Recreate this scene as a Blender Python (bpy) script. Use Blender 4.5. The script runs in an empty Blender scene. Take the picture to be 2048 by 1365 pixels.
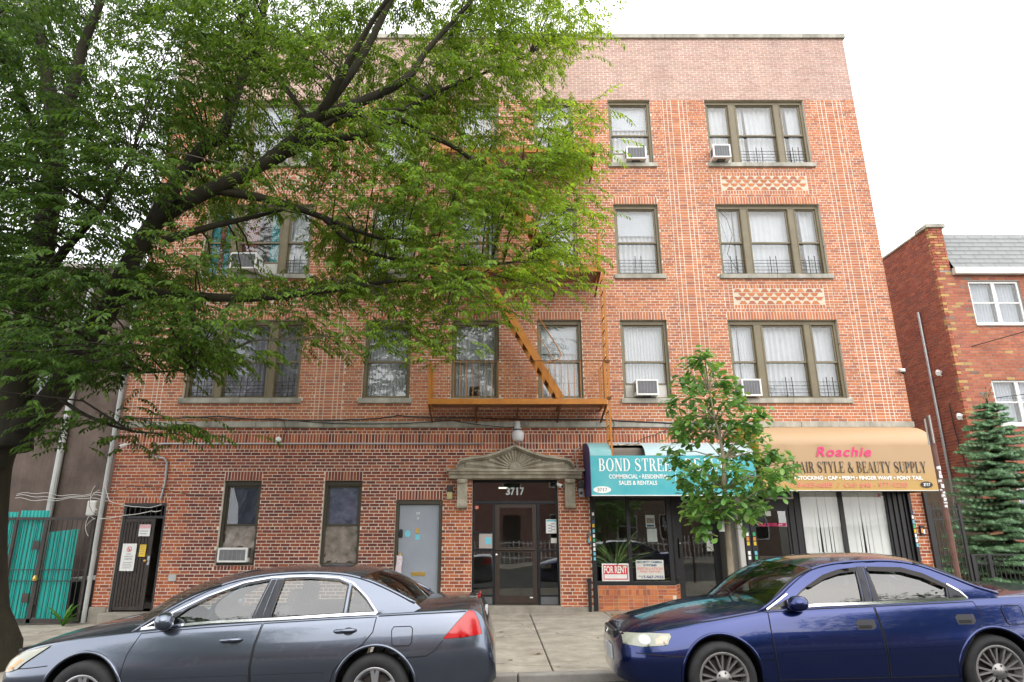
import bpy, bmesh, math, random
import numpy as np
from math import radians as R, sin, cos, pi
from mathutils import Vector, Matrix
from mathutils.geometry import delaunay_2d_cdt
random.seed(7); rng = np.random.default_rng(7)
SC = bpy.context.scene
COL = SC.collection

# ------------------------------------------------------------------ camera
D = 14.45                     # distance from camera to the street wall of the apartment house
cd = bpy.data.cameras.new('camera'); cam = bpy.data.objects.new('camera', cd); COL.objects.link(cam)
cam.location = (0, 0, 1.58); cam.rotation_euler = (R(90 + 16.4), 0, 0)
cd.sensor_width = 36; cd.lens = 22.852; cd.shift_x = 0.0151; cd.clip_end = 3000; cd.clip_start = .05
SC.camera = cam
# ------------------------------------------------------------------ sky: bright overcast
SUN_EL, SUN_ROT = R(40), R(160)
w = bpy.data.worlds.new('World'); SC.world = w; w.use_nodes = True
nt = w.node_tree; nt.nodes.clear()
out = nt.nodes.new('ShaderNodeOutputWorld'); bg = nt.nodes.new('ShaderNodeBackground')
sky = nt.nodes.new('ShaderNodeTexSky'); sky.sky_type = 'NISHITA'; sky.sun_disc = False
sky.sun_elevation = SUN_EL; sky.sun_rotation = SUN_ROT; sky.dust_density = 4; sky.air_density = 1.0
mx = nt.nodes.new('ShaderNodeMix'); mx.data_type = 'RGBA'; mx.inputs[0].default_value = .86
nt.links.new(sky.outputs[0], mx.inputs[6])
tcw = nt.nodes.new('ShaderNodeTexCoord'); nz = nt.nodes.new('ShaderNodeTexNoise'); nz.inputs['Scale'].default_value = 2.2; nz.inputs['Detail'].default_value = 5
nt.links.new(tcw.outputs['Generated'], nz.inputs['Vector'])
rp = nt.nodes.new('ShaderNodeValToRGB')
rp.color_ramp.elements[0].position = .3; rp.color_ramp.elements[0].color = (11.3, 11.6, 12.2, 1)
rp.color_ramp.elements[1].position = .7; rp.color_ramp.elements[1].color = (14.2, 14.2, 14.2, 1)
nt.links.new(nz.outputs['Fac'], rp.inputs[0]); nt.links.new(rp.outputs[0], mx.inputs[7])
nt.links.new(mx.outputs[2], bg.inputs[0]); bg.inputs[1].default_value = .135
nt.links.new(bg.outputs[0], out.inputs[0])
# ------------------------------------------------------------------ sun behind cloud
sd = bpy.data.lights.new('sun', 'SUN'); sun = bpy.data.objects.new('sun', sd); COL.objects.link(sun)
sd.energy = 1.1; sd.angle = R(80); sd.color = (1, .96, .9)
sdir = Vector((sin(SUN_ROT) * cos(SUN_EL), cos(SUN_ROT) * cos(SUN_EL), sin(SUN_EL)))
sun.rotation_euler = sdir.to_track_quat('Z', 'Y').to_euler(); sun.location = (5, -8, 20)
# ------------------------------------------------------------------ exposure
vs = SC.view_settings; vs.view_transform = 'Standard'; vs.look = 'None'; vs.exposure = 0.7; vs.gamma = 1
SC.cycles.max_bounces = 8; SC.cycles.transparent_max_bounces = 16; SC.cycles.diffuse_bounces = 3; SC.cycles.glossy_bounces = 4
SC.cycles.use_denoising = True; SC.cycles.caustics_reflective = False; SC.cycles.caustics_refractive = False
SC.cycles.sample_clamp_indirect = 6

# ================================================================== helpers
TH = R(16.4)
def at(px, py, Y):            # where the sight line through a photo point meets the upright plane at distance Y
    a = (px - 993) / 1300; b = (682.5 - py) / 1300
    dy = cos(TH) - b * sin(TH); dz = sin(TH) + b * cos(TH); t = Y / dy
    return Vector((a * t, Y, 1.58 + dz * t))
def gz(x): return -.03 + .0225 * x           # pavement height: the street climbs to the right
def rz(x): return -.13 + .0235 * x           # road height

def setp(o, label=None, cat=None, group=None, kind=None):
    if label: o['label'] = label
    if cat: o['category'] = cat
    if group: o['group'] = group
    if kind: o['kind'] = kind
    return o
WL = {}
def empty(name, loc=(0, 0, 0), label=None, cat=None, group=None, parent=None):
    o = bpy.data.objects.new(name, None); COL.objects.link(o); o.empty_display_size = .2
    o.location = loc
    if parent is not None:
        o.parent = parent; o.matrix_parent_inverse = Matrix.Translation(-WL.get(parent.name, Vector((0, 0, 0))))
    WL[o.name] = Vector(loc)
    return setp(o, label, cat, group)
def mkobj(name, me, parent=None, label=None, cat=None, group=None, kind=None):
    o = bpy.data.objects.new(name, me); COL.objects.link(o)
    if parent is not None:
        o.parent = parent; o.matrix_parent_inverse = Matrix.Translation(-WL.get(parent.name, Vector((0, 0, 0))))
    WL[o.name] = Vector((0, 0, 0))
    return setp(o, label, cat, group, kind)

class MB:
    """collects shapes for ONE mesh object"""
    def __init__(s): s.v = []; s.f = []; s.m = []; s.mi = 0
    def add(s, vs, fs):
        b = len(s.v); s.v += [tuple(p) for p in vs]
        for f in fs: s.f.append(tuple(i + b for i in f)); s.m.append(s.mi)
        return s
    def box(s, x0, x1, y0, y1, z0, z1):
        return s.add([(x0, y0, z0), (x1, y0, z0), (x1, y1, z0), (x0, y1, z0), (x0, y0, z1), (x1, y0, z1), (x1, y1, z1), (x0, y1, z1)],
                     [(0, 3, 2, 1), (4, 5, 6, 7), (0, 1, 5, 4), (1, 2, 6, 5), (2, 3, 7, 6), (3, 0, 4, 7)])
    def cbox(s, c, d, rot=None):
        hx, hy, hz = d[0] / 2, d[1] / 2, d[2] / 2; c = Vector(c)
        P = [Vector(p) for p in ((-hx, -hy, -hz), (hx, -hy, -hz), (hx, hy, -hz), (-hx, hy, -hz), (-hx, -hy, hz), (hx, -hy, hz), (hx, hy, hz), (-hx, hy, hz))]
        if rot is not None: P = [rot @ p for p in P]
        return s.add([c + p for p in P], [(0, 3, 2, 1), (4, 5, 6, 7), (0, 1, 5, 4), (1, 2, 6, 5), (2, 3, 7, 6), (3, 0, 4, 7)])
    def prism(s, poly, y0, y1):         # polygon in x,z pushed from y0 to y1
        n = len(poly); vs = [(p[0], y0, p[1]) for p in poly] + [(p[0], y1, p[1]) for p in poly]
        fs = [tuple(range(n))[::-1], tuple(range(n, 2 * n))] + [(i, (i + 1) % n, n + (i + 1) % n, n + i) for i in range(n)]
        return s.add(vs, fs)
    def prismx(s, poly, x0, x1):        # polygon in y,z pushed from x0 to x1
        n = len(poly); vs = [(x0, p[0], p[1]) for p in poly] + [(x1, p[0], p[1]) for p in poly]
        fs = [tuple(range(n))[::-1], tuple(range(n, 2 * n))] + [(i, (i + 1) % n, n + (i + 1) % n, n + i) for i in range(n)]
        return s.add(vs, fs)
    def tube(s, path, r, n=6, cap=True):
        path = [Vector(p) for p in path]; k = len(path)
        rr = r if hasattr(r, '__len__') else [r] * k
        up = Vector((0, 0, 1)); prev = None; vs = []
        for i, p in enumerate(path):
            t = (path[min(i + 1, k - 1)] - path[max(i - 1, 0)])
            t = t.normalized() if t.length > 1e-9 else Vector((0, 0, 1))
            if prev is None:
                a = t.orthogonal().normalized()
            else:
                a = prev - t * prev.dot(t); a = a.normalized() if a.length > 1e-6 else t.orthogonal().normalized()
            prev = a; b = t.cross(a)
            for j in range(n):
                g = 2 * pi * j / n; vs.append(p + (a * cos(g) + b * sin(g)) * rr[i])
        fs = [(i * n + j, i * n + (j + 1) % n, (i + 1) * n + (j + 1) % n, (i + 1) * n + j) for i in range(k - 1) for j in range(n)]
        if cap: fs += [tuple(range(n))[::-1], tuple(range((k - 1) * n, k * n))]
        return s.add(vs, fs)
    def bar(s, a, b, w=.02, h=None):
        a = Vector(a); b = Vector(b); h = h or w; t = (b - a).normalized()
        u = Vector((0, 1, 0)) if abs(t.y) < .9 else Vector((1, 0, 0))
        p = t.cross(u).normalized(); q = t.cross(p).normalized()
        vs = []
        for c in (a, b):
            for (i, j) in ((-1, -1), (1, -1), (1, 1), (-1, 1)): vs.append(c + p * i * w / 2 + q * j * h / 2)
        return s.add(vs, [(0, 3, 2, 1), (4, 5, 6, 7), (0, 1, 5, 4), (1, 2, 6, 5), (2, 3, 7, 6), (3, 0, 4, 7)])
    def lathe(s, prof, n=24, axis='z', c=(0, 0, 0), cap=True):
        k = len(prof); vs = []
        for (r, h) in prof:
            for j in range(n):
                g = 2 * pi * j / n; x, y = r * cos(g), r * sin(g)
                p = (x, y, h) if axis == 'z' else ((x, h, y) if axis == 'y' else (h, x, y))
                vs.append((p[0] + c[0], p[1] + c[1], p[2] + c[2]))
        fs = [(i * n + j, i * n + (j + 1) % n, (i + 1) * n + (j + 1) % n, (i + 1) * n + j) for i in range(k - 1) for j in range(n)]
        if cap: fs += [tuple(range(n))[::-1], tuple(range((k - 1) * n, k * n))]
        return s.add(vs, fs)
    def grid(s, pts):                   # pts[i][j]
        n, m = len(pts), len(pts[0])
        return s.add([p for r in pts for p in r], [(i * m + j, i * m + j + 1, (i + 1) * m + j + 1, (i + 1) * m + j) for i in range(n - 1) for j in range(m - 1)])
    def mesh(s, name, mats):
        me = bpy.data.meshes.new(name); me.from_pydata(s.v, [], s.f); 
        for m in (mats if isinstance(mats, (list, tuple)) else [mats]): me.materials.append(m)
        if any(s.m): me.polygons.foreach_set('material_index', s.m)
        me.update(); return me
    def build(s, name, mats, parent=None, smooth=False, bevel=0, label=None, cat=None, group=None, kind=None, fix=True):
        me = s.mesh(name, mats)
        if fix:
            bm = bmesh.new(); bm.from_mesh(me); bmesh.ops.recalc_face_normals(bm, faces=bm.faces); bm.to_mesh(me); bm.free()
        if smooth: me.shade_smooth()
        o = mkobj(name, me, parent, label, cat, group, kind)
        if bevel:
            b = o.modifiers.new('bevel', 'BEVEL'); b.width = bevel; b.segments = 2; b.limit_method = 'ANGLE'; b.angle_limit = R(40)
        return o
def bx(name, m, parent, x0, x1, y0, y1, z0, z1, bevel=0, **k):
    return MB().box(x0, x1, y0, y1, z0, z1).build(name, m, parent, bevel=bevel, **k)

def inpoly(x, y, poly):
    c = False; n = len(poly); j = n - 1
    for i in range(n):
        xi, yi = poly[i][0], poly[i][1]; xj, yj = poly[j][0], poly[j][1]
        if (yi > y) != (yj > y) and x < (xj - xi) * (y - yi) / (yj - yi + 1e-12) + xi: c = not c
        j = i
    return c
def patch(poly, f, step=.05, holes=(), thick=0):
    """triangulate a flat outline (with holes) and lift it with f(u,v)->Vector"""
    P = []; E = []
    for ring in [poly] + list(holes):
        b = len(P); n = 0
        for i in range(len(ring)):
            a = Vector(ring[i]); c = Vector(ring[(i + 1) % len(ring)]); k = max(1, int((c - a).length / step))
            for q in range(k): P.append(a + (c - a) * (q / k)); n += 1
        E += [(b + i, b + (i + 1) % n) for i in range(n)]
    x0 = min(p.x for p in P); x1 = max(p.x for p in P); y0 = min(p.y for p in P); y1 = max(p.y for p in P)
    B = list(P); nx = int((x1 - x0) / step) + 1; ny = int((y1 - y0) / step) + 1
    for i in range(nx):
        for j in range(ny):
            x = x0 + (i + .5) * step; y = y0 + (j + .5) * step
            if inpoly(x, y, poly) and not any(inpoly(x, y, h) for h in holes) and min((p.x - x) ** 2 + (p.y - y) ** 2 for p in P) > (.5 * step) ** 2:
                B.append(Vector((x, y)))
    V, _, F, _, _, _ = delaunay_2d_cdt(B, E, [], 0, 1e-6)
    fs = []
    for t in F:
        cx_ = sum(V[i].x for i in t) / 3; cy_ = sum(V[i].y for i in t) / 3
        if inpoly(cx_, cy_, poly) and not any(inpoly(cx_, cy_, h) for h in holes): fs.append(tuple(t))
    return [f(p.x, p.y) for p in V], fs

def lerp_tab(T, x):
    if x <= T[0][0]: return T[0][1]
    for i in range(len(T) - 1):
        if x <= T[i + 1][0]:
            x0, y0 = T[i]; x1, y1 = T[i + 1]; t = (x - x0) / (x1 - x0)
            m0 = (y1 - T[i - 1][1]) / (x1 - T[i - 1][0]) if i > 0 else (y1 - y0) / (x1 - x0)
            m1 = (T[i + 2][1] - y0) / (T[i + 2][0] - x0) if i + 2 < len(T) else (y1 - y0) / (x1 - x0)
            h = x1 - x0; a, b = t * t, t * t * t
            return (2 * b - 3 * a + 1) * y0 + (b - 2 * a + t) * h * m0 + (-2 * b + 3 * a) * y1 + (b - a) * h * m1
    return T[-1][1]
# ================================================================== materials
def mat(name, col, rough=.6, var=.15, vscale=5., bump=0., bscale=60., metal=0., coat=0., spec=.5, col2=None, stretch=(1, 1, 1), attr=None, objcol=False, trans=0., emit=None, estr=0, tcol=(1, 1, 1), grime=0.):
    m = bpy.data.materials.new(name); m.use_nodes = True; n = m.node_tree; N = n.nodes; L = n.links
    b = N['Principled BSDF']; b.inputs['Roughness'].default_value = rough; b.inputs['Metallic'].default_value = metal
    b.inputs['Coat Weight'].default_value = coat; b.inputs['Coat Roughness'].default_value = .04; b.inputs['Specular IOR Level'].default_value = spec
    tc = N.new('ShaderNodeTexCoord'); mp = N.new('ShaderNodeMapping'); mp.inputs['Scale'].default_value = stretch
    L.new(tc.outputs['Object'], mp.inputs[0])
    nz = N.new('ShaderNodeTexNoise'); nz.inputs['Scale'].default_value = vscale; nz.inputs['Detail'].default_value = 7; nz.inputs['Roughness'].default_value = .65
    L.new(mp.outputs[0], nz.inputs['Vector'])
    rp = N.new('ShaderNodeValToRGB'); e = rp.color_ramp.elements; e[0].position = .3; e[1].position = .7
    c = Vector(col)
    if attr or objcol:
        if attr: a = N.new('ShaderNodeAttribute'); a.attribute_name = attr; src = a.outputs['Color']
        else: a = N.new('ShaderNodeObjectInfo'); src = a.outputs['Color']
        e[0].color = (1 - var,) * 3 + (1,); e[1].color = (1 + var,) * 3 + (1,)
        mm = N.new('ShaderNodeMix'); mm.data_type = 'RGBA'; mm.blend_type = 'MULTIPLY'; mm.inputs[0].default_value = 1
        L.new(src, mm.inputs[6]); L.new(nz.outputs['Fac'], rp.inputs[0]); L.new(rp.outputs[0], mm.inputs[7]); csock = mm.outputs[2]
    else:
        c2 = Vector(col2) if col2 else c * (1 + var); c1 = c if col2 else c * (1 - var)
        e[0].color = tuple(c1) + (1,); e[1].color = tuple(c2) + (1,)
        L.new(nz.outputs['Fac'], rp.inputs[0]); csock = rp.outputs[0]
    if grime:
        gm = N.new('ShaderNodeMapping'); gm.inputs['Scale'].default_value = (1.6, 1.6, .22); L.new(tc.outputs['Object'] if not objcol else N.new('ShaderNodeNewGeometry').outputs['Position'], gm.inputs[0])
        gn = N.new('ShaderNodeTexNoise'); gn.inputs['Scale'].default_value = 1.1; gn.inputs['Detail'].default_value = 8; gn.inputs['Roughness'].default_value = .7; L.new(gm.outputs[0], gn.inputs[0])
        gr = N.new('ShaderNodeMapRange'); gr.inputs[1].default_value = .38; gr.inputs[2].default_value = .62; gr.inputs[3].default_value = 1 - grime; gr.inputs[4].default_value = 1 + grime * .25; L.new(gn.outputs['Fac'], gr.inputs[0])
        gx = N.new('ShaderNodeMix'); gx.data_type = 'RGBA'; gx.blend_type = 'MULTIPLY'; gx.inputs[0].default_value = 1; L.new(csock, gx.inputs[6]); L.new(gr.outputs[0], gx.inputs[7]); csock = gx.outputs[2]
    L.new(csock, b.inputs['Base Color'])
    if bump:
        bz = N.new('ShaderNodeTexNoise'); bz.inputs['Scale'].default_value = bscale; bz.inputs['Detail'].default_value = 5
        L.new(mp.outputs[0], bz.inputs['Vector'])
        bp = N.new('ShaderNodeBump'); bp.inputs['Strength'].default_value = bump; bp.inputs['Distance'].default_value = .01
        L.new(bz.outputs['Fac'], bp.inputs['Height']); L.new(bp.outputs[0], b.inputs['Normal'])
    if trans:
        tl = N.new('ShaderNodeBsdfTranslucent'); tm = N.new('ShaderNodeMix'); tm.data_type = 'RGBA'; tm.blend_type = 'MULTIPLY'; tm.inputs[0].default_value = 1; tm.inputs[7].default_value = (*tcol, 1); L.new(csock, tm.inputs[6]); L.new(tm.outputs[2], tl.inputs[0]); ms = N.new('ShaderNodeMixShader'); ms.inputs[0].default_value = trans
        L.new(b.outputs[0], ms.inputs[1]); L.new(tl.outputs[0], ms.inputs[2]); L.new(ms.outputs[0], N['Material Output'].inputs[0])
    if emit:
        b.inputs['Emission Color'].default_value = tuple(emit) + (1,); b.inputs['Emission Strength'].default_value = estr
    return m
def glass(name, tint=(.9, .95, .93), ior=1.7, rough=0., dirt=.0, wave=.06):
    m = bpy.data.materials.new(name); m.use_nodes = True; n = m.node_tree; N = n.nodes; L = n.links; N.remove(N['Principled BSDF'])
    tr = N.new('ShaderNodeBsdfTransparent'); tr.inputs[0].default_value = tuple(tint) + (1,)
    gl = N.new('ShaderNodeBsdfGlossy'); gl.inputs['Roughness'].default_value = rough
    f0 = ((ior - 1) / (ior + 1)) ** 2
    lw = N.new('ShaderNodeLayerWeight'); lw.inputs[0].default_value = .5
    pw = N.new('ShaderNodeMath'); pw.operation = 'POWER'; pw.inputs[1].default_value = 5; L.new(lw.outputs['Facing'], pw.inputs[0])
    fr = N.new('ShaderNodeMath'); fr.operation = 'MULTIPLY_ADD'; fr.inputs[1].default_value = 1 - f0; fr.inputs[2].default_value = f0; L.new(pw.outputs[0], fr.inputs[0])
    tc = N.new('ShaderNodeTexCoord'); nz = N.new('ShaderNodeTexNoise'); nz.inputs['Scale'].default_value = 1.6; nz.inputs['Detail'].default_value = 1
    L.new(tc.outputs['Object'], nz.inputs['Vector'])
    bp = N.new('ShaderNodeBump'); bp.inputs['Strength'].default_value = wave; bp.inputs['Distance'].default_value = .02
    L.new(nz.outputs['Fac'], bp.inputs['Height']); L.new(bp.outputs[0], gl.inputs['Normal'])
    mxs = N.new('ShaderNodeMixShader'); L.new(fr.outputs[0], mxs.inputs[0]); L.new(tr.outputs[0], mxs.inputs[1]); L.new(gl.outputs[0], mxs.inputs[2])
    last = mxs.outputs[0]
    if dirt:
        df = N.new('ShaderNodeBsdfDiffuse'); df.inputs[0].default_value = (.6, .6, .58, 1); m2 = N.new('ShaderNodeMixShader')
        nd = N.new('ShaderNodeTexNoise'); nd.inputs['Scale'].default_value = 5; nd.inputs['Detail'].default_value = 8; L.new(tc.outputs['Object'], nd.inputs['Vector'])
        mr = N.new('ShaderNodeMapRange'); mr.inputs[1].default_value = .35; mr.inputs[2].default_value = .75; mr.inputs[3].default_value = dirt * .3; mr.inputs[4].default_value = dirt
        L.new(nd.outputs['Fac'], mr.inputs[0]); L.new(mr.outputs[0], m2.inputs[0]); L.new(last, m2.inputs[1]); L.new(df.outputs[0], m2.inputs[2]); last = m2.outputs[0]
    L.new(last, N['Material Output'].inputs[0]); return m
M = {}
M['brick_col'] = mat('brick_field', (.3, .1, .07), .85, .12, 9, .25, 55, attr='Col', spec=.25, grime=.09)
M['brick_obj'] = mat('brick_single', (.3, .1, .07), .85, .18, 9, .25, 55, objcol=True, spec=.25, grime=.10)
M['mortar'] = mat('mortar', (.67, .59, .48), .95, .12, 1.3, .3, 70, col2=(.79, .73, .64), spec=.1, grime=.15)
M['limestone'] = mat('limestone', (.25, .24, .20), .9, .3, 3.5, .35, 30, col2=(.52, .50, .44), stretch=(1, 1, .5), spec=.2, grime=.2)
M['pedstone'] = mat('carved_limestone', (.20, .175, .13), .9, .3, 4, .4, 40, col2=(.46, .42, .34), stretch=(1, 1, .45), spec=.2)
M['frame'] = mat('olive_window_paint', (.165, .135, .078), .5, .15, 3, .08, 40)
M['frame_dk'] = mat('dark_olive_window_paint', (.05, .043, .028), .5, .15, 3, .08, 40)
M['black'] = mat('black_paint', (.012, .012, .014), .4, .3, 6, .05, 40)
M['rust_black'] = mat('weathered_black_iron', (.016, .014, .014), .6, .3, 8, .2, 60, col2=(.05, .035, .028))
M['orange'] = mat('orange_iron_paint', (.38, .13, .012), .6, .2, 5, .25, 40, col2=(.52, .20, .02))
M['rust'] = mat('rusty_iron', (.09, .035, .018), .85, .3, 12, .3, 50, col2=(.2, .08, .03))
M['dark_int'] = mat('dark_interior', (.03, .028, .026), .9, .3, 2)
M['int_wall'] = mat('interior_wall', (.22, .20, .18), .9, .2, 2)
M['glass'] = glass('window_glass', (.92, .94, .95), 1.62, 0, .03)
M['glass_shop'] = glass('shop_glass', (.86, .89, .88), 1.9)
M['glass_car'] = glass('car_glass', (.66, .76, .72), 2.1, wave=0)
M['glass_tint'] = glass('tinted_car_glass', (.22, .24, .24), 2.15, wave=0); M['glass_clear'] = glass('clear_shop_glass', (.97, .98, .98), 1.45)
M['white'] = mat('white_paint', (.74, .74, .72), .5, .06, 3)
M['offwhite'] = mat('aged_white', (.58, .57, .53), .6, .12, 4, .1)
M['curtain'] = mat('white_curtain', (.72, .71, .73), .9, .05, 3, trans=.25)
M['shade'] = mat('grey_white_blind', (.62, .63, .67), .9, .05, 2, trans=.25)
M['lace'] = mat('lilac_lace', (.30, .27, .33), .9, .3, 22, col2=(.62, .58, .64), trans=.3)
M['teal_cloth'] = mat('teal_cloth', (.03, .42, .45), .9, .15, 4, trans=.3)
M['red_cloth'] = mat('rust_red_cloth', (.32, .07, .035), .9, .25, 6, trans=.3)
M['pvc'] = mat('grey_pipe', (.42, .43, .42), .55, .12, 3)
M['steel'] = mat('galvanised', (.38, .39, .40), .42, .12, 6, metal=.75)
M['chrome'] = mat('chrome', (.78, .78, .8), .12, .02, 3, metal=1)
M['wire_blk'] = mat('black_cable', (.012, .012, .012), .6, .2)
M['wire_wht'] = mat('white_cable', (.6, .58, .55), .6, .1)
M['grille_dk'] = mat('dark_grille', (.10, .10, .11), .6, .1)
M['grille_gr'] = mat('grey_grille', (.30, .30, .32), .6, .1)
def letters_mat(n, c, r=.5): M[n] = mat(n, c, r, .04, 3)
for n, c in (('t_white', (.82, .82, .8)), ('t_black', (.015, .013, .012)), ('t_red', (.6, .02, .03)), ('t_pink', (.75, .03, .16)), ('t_fadepink', (.66, .20, .16)), ('t_blue', (.03, .05, .16)), ('t_navy', (.02, .10, .2)), ('t_grey', (.22, .23, .24)), ('yellow', (.75, .5, .02)), ('t_cyan', (.15, .5, .62)), ('t_silver', (.5, .55, .55)), ('t_green', (.05, .4, .16)), ('t_orange', (.75, .28, .04))): letters_mat(n, c)
# ================================================================== ground, road, kerb, pavement
M['asphalt'] = mat('asphalt', (.035, .035, .036), .9, .3, 3, .6, 120, col2=(.065, .064, .062))
M['earth'] = mat('ground_earth', (.06, .055, .04), .95, .3, 2)
M['concrete'] = mat('pavement_concrete', (.33, .295, .24), .95, .2, 2.3, .45, 90, col2=(.46, .42, .35), spec=.2, grime=.25)
M['concrete_d'] = mat('old_concrete', (.20, .18, .15), .95, .25, 2.5, .4, 60, col2=(.36, .33, .28), spec=.2)
M['kerb'] = mat('kerb_concrete', (.20, .19, .17), .95, .2, 4, .4, 60, col2=(.32, .30, .27))
M['soil'] = mat('soil', (.035, .024, .016), 1, .4, 12, .8, 40, col2=(.07, .045, .03))
MB().add([(-600, -600, rz(-600) - .06), (600, -600, rz(600) - .06), (600, 600, rz(600) - .06), (-600, 600, rz(-600) - .06)], [(0, 1, 2, 3)]).build('ground', M['earth'], kind='structure')
MB().add([(-120, -3.2, rz(-120)), (120, -3.2, rz(120)), (120, 8.46, rz(120)), (-120, 8.46, rz(-120))], [(0, 1, 2, 3)]).build('road', M['asphalt'], kind='structure')
def slope_box(x0, x1, y0, y1, zt, th, ft=gz):
    return MB().add([(x0, y0, ft(x0) + zt - th), (x1, y0, ft(x1) + zt - th), (x1, y1, ft(x1) + zt - th), (x0, y1, ft(x0) + zt - th), (x0, y0, ft(x0) + zt), (x1, y0, ft(x1) + zt), (x1, y1, ft(x1) + zt), (x0, y1, ft(x0) + zt)],
                     [(0, 3, 2, 1), (4, 5, 6, 7), (0, 1, 5, 4), (1, 2, 6, 5), (2, 3, 7, 6), (3, 0, 4, 7)])
kerb = empty('kerb', (0, 8.5, 0)); kerb['kind'] = 'structure'
for i in range(10):
    x0 = -15 + i * 3.05
    slope_box(x0 + .006, x0 + 3.044, 8.44, 8.60, 0, .22).build('kerb_stone', M['kerb'], kerb, bevel=.02)
def spots(m):      # old gum and drip marks
    N = m.node_tree.nodes; L = m.node_tree.links; b = N['Principled BSDF']; src = b.inputs['Base Color'].links[0].from_socket
    tc = N.new('ShaderNodeTexCoord'); vo = N.new('ShaderNodeTexVoronoi'); vo.inputs['Scale'].default_value = 5.5; L.new(tc.outputs['Object'], vo.inputs['Vector'])
    mr = N.new('ShaderNodeMapRange'); mr.inputs[1].default_value = .055; mr.inputs[2].default_value = .10; mr.inputs[3].default_value = .55; mr.inputs[4].default_value = 1; L.new(vo.outputs['Distance'], mr.inputs[0])
    vc = N.new('ShaderNodeTexVoronoi'); vc.feature = 'DISTANCE_TO_EDGE'; vc.inputs['Scale'].default_value = .55; nd = N.new('ShaderNodeTexNoise'); nd.inputs['Scale'].default_value = 3; mv = N.new('ShaderNodeMix'); mv.data_type = 'VECTOR'; mv.inputs[0].default_value = .22; L.new(tc.outputs['Object'], mv.inputs[4]); L.new(tc.outputs['Object'], nd.inputs['Vector']); L.new(nd.outputs['Color'], mv.inputs[5]); L.new(mv.outputs[1], vc.inputs['Vector'])
    m2 = N.new('ShaderNodeMapRange'); m2.inputs[1].default_value = .001; m2.inputs[2].default_value = .007; m2.inputs[3].default_value = .6; m2.inputs[4].default_value = 1; L.new(vc.outputs['Distance'], m2.inputs[0])
    mm = N.new('ShaderNodeMath'); mm.operation = 'MULTIPLY'; L.new(mr.outputs[0], mm.inputs[0]); L.new(m2.outputs[0], mm.inputs[1])
    mx_ = N.new('ShaderNodeMix'); mx_.data_type = 'RGBA'; mx_.blend_type = 'MULTIPLY'; mx_.inputs[0].default_value = 1; L.new(src, mx_.inputs[6]); L.new(mm.outputs[0], mx_.inputs[7]); L.new(mx_.outputs[2], b.inputs['Base Color'])
spots(M['concrete'])
pav = slope_box(-60, 60, 8.60, 30, -.035, .1).build('pavement', M['soil'], kind='structure')
ys = [8.612, 10.1, 11.56, 13.02, 14.44]
for i in range(20):
    x0 = -14.52 + i * 1.52
    for j in range(4):
        if (j == 0 and (abs(x0 + .76 + 7.68) < .3 or abs(x0 + .76 - 2.96) < .3)): continue      # tree pits
        g = .008; d = rng.uniform(-.004, .004)
        o = slope_box(x0 + g, x0 + 1.52 - g, ys[j] + g, ys[j + 1] - g, d, .12).build('paving_slab', M['concrete'], pav, bevel=.012)
slope_box(-60, 60, -7.2, -3.2, .0, .2).build('far_pavement', M['concrete'], kind='structure')

# ================================================================== apartment house
XL, XR = -8.39, 9.29; CZ = .0684; ZG = 6.35; J = .0146
apt = empty('apartment_building', (.45, D, 0), 'four storey red brick apartment house with olive window frames and flat parapet', 'apartment house')
SILLH = .115
FL = [ZG, ZG + 44 * CZ, ZG + 88 * CZ]                    # window heads of the upper floors
COLW = {'L': (-7.10, -4.49), 'S': (-3.05, -1.98), 'A': (-1.03, .05), 'B': (.95, 1.97), 'N': (2.885, 3.97), 'R': (5.40, 7.96)}
wins = []
for fi, zh in enumerate(FL):
    zb = zh - 29 * CZ
    for k, (a, b) in COLW.items(): wins.append((k, fi + 2, a, b, zb + SILLH, zh))
GZ0, GZ1 = ZG - 79.5 * CZ, ZG - 54 * CZ
wins.append(('G1', 1, -5.93, -5.115, .915, GZ1)); wins.append(('G2', 1, -3.745, -2.925, .915, GZ1))
openings = [(a, b, z0, z1) for (_, _, a, b, z0, z1) in wins]
LD = (-8.03, -7.115, .0, ZG - 60.5 * CZ + CZ * .5 - CZ * 1); GD = (-2.165, -1.17, .14, ZG - 60 * CZ); EN = (-.52, 1.33, .125, 2.685)
BO = (2.02, 5.0, -.2, 3.42); SA = (5.0, 8.93, -.2, 3.42)
openings += [LD, GD, EN, BO, SA]
ZTOP = 14.28; ZBASE = .10
# --- backing wall of mortar with real openings
def holed_wall(mb, x0, x1, z0, z1, ops, y, inset=.006, depth=.16):
    O = [(a - inset, b + inset, c - inset, d + inset) for a, b, c, d in ops]
    xs = sorted({x0, x1, *[v for o in O for v in o[:2] if x0 < v < x1]}); zs = sorted({z0, z1, *[v for o in O for v in o[2:] if z0 < v < z1]})
    for i in range(len(xs) - 1):
        for j in range(len(zs) - 1):
            mx_, mz_ = (xs[i] + xs[i + 1]) / 2, (zs[j] + zs[j + 1]) / 2
            if any(o[0] < mx_ < o[1] and o[2] < mz_ < o[3] for o in O): continue
            mb.add([(xs[i], y, zs[j]), (xs[i + 1], y, zs[j]), (xs[i + 1], y, zs[j + 1]), (xs[i], y, zs[j + 1])], [(0, 1, 2, 3)])
    for a, b, c, d in O:
        y1 = y + depth
        mb.add([(a, y, c), (a, y1, c), (a, y1, d), (a, y, d)], [(0, 1, 2, 3)]).add([(b, y, c), (b, y1, c), (b, y1, d), (b, y, d)], [(0, 3, 2, 1)])
        mb.add([(a, y, d), (b, y, d), (b, y1, d), (a, y1, d)], [(0, 1, 2, 3)]).add([(a, y, c), (b, y, c), (b, y1, c), (a, y1, c)], [(0, 3, 2, 1)])
YB = D + .0045
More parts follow.
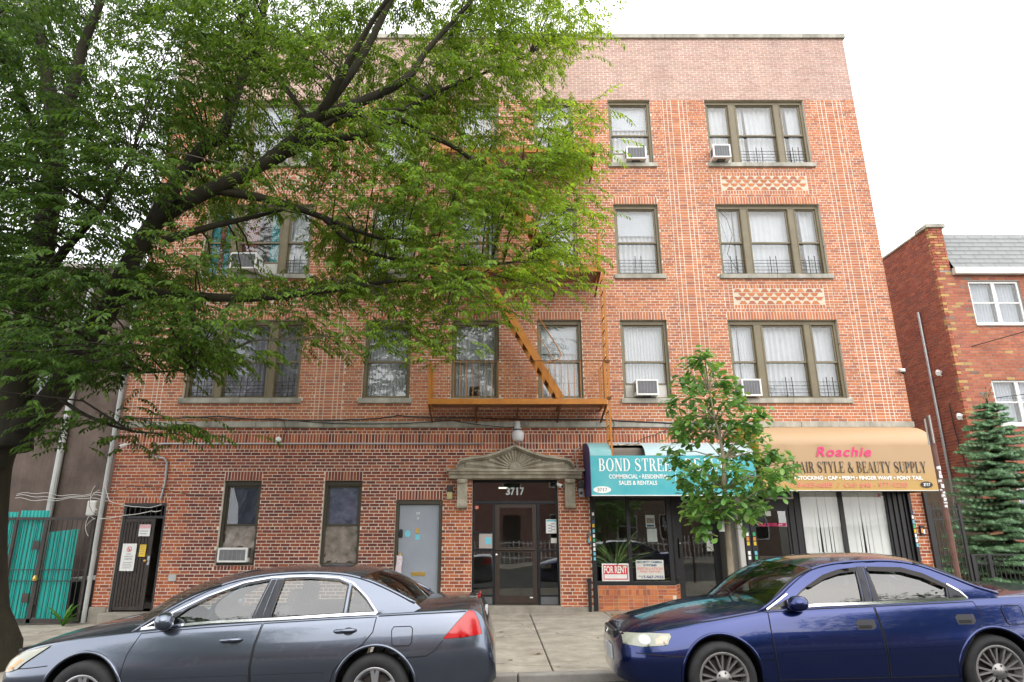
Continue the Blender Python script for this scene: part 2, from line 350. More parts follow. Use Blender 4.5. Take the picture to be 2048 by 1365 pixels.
mb = MB(); holed_wall(mb, XL + .006, XR - .006, ZBASE - .4, ZTOP, openings, YB)
xa, xb, yb = XL + .006, XR - .006, D + 14
mb.add([(xa, YB, -.6), (xa, yb, -.6), (xa, yb, ZTOP), (xa, YB, ZTOP)], [(0, 3, 2, 1)])
mb.add([(xb, YB, -.6), (xb, yb, -.6), (xb, yb, ZTOP), (xb, YB, ZTOP)], [(0, 1, 2, 3)])
mb.add([(xa, yb, -.6), (xb, yb, -.6), (xb, yb, ZTOP), (xa, yb, ZTOP)], [(0, 1, 2, 3)])
mb.add([(xa, YB, ZTOP), (xb, YB, ZTOP), (xb, yb, ZTOP), (xa, yb, ZTOP)], [(0, 1, 2, 3)])
mb.build('wall', M['mortar'], apt, fix=False)
# --- floors and partition inside, so that rooms stay dark
mb = MB()
for z in (.02, 3.6, 6.75, 9.75, 12.8): mb.box(xa + .1, xb - .1, D + .45, yb - .2, z, z + .12)
mb.box(xa + .1, xb - .1, D + 4.2, D + 4.3, -.1, 12.8)
for x in (-6.6, -4.0, -1.6, .4, 2.45, 4.7): mb.box(x, x + .1, D + .45, D + 4.2, 3.72, 12.8)
for x in (-6.5, -2.55, -.75, 1.75): mb.box(x, x + .1, D + .45, D + 4.2, .14, 3.6)
mb.build('inner_partition', M['int_wall'], apt)

# --- bricks
PAL_UP = np.array([(.49, .185, .092), (.47, .172, .087), (.52, .205, .103), (.45, .162, .087), (.42, .155, .089), (.37, .145, .093), (.50, .19, .088)])
PAL_RED = np.array([(.43, .12, .052), (.39, .105, .05), (.46, .145, .058), (.34, .092, .05), (.27, .08, .048), (.41, .12, .048)])
PAL_DK = np.array([(.20, .060, .044), (.18, .054, .043), (.24, .068, .045), (.27, .078, .046), (.145, .048, .042), (.31, .095, .05)])
PAL_PK = np.array([(.46, .295, .25), (.45, .285, .245), (.47, .30, .255), (.44, .285, .245), (.475, .30, .25), (.44, .28, .24)])
BR = []                          # x0,x1,z0,z1,r,g,b,dy
def bcol(x, z):
    if z > 12.37: return PAL_PK[rng.integers(len(PAL_PK))] * rng.uniform(.95, 1.05)
    if z > 3.96: P = PAL_UP
    elif -6.68 < x < -1.12 and z < 3.3: P = PAL_DK
    elif z > 2.9 and x < 2: P = PAL_DK if rng.random() < .35 else PAL_RED
    else: P = PAL_RED
    c = P[rng.integers(len(P))]; return c * rng.uniform(.9, 1.1)
def brick(x0, x1, z0, z1, col=None):
    if x1 - x0 < .03: return
    c = bcol((x0 + x1) / 2, (z0 + z1) / 2) if col is None else col
    BR.append((x0, x1, z0, z1, c[0], c[1], c[2], rng.uniform(-.0025, .003)))
def solider(x0, x1, z0, z1):     # upright bricks side by side
    n = max(1, round((x1 - x0) / CZ)); w_ = (x1 - x0) / n
    for i in range(n): brick(x0 + i * w_ + J / 2, x0 + (i + 1) * w_ - J / 2, z0 + J / 2, z1 - J / 2)
blocks = list(openings)
for (k, fl, a, b, z0, z1) in wins:
    if fl > 1: blocks.append((a - .075, b + .075, z0 - SILLH, z0)) 
    else: blocks.append((a - .02, b + .02, z0 - .105, z0)); solider(a - .02, b + .02, z0 - .105, z0)
    if fl < 4: blocks.append((a, b, z1, z1 + 3 * CZ)); solider(a, b, z1, z1 + 3 * CZ)
for o in (LD, GD): blocks.append((o[0], o[1], o[3], o[3] + (2 if o is LD else 3) * CZ)); solider(o[0], o[1], o[3], o[3] + (2 if o is LD else 3) * CZ)
ZB0, ZB1 = ZG - 37 * CZ, ZG - 35 * CZ               # string course
ZS0, ZS1 = ZG - 42 * CZ, ZG - 39 * CZ               # upright course over the ground floor
ZH0 = ZS0 - 2 * CZ
blocks += [(XL - 1, XR + 1, ZB0, ZB1), (XL - 1, 5, ZS0, ZS1), (XL - 1, 5, ZH0, ZS0)]
for a, b in ((XL, 2.02), (2.02, 5.0)):
    solider(a, b, ZS0, ZS1)
    if a < 2: solider(a, b, ZH0, ZS0)
blocks.append((XL, -4.0, 12.36, 12.36)); 
# stacked strips beside the windows
H_ = .1028; S_ = .2056
strips = [(8.31, ZB1, 12.36), (4.31, ZB1, 12.36), (-4.105, ZB1, 12.36), (-8.2, ZB1, 12.36)]
for (x0, z0, z1) in strips:
    blocks.append((x0, x0 + 4 * H_ + S_, z0, z1))
    k = 0
    while z0 + (k + 1) * CZ <= z1 + .01:
        x = x0
        for w_ in (H_, H_, S_, H_, H_):
            brick(x + .0098, x + w_ - .0098, z0 + k * CZ + J / 2, z0 + (k + 1) * CZ - J / 2); x += w_
        k += 1
for (x0, z0, z1) in ((-.86, .15, 2.05), (1.42, .15, 2.05)):            # narrow stacked strips on the entrance piers
    pass
# ornamental panels
panels = []
for fl in (0, 1):
    for key in ('L', 'R'):
        a, b = COLW[key]; zb = ZG + 4 * CZ + fl * 3.01
        panels.append((a, b, zb, zb + 9 * CZ)); blocks.append((a, b, zb, zb + 9 * CZ))
TRAP = []
for (a, b, z0, z1) in panels:
    solider(a + .21, b - .21, z0, z0 + .108); solider(a + .21, b - .21, z1 - .108, z1)
    k = round((z1 - z0) / CZ)
    for q in range(k):
        for xx in (a, b - .205): 
            for i in (0, 1): brick(xx + i * .1025 + J / 2, xx + (i + 1) * .1025 - J / 2, z0 + q * CZ + J / 2, z0 + (q + 1) * CZ - J / 2)
    rh = (z1 - z0 - .216) / 4; pit = .213
    for r_ in range(4):
        zz = z1 - .108 - (r_ + 1) * rh; up = r_ in (0, 3); x = a + .21 + (0 if r_ % 2 == 0 else pit / 2)
        while x + pit * .95 < b - .2:
            wb, wt = (.196, .085) if up else (.085, .196); xc = x + pit / 2
            TRAP.append(([(xc - wb / 2, zz + .009), (xc + wb / 2, zz + .009), (xc + wt / 2, zz + rh - .009), (xc - wt / 2, zz + rh - .009)], bcol(xc, zz))); x += pit
# running courses with a header course every sixth
kmin = int(math.floor((ZBASE - ZG) / CZ)); kmax = int((ZTOP - ZG) / CZ)
for k in range(kmin, kmax + 1):
    z0 = ZG + k * CZ; z1 = z0 + CZ
    if z1 > ZTOP + .02: break
    iv = sorted((a, b) for a, b, c_, d_ in blocks if min(d_, z1) - max(c_, z0) > .35 * CZ)
    free = []; x = XL
    for a, b in iv:
        if a > x + .02: free.append((x, min(a, XR)))
        x = max(x, b)
        if x >= XR: break
    if x < XR - .02: free.append((x, XR))
    hdr = (k % 6 == 3) and z0 < 12.3
    pit = H_ if hdr else S_; off = (0 if k % 2 else S_ / 2) if not hdr else H_ / 2
    for a, b in free:
        i0 = int(math.floor((a - XL - off) / pit)) - 1; x = XL + off + i0 * pit
        while x < b:
            u, v = max(x, a), min(x + pit, b)
            if v - u > .045: brick(u + (J / 2 if u > XL + .01 else 0), v - (J / 2 if v < XR - .01 else 0), z0 + J / 2, z1 - J / 2)
            x += pit
BR = np.array(BR)
# the ones that show largest: piers round the entrance and next to it
def seen(b):
    xc = (b[0] + b[1]) / 2; zc = (b[2] + b[3]) / 2
    return (zc > .9 or xc > -.3) and -6 < xc < 2.0 and zc < 3.4 and not (-1.05 < xc < 1.85 and zc > 2.65)
dist = np.array([((b[0] + b[1]) / 2) ** 2 + D * D + ((b[2] + b[3]) / 2 - 1.58) ** 2 if seen(b) else 1e9 for b in BR])
near = np.argsort(dist)[:300]; nearset = np.zeros(len(BR), bool); nearset[near] = True
BD = .10
def brick_mesh(A, name, m, y, depth, extra=()):
    n = len(A); x0, x1, z0, z1 = A[:, 0], A[:, 1], A[:, 2], A[:, 3]; ya = y + A[:, 7]; yb_ = np.full(n, y + depth)
    V = np.stack([np.stack(p, 1) for p in ((x0, ya, z0), (x1, ya, z0), (x1, ya, z1), (x0, ya, z1), (x0, yb_, z0), (x1, yb_, z0), (x1, yb_, z1), (x0, yb_, z1))], 1).reshape(-1, 3)
    V[:, [0, 2]] += rng.uniform(-.0016, .0016, (len(V), 2))
    q = np.array([(0, 1, 2, 3), (1, 5, 6, 2), (4, 0, 3, 7), (3, 2, 6, 7), (4, 5, 1, 0)])
    F = (q[None] + (np.arange(n) * 8)[:, None, None]).reshape(-1, 4)
    C = np.repeat(np.concatenate([A[:, 4:7], np.ones((n, 1))], 1), 8, 0)
    Vl = V.tolist(); Fl = F.tolist(); Cl = C.tolist()
    for poly, c in extra:
        b = len(Vl); k = len(poly); Vl += [(p[0], y, p[1]) for p in poly] + [(p[0], y + depth, p[1]) for p in poly]
        Fl += [tuple(range(b, b + k))] + [(b + i, b + k + i, b + k + (i + 1) % k, b + (i + 1) % k) for i in range(k)]; Cl += [(*c, 1)] * (2 * k)
    me = bpy.data.meshes.new(name); me.from_pydata(Vl, [], Fl); me.materials.append(m)
    at_ = me.color_attributes.new('Col', 'FLOAT_COLOR', 'POINT'); at_.data.foreach_set('color', np.array(Cl, 'f').ravel())
    me.update(); return me
mkobj('brick_courses', brick_mesh(BR[~nearset], 'brick_courses', M['brick_col'], D, BD, TRAP), apt, kind='stuff')
ub = MB().box(-.5, .5, -.5, .5, -.5, .5).mesh('brick', M['brick_obj'])
def single_bricks(A, parent, y, depth):
    for b in A:
        o = mkobj('brick', ub, parent); o.location = ((b[0] + b[1]) / 2, y + b[7] + depth / 2, (b[2] + b[3]) / 2); o.scale = (b[1] - b[0], depth, b[3] - b[2]); o.color = (b[4], b[5], b[6], 1)
single_bricks(BR[nearset], apt, D, BD)
# cream ground of the ornamental panels
for (a, b, z0, z1) in panels:
    bx('panel', M['panelcream'] if 'panelcream' in M else M.setdefault('panelcream', mat('cream_plaster', (.55, .49, .38), .9, .1, 6, .2, 50)), apt, a + .215, b - .215, D + .004, D + .06, z0 + .112, z1 - .112)
# coping, string course, plinth, sills
x = XL - .05; i = 0
while x < XR:
    x2 = min(x + 1.85, XR + .05); bx('coping', M['limestone'], apt, x + .003, x2 - .003, D - .055, D + .35, ZTOP + .004, ZTOP + .145, bevel=.008); x = x2
x = XL - .02
while x < XR - .1:
    x2 = min(x + 1.52, XR + .02); bx('string_course', M['limestone'], apt, x + .003, x2 - .003, D - .045 + rng.uniform(-.002, .002), D + .1, ZB0 + .006, ZB1 - .004, bevel=.008); x = x2
for (a, b, top) in ((XL - .02, LD[0] - .03, .10), (LD[1] + .03, -2.2, .10), (-1.14, EN[0] - .02, .10), (EN[1] + .02, 2.0, .10), (8.95, 9.31, .25)):
    bx('plinth', M['concrete_d'], apt, a, b, D - .04, D + .1, -.6, top, bevel=.01)
bx('door_step', M['concrete_d'], apt, LD[0] - .03, LD[1] + .03, D - .30, D + .16, -.6, .0, bevel=.015)
bx('door_step', M['concrete_d'], apt, EN[0] - .02, EN[1] + .02, D - .10, D + .2, -.3, .122, bevel=.015)
bx('door_step', M['concrete_d'], apt, GD[0], GD[1], D - .06, D + .2, -.3, .135, bevel=.015)
# ================================================================== windows of the apartment house
def wavy(mb, x0, x1, y, z0, z1, fold=.085, amp=.018, gather=0.):
    n = max(6, int((x1 - x0) / .018)); ph = rng.uniform(0, 6); rows = []
    for r in range(5):
        t = r / 4; z = z1 + (z0 - z1) * t; row = []
        for i in range(n + 1):
            u = i / n; x = x0 + (x1 - x0) * u + gather * t * (x1 - x0) * (u - .5)
            row.append((x, y + amp * (1 + .3 * t) * sin(2 * pi * x / fold + ph + .5 * sin(7 * x + ph)) , z))
        rows.append(row)
    mb.grid(rows)
def guard_bars(x0, x1, z0, h, nv, wnd, y=D + .10):
    g = MB()
    for i in range(5): g.bar((x0, y, z0 + h * (i + .3) / 5), (x1, y, z0 + h * (i + .3) / 5), .009)
    xm = (x0 + x1) / 2
    for x in ([xm - .07, xm + .07] if nv == 2 else [x0 + (x1 - x0) * (k + 1) / (nv + 1) for k in range(nv)]): g.bar((x, y - .008, z0), (x, y - .008, z0 + h * 1.12), .014)
    g.build('guard', M['rust_black'], wnd)
CURT = {('R', 4): 'w', ('N', 4): 'b', ('R', 3): 'w', ('N', 3): 'b', ('R', 2): 'w', ('N', 2): 'w', ('B', 2): 'b', ('A', 2): 'o', ('S', 2): 'w', ('L', 2): 'l', ('L', 3): 't', ('S', 3): 'b', ('A', 3): 'w', ('B', 3): 'w', ('L', 4): 'b', ('S', 4): 'w', ('A', 4): 'w', ('B', 4): 'b', ('G1', 1): 'n', ('G2', 1): 'n'}
GUARD = {('R', 4): (1, 2), ('R', 3): (0, 1, 2), ('N', 3): (0,), ('R', 2): (1, 2), ('L', 2): (0, 1, 2), ('L', 3): (2,), ('L', 4): (1,)}
M['plastic_film'] = mat('crinkled_plastic_film', (.10, .095, .07), .25, .4, 4, .9, 9, col2=(.36, .30, .27), spec=.8); M['violet_film'] = mat('violet_crinkled_film', (.05, .055, .12), .2, .4, 4, .9, 9, col2=(.22, .23, .36), spec=.9)
M['blue_film'] = mat('navy_sheet', (.006, .010, .03), .3, .4, 6, .8, 14, col2=(.02, .03, .075), spec=.7)
def window(k, fl, a, b, z0, z1):
    fm = M['frame'] if fl > 1 else M['frame_dk']
    y0, y1 = D + .085, D + .21
    f = MB(); hw = .07 if b - a > 1.5 else .062
    f.box(a + .002, a + hw, y0, y1, z0 + .001, z1 - .002); f.box(b - hw, b - .002, y0, y1, z0 + .001, z1 - .002); f.box(a + hw, b - hw, y0, y1, z1 - .085, z1 - .002); f.box(a + hw, b - hw, y0 - .01, y1, z0 + .001, z0 + .045)
    f.box(a + hw, b - hw, y0 - .012, y0 + .02, z1 - .105, z1 - .085)
    if b - a > 1.5:
        w_ = b - a; m1 = a + .238 * w_, a + .318 * w_; m2 = a + .695 * w_, a + .77 * w_
        for m in (m1, m2): f.box(m[0], m[1], y0 - .008, y1, z0 + .045, z1 - .085); f.box(m[0] + .012, m[0] + .03, y0 - .02, y0, z0 + .045, z1 - .085); f.box(m[1] - .03, m[1] - .012, y0 - .02, y0, z0 + .045, z1 - .085)
        bays = [(a + hw, m1[0]), (m1[1], m2[0]), (m2[1], b - hw)]
    else: bays = [(a + hw, b - hw)]
    wn = f.build('window', fm, apt, bevel=.006)
    zs0, zs1 = z0 + .045, z1 - .105; zm = zs0 + (zs1 - zs0) * .485
    ac_low = {('N', 4): 0, ('R', 4): 0, ('N', 2): 0, ('R', 2): 0, ('L', 3): 1, ('G1', 1): 0}.get((k, fl), -1)
    for i, (u, v) in enumerate(bays):
        r = .036
        lo = zs0 + (.30 if i == ac_low else 0)
        for nm, (p, q), ys_ in (('upper_sash', (zm - .02, zs1), y0 + .03), ('lower_sash', (lo, zm + .02), y0 + .068)):
            sb = MB().box(u + .003, u + r, ys_, ys_ + .034, p, q).box(v - r, v - .003, ys_, ys_ + .034, p, q).box(u + r, v - r, ys_, ys_ + .034, q - r, q).box(u + r, v - r, ys_, ys_ + .034, p, p + r * 1.15)
            sb.build(nm, fm, wn)
            MB().box(u + r - .004, v - r + .004, ys_ + .014, ys_ + .019, p + r - .004, q - r + .004).build('pane', M['glass'], wn)
        if i == ac_low:
            bx('filler_panel', M['offwhite'], wn, u + .004, v - .004, y0 + .075, y0 + .095, zs0 + .002, lo - .002)
        st = CURT[(k, fl)]; yc = D + .25
        if st == 'w':
            gp = rng.uniform(.25, .8); gw = rng.choice((0, 0, .05, .12)) * (v - u); xg = u + gp * (v - u)
            for (p, q) in (((u - .02, v + .02),) if gw == 0 else ((u - .02, xg - gw / 2), (xg + gw / 2, v + .02))):
                c = MB(); wavy(c, p, q, yc + rng.uniform(0, .05), zs0, zs1 + .05, rng.uniform(.06, .14), rng.uniform(.008, .024), -.1 if gw else 0); c.build('curtain', M['curtain'], wn, smooth=True)
        elif st == 'b':
            bx('blind', M['shade'], wn, u - .02, v + .02, yc - .03, yc - .026, zm + .25 * (zs1 - zm), zs1 + .05)
            c = MB(); wavy(c, u - .02, v + .02, yc + .03, zs0, zs1 + .05, .11, .02); c.build('curtain', M['curtain'], wn, smooth=True)
        elif st == 'o':
            w3 = (v - u); 
            for (p, q) in ((u - .02, u + w3 * .38), (v - w3 * .42, v + .02)):
                c = MB(); wavy(c, p, q, yc, zs0, zs1 + .05, .07, .025, -.15); c.build('curtain', M['curtain'], wn, smooth=True)
            bx('blind', M['shade'], wn, u - .02, v + .02, yc + .06, yc + .064, zs0 + .3, zs1 + .05)
        elif st == 'l':
            c = MB(); wavy(c, u - .02, v + .02, yc, zs0, zs1 + .05, .12, .015); c.build('curtain', M['lace'], wn, smooth=True)
        elif st == 't':
            w3 = v - u
            if i == 0: segs = ((u, u + .38 * w3, 'teal_cloth'), (u + .4 * w3, u + .62 * w3, 'red_cloth'), (u + .64 * w3, v, 'teal_cloth'))
            elif i == 1: segs = ((u, u + .42 * w3, 'red_cloth'), (v - .28 * w3, v, 'teal_cloth'))
            else: segs = ((u, v, 'curtain'),)
            for (p, q, m_) in segs:
                c = MB(); wavy(c, p, q, yc, zs0, zs1 + .05, .09, .02); c.build('curtain', M[m_], wn, smooth=True)
        else:
            def film(name, m_, p, q):
                g = []
                for r_ in range(9):
                    g.append([(u - .02 + (v - u + .04) * i_ / 8, yc - .1 + rng.uniform(-.012, .012), p + (q - p) * r_ / 8) for i_ in range(9)])
                MB().grid(g).build(name, m_, wn, smooth=True)
            film('plastic_sheet', M['blue_film'] if k == 'G1' else M['violet_film'], zm, zs1 + .05); film('plastic_sheet', M['plastic_film'], zs0, zm)
        if i in GUARD.get((k, fl), ()): guard_bars(u, v, zs0, .42, 2 if (k, fl) != ('L', 2) else 2, wn)
    if fl > 1:
        if b - a > 1.5:
            xm = a + (b - a) * .5
            bx('sill', M['limestone'], wn, a - .073, xm - .003, D - .055, D + .20, z0 - SILLH + .003, z0 - .002, bevel=.006); bx('sill', M['limestone'], wn, xm + .003, b + .073, D - .055, D + .20, z0 - SILLH + .003, z0 - .002, bevel=.006)
        else: bx('sill', M['limestone'], wn, a - .073, b + .073, D - .055, D + .20, z0 - SILLH + .003, z0 - .002, bevel=.006)
for wd in wins: window(*wd)

# ---- window air conditioners
def ac_unit(xc, zb, label, w_=.50, h=.36, dep=.36, col='white', yb_=D + .17, grille='grille_gr'):
    y0 = yb_ - dep
    r = empty('air_conditioner', (xc, y0 + dep / 2, zb), label, 'air conditioner', 'air conditioners in the walls and windows')
    x0, x1 = xc - w_ / 2, xc + w_ / 2
    MB().box(x0, x1, y0 + .015, yb_, zb + .012, zb + h).build('casing', M[col], r, bevel=.012)
    b = MB(); t = .035
    b.box(x0, x0 + t, y0, y0 + .014, zb + .012, zb + h).box(x1 - t, x1, y0, y0 + .014, zb + .012, zb + h).box(x0 + t, x1 - t, y0, y0 + .014, zb + h - t, zb + h).box(x0 + t, x1 - t, y0, y0 + .014, zb + .012, zb + .012 + t)
    b.build('bezel', M[col], r)
    g = MB(); n = 14
    for i in range(n): z = zb + .05 + (h - .09) * i / (n - 1); g.box(x0 + t, x1 - t, y0 + .003, y0 + .011, z - .004, z + .004)
    for i in range(1, 6): x = x0 + t + (w_ - 2 * t) * i / 6; g.box(x - .004, x + .004, y0 + .001, y0 + .003, zb + .047, zb + h - t)
    g.build('grille', M[grille], r)
    bx('coil', M['grille_dk'], r, x0 + t, x1 - t, y0 + .0125, y0 + .0145, zb + .047, zb + h - t)
    for s in (x0 - .002, x1 - .002):
        l = MB().box(s, s + .004, y0 + .05, y0 + .2, zb + .1, zb + .1 + .2).build('louvre', M['grille_dk'], r)
    bx('support', M['grille_dk'], r, xc - .1, xc + .1, y0 + .08, yb_ - .05, zb - .003, zb + .011)
    return r
zsl = [h - 29 * CZ + SILLH for h in FL]
ac_unit(3.50, zsl[2] + .01, 'white window air conditioner with white scratch in the top floor single window')
ac_unit(5.62, zsl[2] + .01, 'white window air conditioner in the top floor triple window', .44, .38, .42)
ac_unit(3.38, zsl[0] + .03, 'white window air conditioner in the single second floor window right of the fire escape', .50, .37)
ac_unit(5.72, zsl[0] + .01, 'white air conditioner behind the sapling top in the second floor triple window', .44, .40)
ac_unit(-5.98, zsl[1] + .03, 'white air conditioner with weathered coil in third floor window with teal curtains', .62, .42, .45)
ac_unit(-5.56, .965, 'white air conditioner low in the left ground floor window', .62, .30, .24)
ac_unit(-2.33, zsl[1] + .01, 'white air conditioner half hidden by leaves beside a blue bag', .48, .36)
o = MB(); 
o.lathe([(.02, 0), (.15, .04), (.19, .16), (.16, .3), (.07, .38), (.03, .42)], 12, 'z', (-2.78, D + .02, zsl[1] + .0)); o.build('plastic_bag', mat('blue_white_bag', (.05, .30, .55), .4, .3, 9, .3, 20, col2=(.7, .75, .8)), smooth=True, label='blue and white plastic bag on the third floor window ledge', cat='bag')

# ================================================================== lettering
def text_me(body, shear=0, bold=0., sp=1.):
    c = bpy.data.curves.new('t', 'FONT'); c.body = body; c.shear = shear; c.offset = bold; c.extrude = 0; c.space_character = sp; c.fill_mode = 'FRONT' if hasattr(c, 'fill_mode') else None
    o = bpy.data.objects.new('t', c); COL.objects.link(o); dg = bpy.context.evaluated_depsgraph_get(); dg.update()
    me = bpy.data.meshes.new_from_object(o.evaluated_get(dg)); COL.objects.unlink(o); bpy.data.objects.remove(o); return me
def fit(me, x0, x1, z0, z1, y, m, parent, name='lettering', rot=0):
    n = len(me.vertices); co = np.empty(n * 3, 'f'); me.vertices.foreach_get('co', co); co = co.reshape(-1, 3)
    a = co.min(0); b = co.max(0); s = (co - a) / np.maximum(b - a, 1e-6)
    X = x0 + s[:, 0] * (x1 - x0); Z = z0 + s[:, 1] * (z1 - z0)
    if rot: cx_, cz_ = (x0 + x1) / 2, (z0 + z1) / 2; X, Z = cx_ + (X - cx_) * cos(rot) - (Z - cz_) * sin(rot), cz_ + (X - cx_) * sin(rot) + (Z - cz_) * cos(rot)
    q = np.stack([X, np.full(n, y), Z], 1); me.vertices.foreach_set('co', q.astype('f').ravel()); me.materials.clear(); me.materials.append(m); me.update()
    return mkobj(name, me, parent)
def lettering(body, x0, x1, z0, z1, y, m, parent, shear=0, bold=.012, sp=1., rot=0):
    mm_ = M[m] if isinstance(m, str) else m
    if 1 < len(body) <= 4 and ' ' not in body:                  # single numerals
        w_ = (x1 - x0) / len(body); return [fit(text_me(c, shear, bold, sp), x0 + i * w_ + w_ * (.06 if c != '1' else .30), x0 + (i + 1) * w_ - w_ * (.06 if c != '1' else .34), z0, z1, y, mm_, parent, name='numeral') for i, c in enumerate(body)][-1]
    return fit(text_me(body, shear, bold, sp), x0, x1, z0, z1, y, M[m] if isinstance(m, str) else m, parent, rot=rot)
# a small serif alphabet, strokes with thick and thin
def arc(cx_, cz_, rx, rz_, a0, a1, n=12): return [(cx_ + rx * cos(R(a0 + (a1 - a0) * i / n)), cz_ + rz_ * sin(R(a0 + (a1 - a0) * i / n))) for i in range(n + 1)]
TK, TN = .155, .055
def rect(x0, x1, z0, z1): return [(x0, z0), (x1, z0), (x1, z1), (x0, z1)]
def ringhalf(x, z0, z1, w_, t=TK):          # right-hand bowl
    zc, rh = (z0 + z1) / 2, (z1 - z0) / 2; rx = w_
    o = arc(x, zc, rx, rh, -90, 90, 12); i = arc(x, zc, rx - t, rh - TN, 90, -90, 12)
    return [[o[k], o[k + 1], i[12 - k - 1], i[12 - k]] for k in range(12)]
def stemS(x, top=True, bot=True, t=TK): 
    L = [rect(x, x + t, 0, 1)]
    if top: L.append(rect(x - .07, x + t + .07, 1 - .045, 1))
    if bot: L.append(rect(x - .07, x + t + .07, 0, .045))
    return L
def strokepath(pts, ws):
    L = []
    P = [Vector(p) for p in pts]
    def nrm(i):
        t = P[min(i + 1, len(P) - 1)] - P[max(i - 1, 0)]; return Vector((-t.y, t.x)).normalized()
    for i in range(len(P) - 1):
        a, b = nrm(i) * ws[i] / 2, nrm(i + 1) * ws[i + 1] / 2
        L.append([tuple(P[i] - a), tuple(P[i + 1] - b), tuple(P[i + 1] + b), tuple(P[i] + a)])
    return L
def glyph(c):
    if c == 'I': return stemS(.1), .40
    if c == 'B': return stemS(.1) + [rect(.25, .36, .955, 1), rect(.25, .38, .485, .535), rect(.25, .38, 0, .05)] + ringhalf(.36, .5, 1, .27) + ringhalf(.38, 0, .52, .31), .78
    if c == 'D': return stemS(.1) + [rect(.25, .36, .955, 1), rect(.25, .36, 0, .045)] + ringhalf(.36, 0, 1, .43, .17), .88
    if c == 'P': return stemS(.1) + [rect(.25, .36, .955, 1), rect(.25, .36, .44, .49)] + ringhalf(.36, .45, 1, .30), .72
    if c == 'R': return stemS(.1) + [rect(.25, .36, .955, 1), rect(.25, .36, .46, .51)] + ringhalf(.36, .47, 1, .28) + [[(.36, .49), (.53, .49), (.80, .0), (.60, .0)], rect(.58, .86, 0, .045)], .84
    if c == 'O':
        o = arc(.45, .5, .42, .52, 0, 360, 28); i = arc(.45, .5, .25, .46, 0, 360, 28); return [[o[k], o[k + 1], i[k + 1], i[k]] for k in range(28)], .92
    if c == 'N': return [rect(.14, .21, 0, 1), rect(.70, .77, 0, 1), [(.10, 1), (.30, 1), (.77, 0), (.62, 0)], rect(.02, .30, .955, 1), rect(.04, .31, 0, .045), rect(.60, .87, .955, 1)], .90
    if c == 'S': 
        p = [(.60, .70), (.585, .88), (.46, .965), (.32, .975), (.16, .88), (.13, .74), (.22, .60), (.40, .50), (.56, .40), (.63, .26), (.56, .10), (.40, .02), (.24, .035), (.12, .14), (.10, .32)]
        return strokepath(p, [.06, .06, .05, .06, .11, .14, .17, .19, .18, .15, .12, .06, .05, .06, .06]), .74
    if c == 'T': return stemS(.32, False, True) + [rect(.06, .735, .95, 1), rect(.06, .12, .74, .95), rect(.675, .735, .74, .95)], .80
    if c == 'E': return stemS(.1) + [rect(.25, .66, .95, 1), rect(.25, .70, 0, .05), rect(.25, .50, .49, .54), rect(.60, .66, .76, .95), rect(.64, .70, .05, .26), rect(.46, .51, .38, .65)], .76
    if c == 'L': return stemS(.1) + [rect(.25, .68, 0, .05), rect(.62, .68, .05, .28)], .74
    if c == 'H': return stemS(.1) + stemS(.60) + [rect(.25, .60, .485, .535)], .92
    if c == 'A': return [[(.05, 0), (.11, 0), (.42, 1), (.38, 1)], [(.38, 1), (.48, 1), (.80, 0), (.62, 0)], rect(.20, .62, .30, .35), rect(-.02, .2, 0, .045), rect(.54, .88, 0, .045)], .88
    if c == 'Y': return [[(.05, 1), (.23, 1), (.47, .45), (.33, .45)], [(.68, 1), (.74, 1), (.47, .45), (.40, .45)], rect(.32, .475, 0, .46), rect(-.02, .30, .955, 1), rect(.58, .84, .955, 1), rect(.25, .55, 0, .045)], .84
    if c == 'U': return [rect(.12, .275, .3, 1), rect(.66, .715, .3, 1), rect(.03, .36, .955, 1), rect(.56, .80, .955, 1)] + strokepath([(.1975, .32), (.22, .14), (.34, .04), (.50, .04), (.64, .14), (.69, .32)], [.155, .14, .08, .06, .06, .055]), .84
    if c == '&': return strokepath([(.85, .50), (.76, .32), (.60, .12), (.42, .02), (.24, .03), (.12, .16), (.14, .34), (.30, .50), (.46, .66), (.52, .80), (.46, .94), (.36, .97), (.27, .90), (.26, .76), (.36, .58), (.56, .32), (.74, .10), (.90, .03)], [.05, .05, .06, .08, .11, .15, .14, .09, .07, .10, .06, .05, .08, .11, .14, .17, .15, .06]), .98
    return [], .34
def serif_line(body, x0, x1, z0, z1, y, m, parent):
    words = [[]]; x = 0
    for c in body:
        g, w_ = glyph(c)
        if c == ' ': words.append([])
        else: words[-1] += [[(p[0] + x, p[1]) for p in q] for q in g]
        x += w_ + .03
    s = (x1 - x0) / x
    for P in words:
        if not P: continue
        mb = MB()
        for k, q in enumerate(P):
            q = q if sum((q[i][0] * q[(i + 1) % len(q)][1] - q[(i + 1) % len(q)][0] * q[i][1]) for i in range(len(q))) > 0 else q[::-1]
            mb.add([(x0 + p[0] * s, y - .0004 * (k % 8), z0 + p[1] * (z1 - z0)) for p in q], [tuple(range(len(q)))])
        mb.build('lettering', M[m], parent, fix=False)
def oval(name, xc, zc, rx, rz_, y, m, parent, n=28):
    return MB().prism(arc(xc, zc, rx, rz_, 0, 360, n)[:-1], y, y + .003).build(name, M[m], parent)

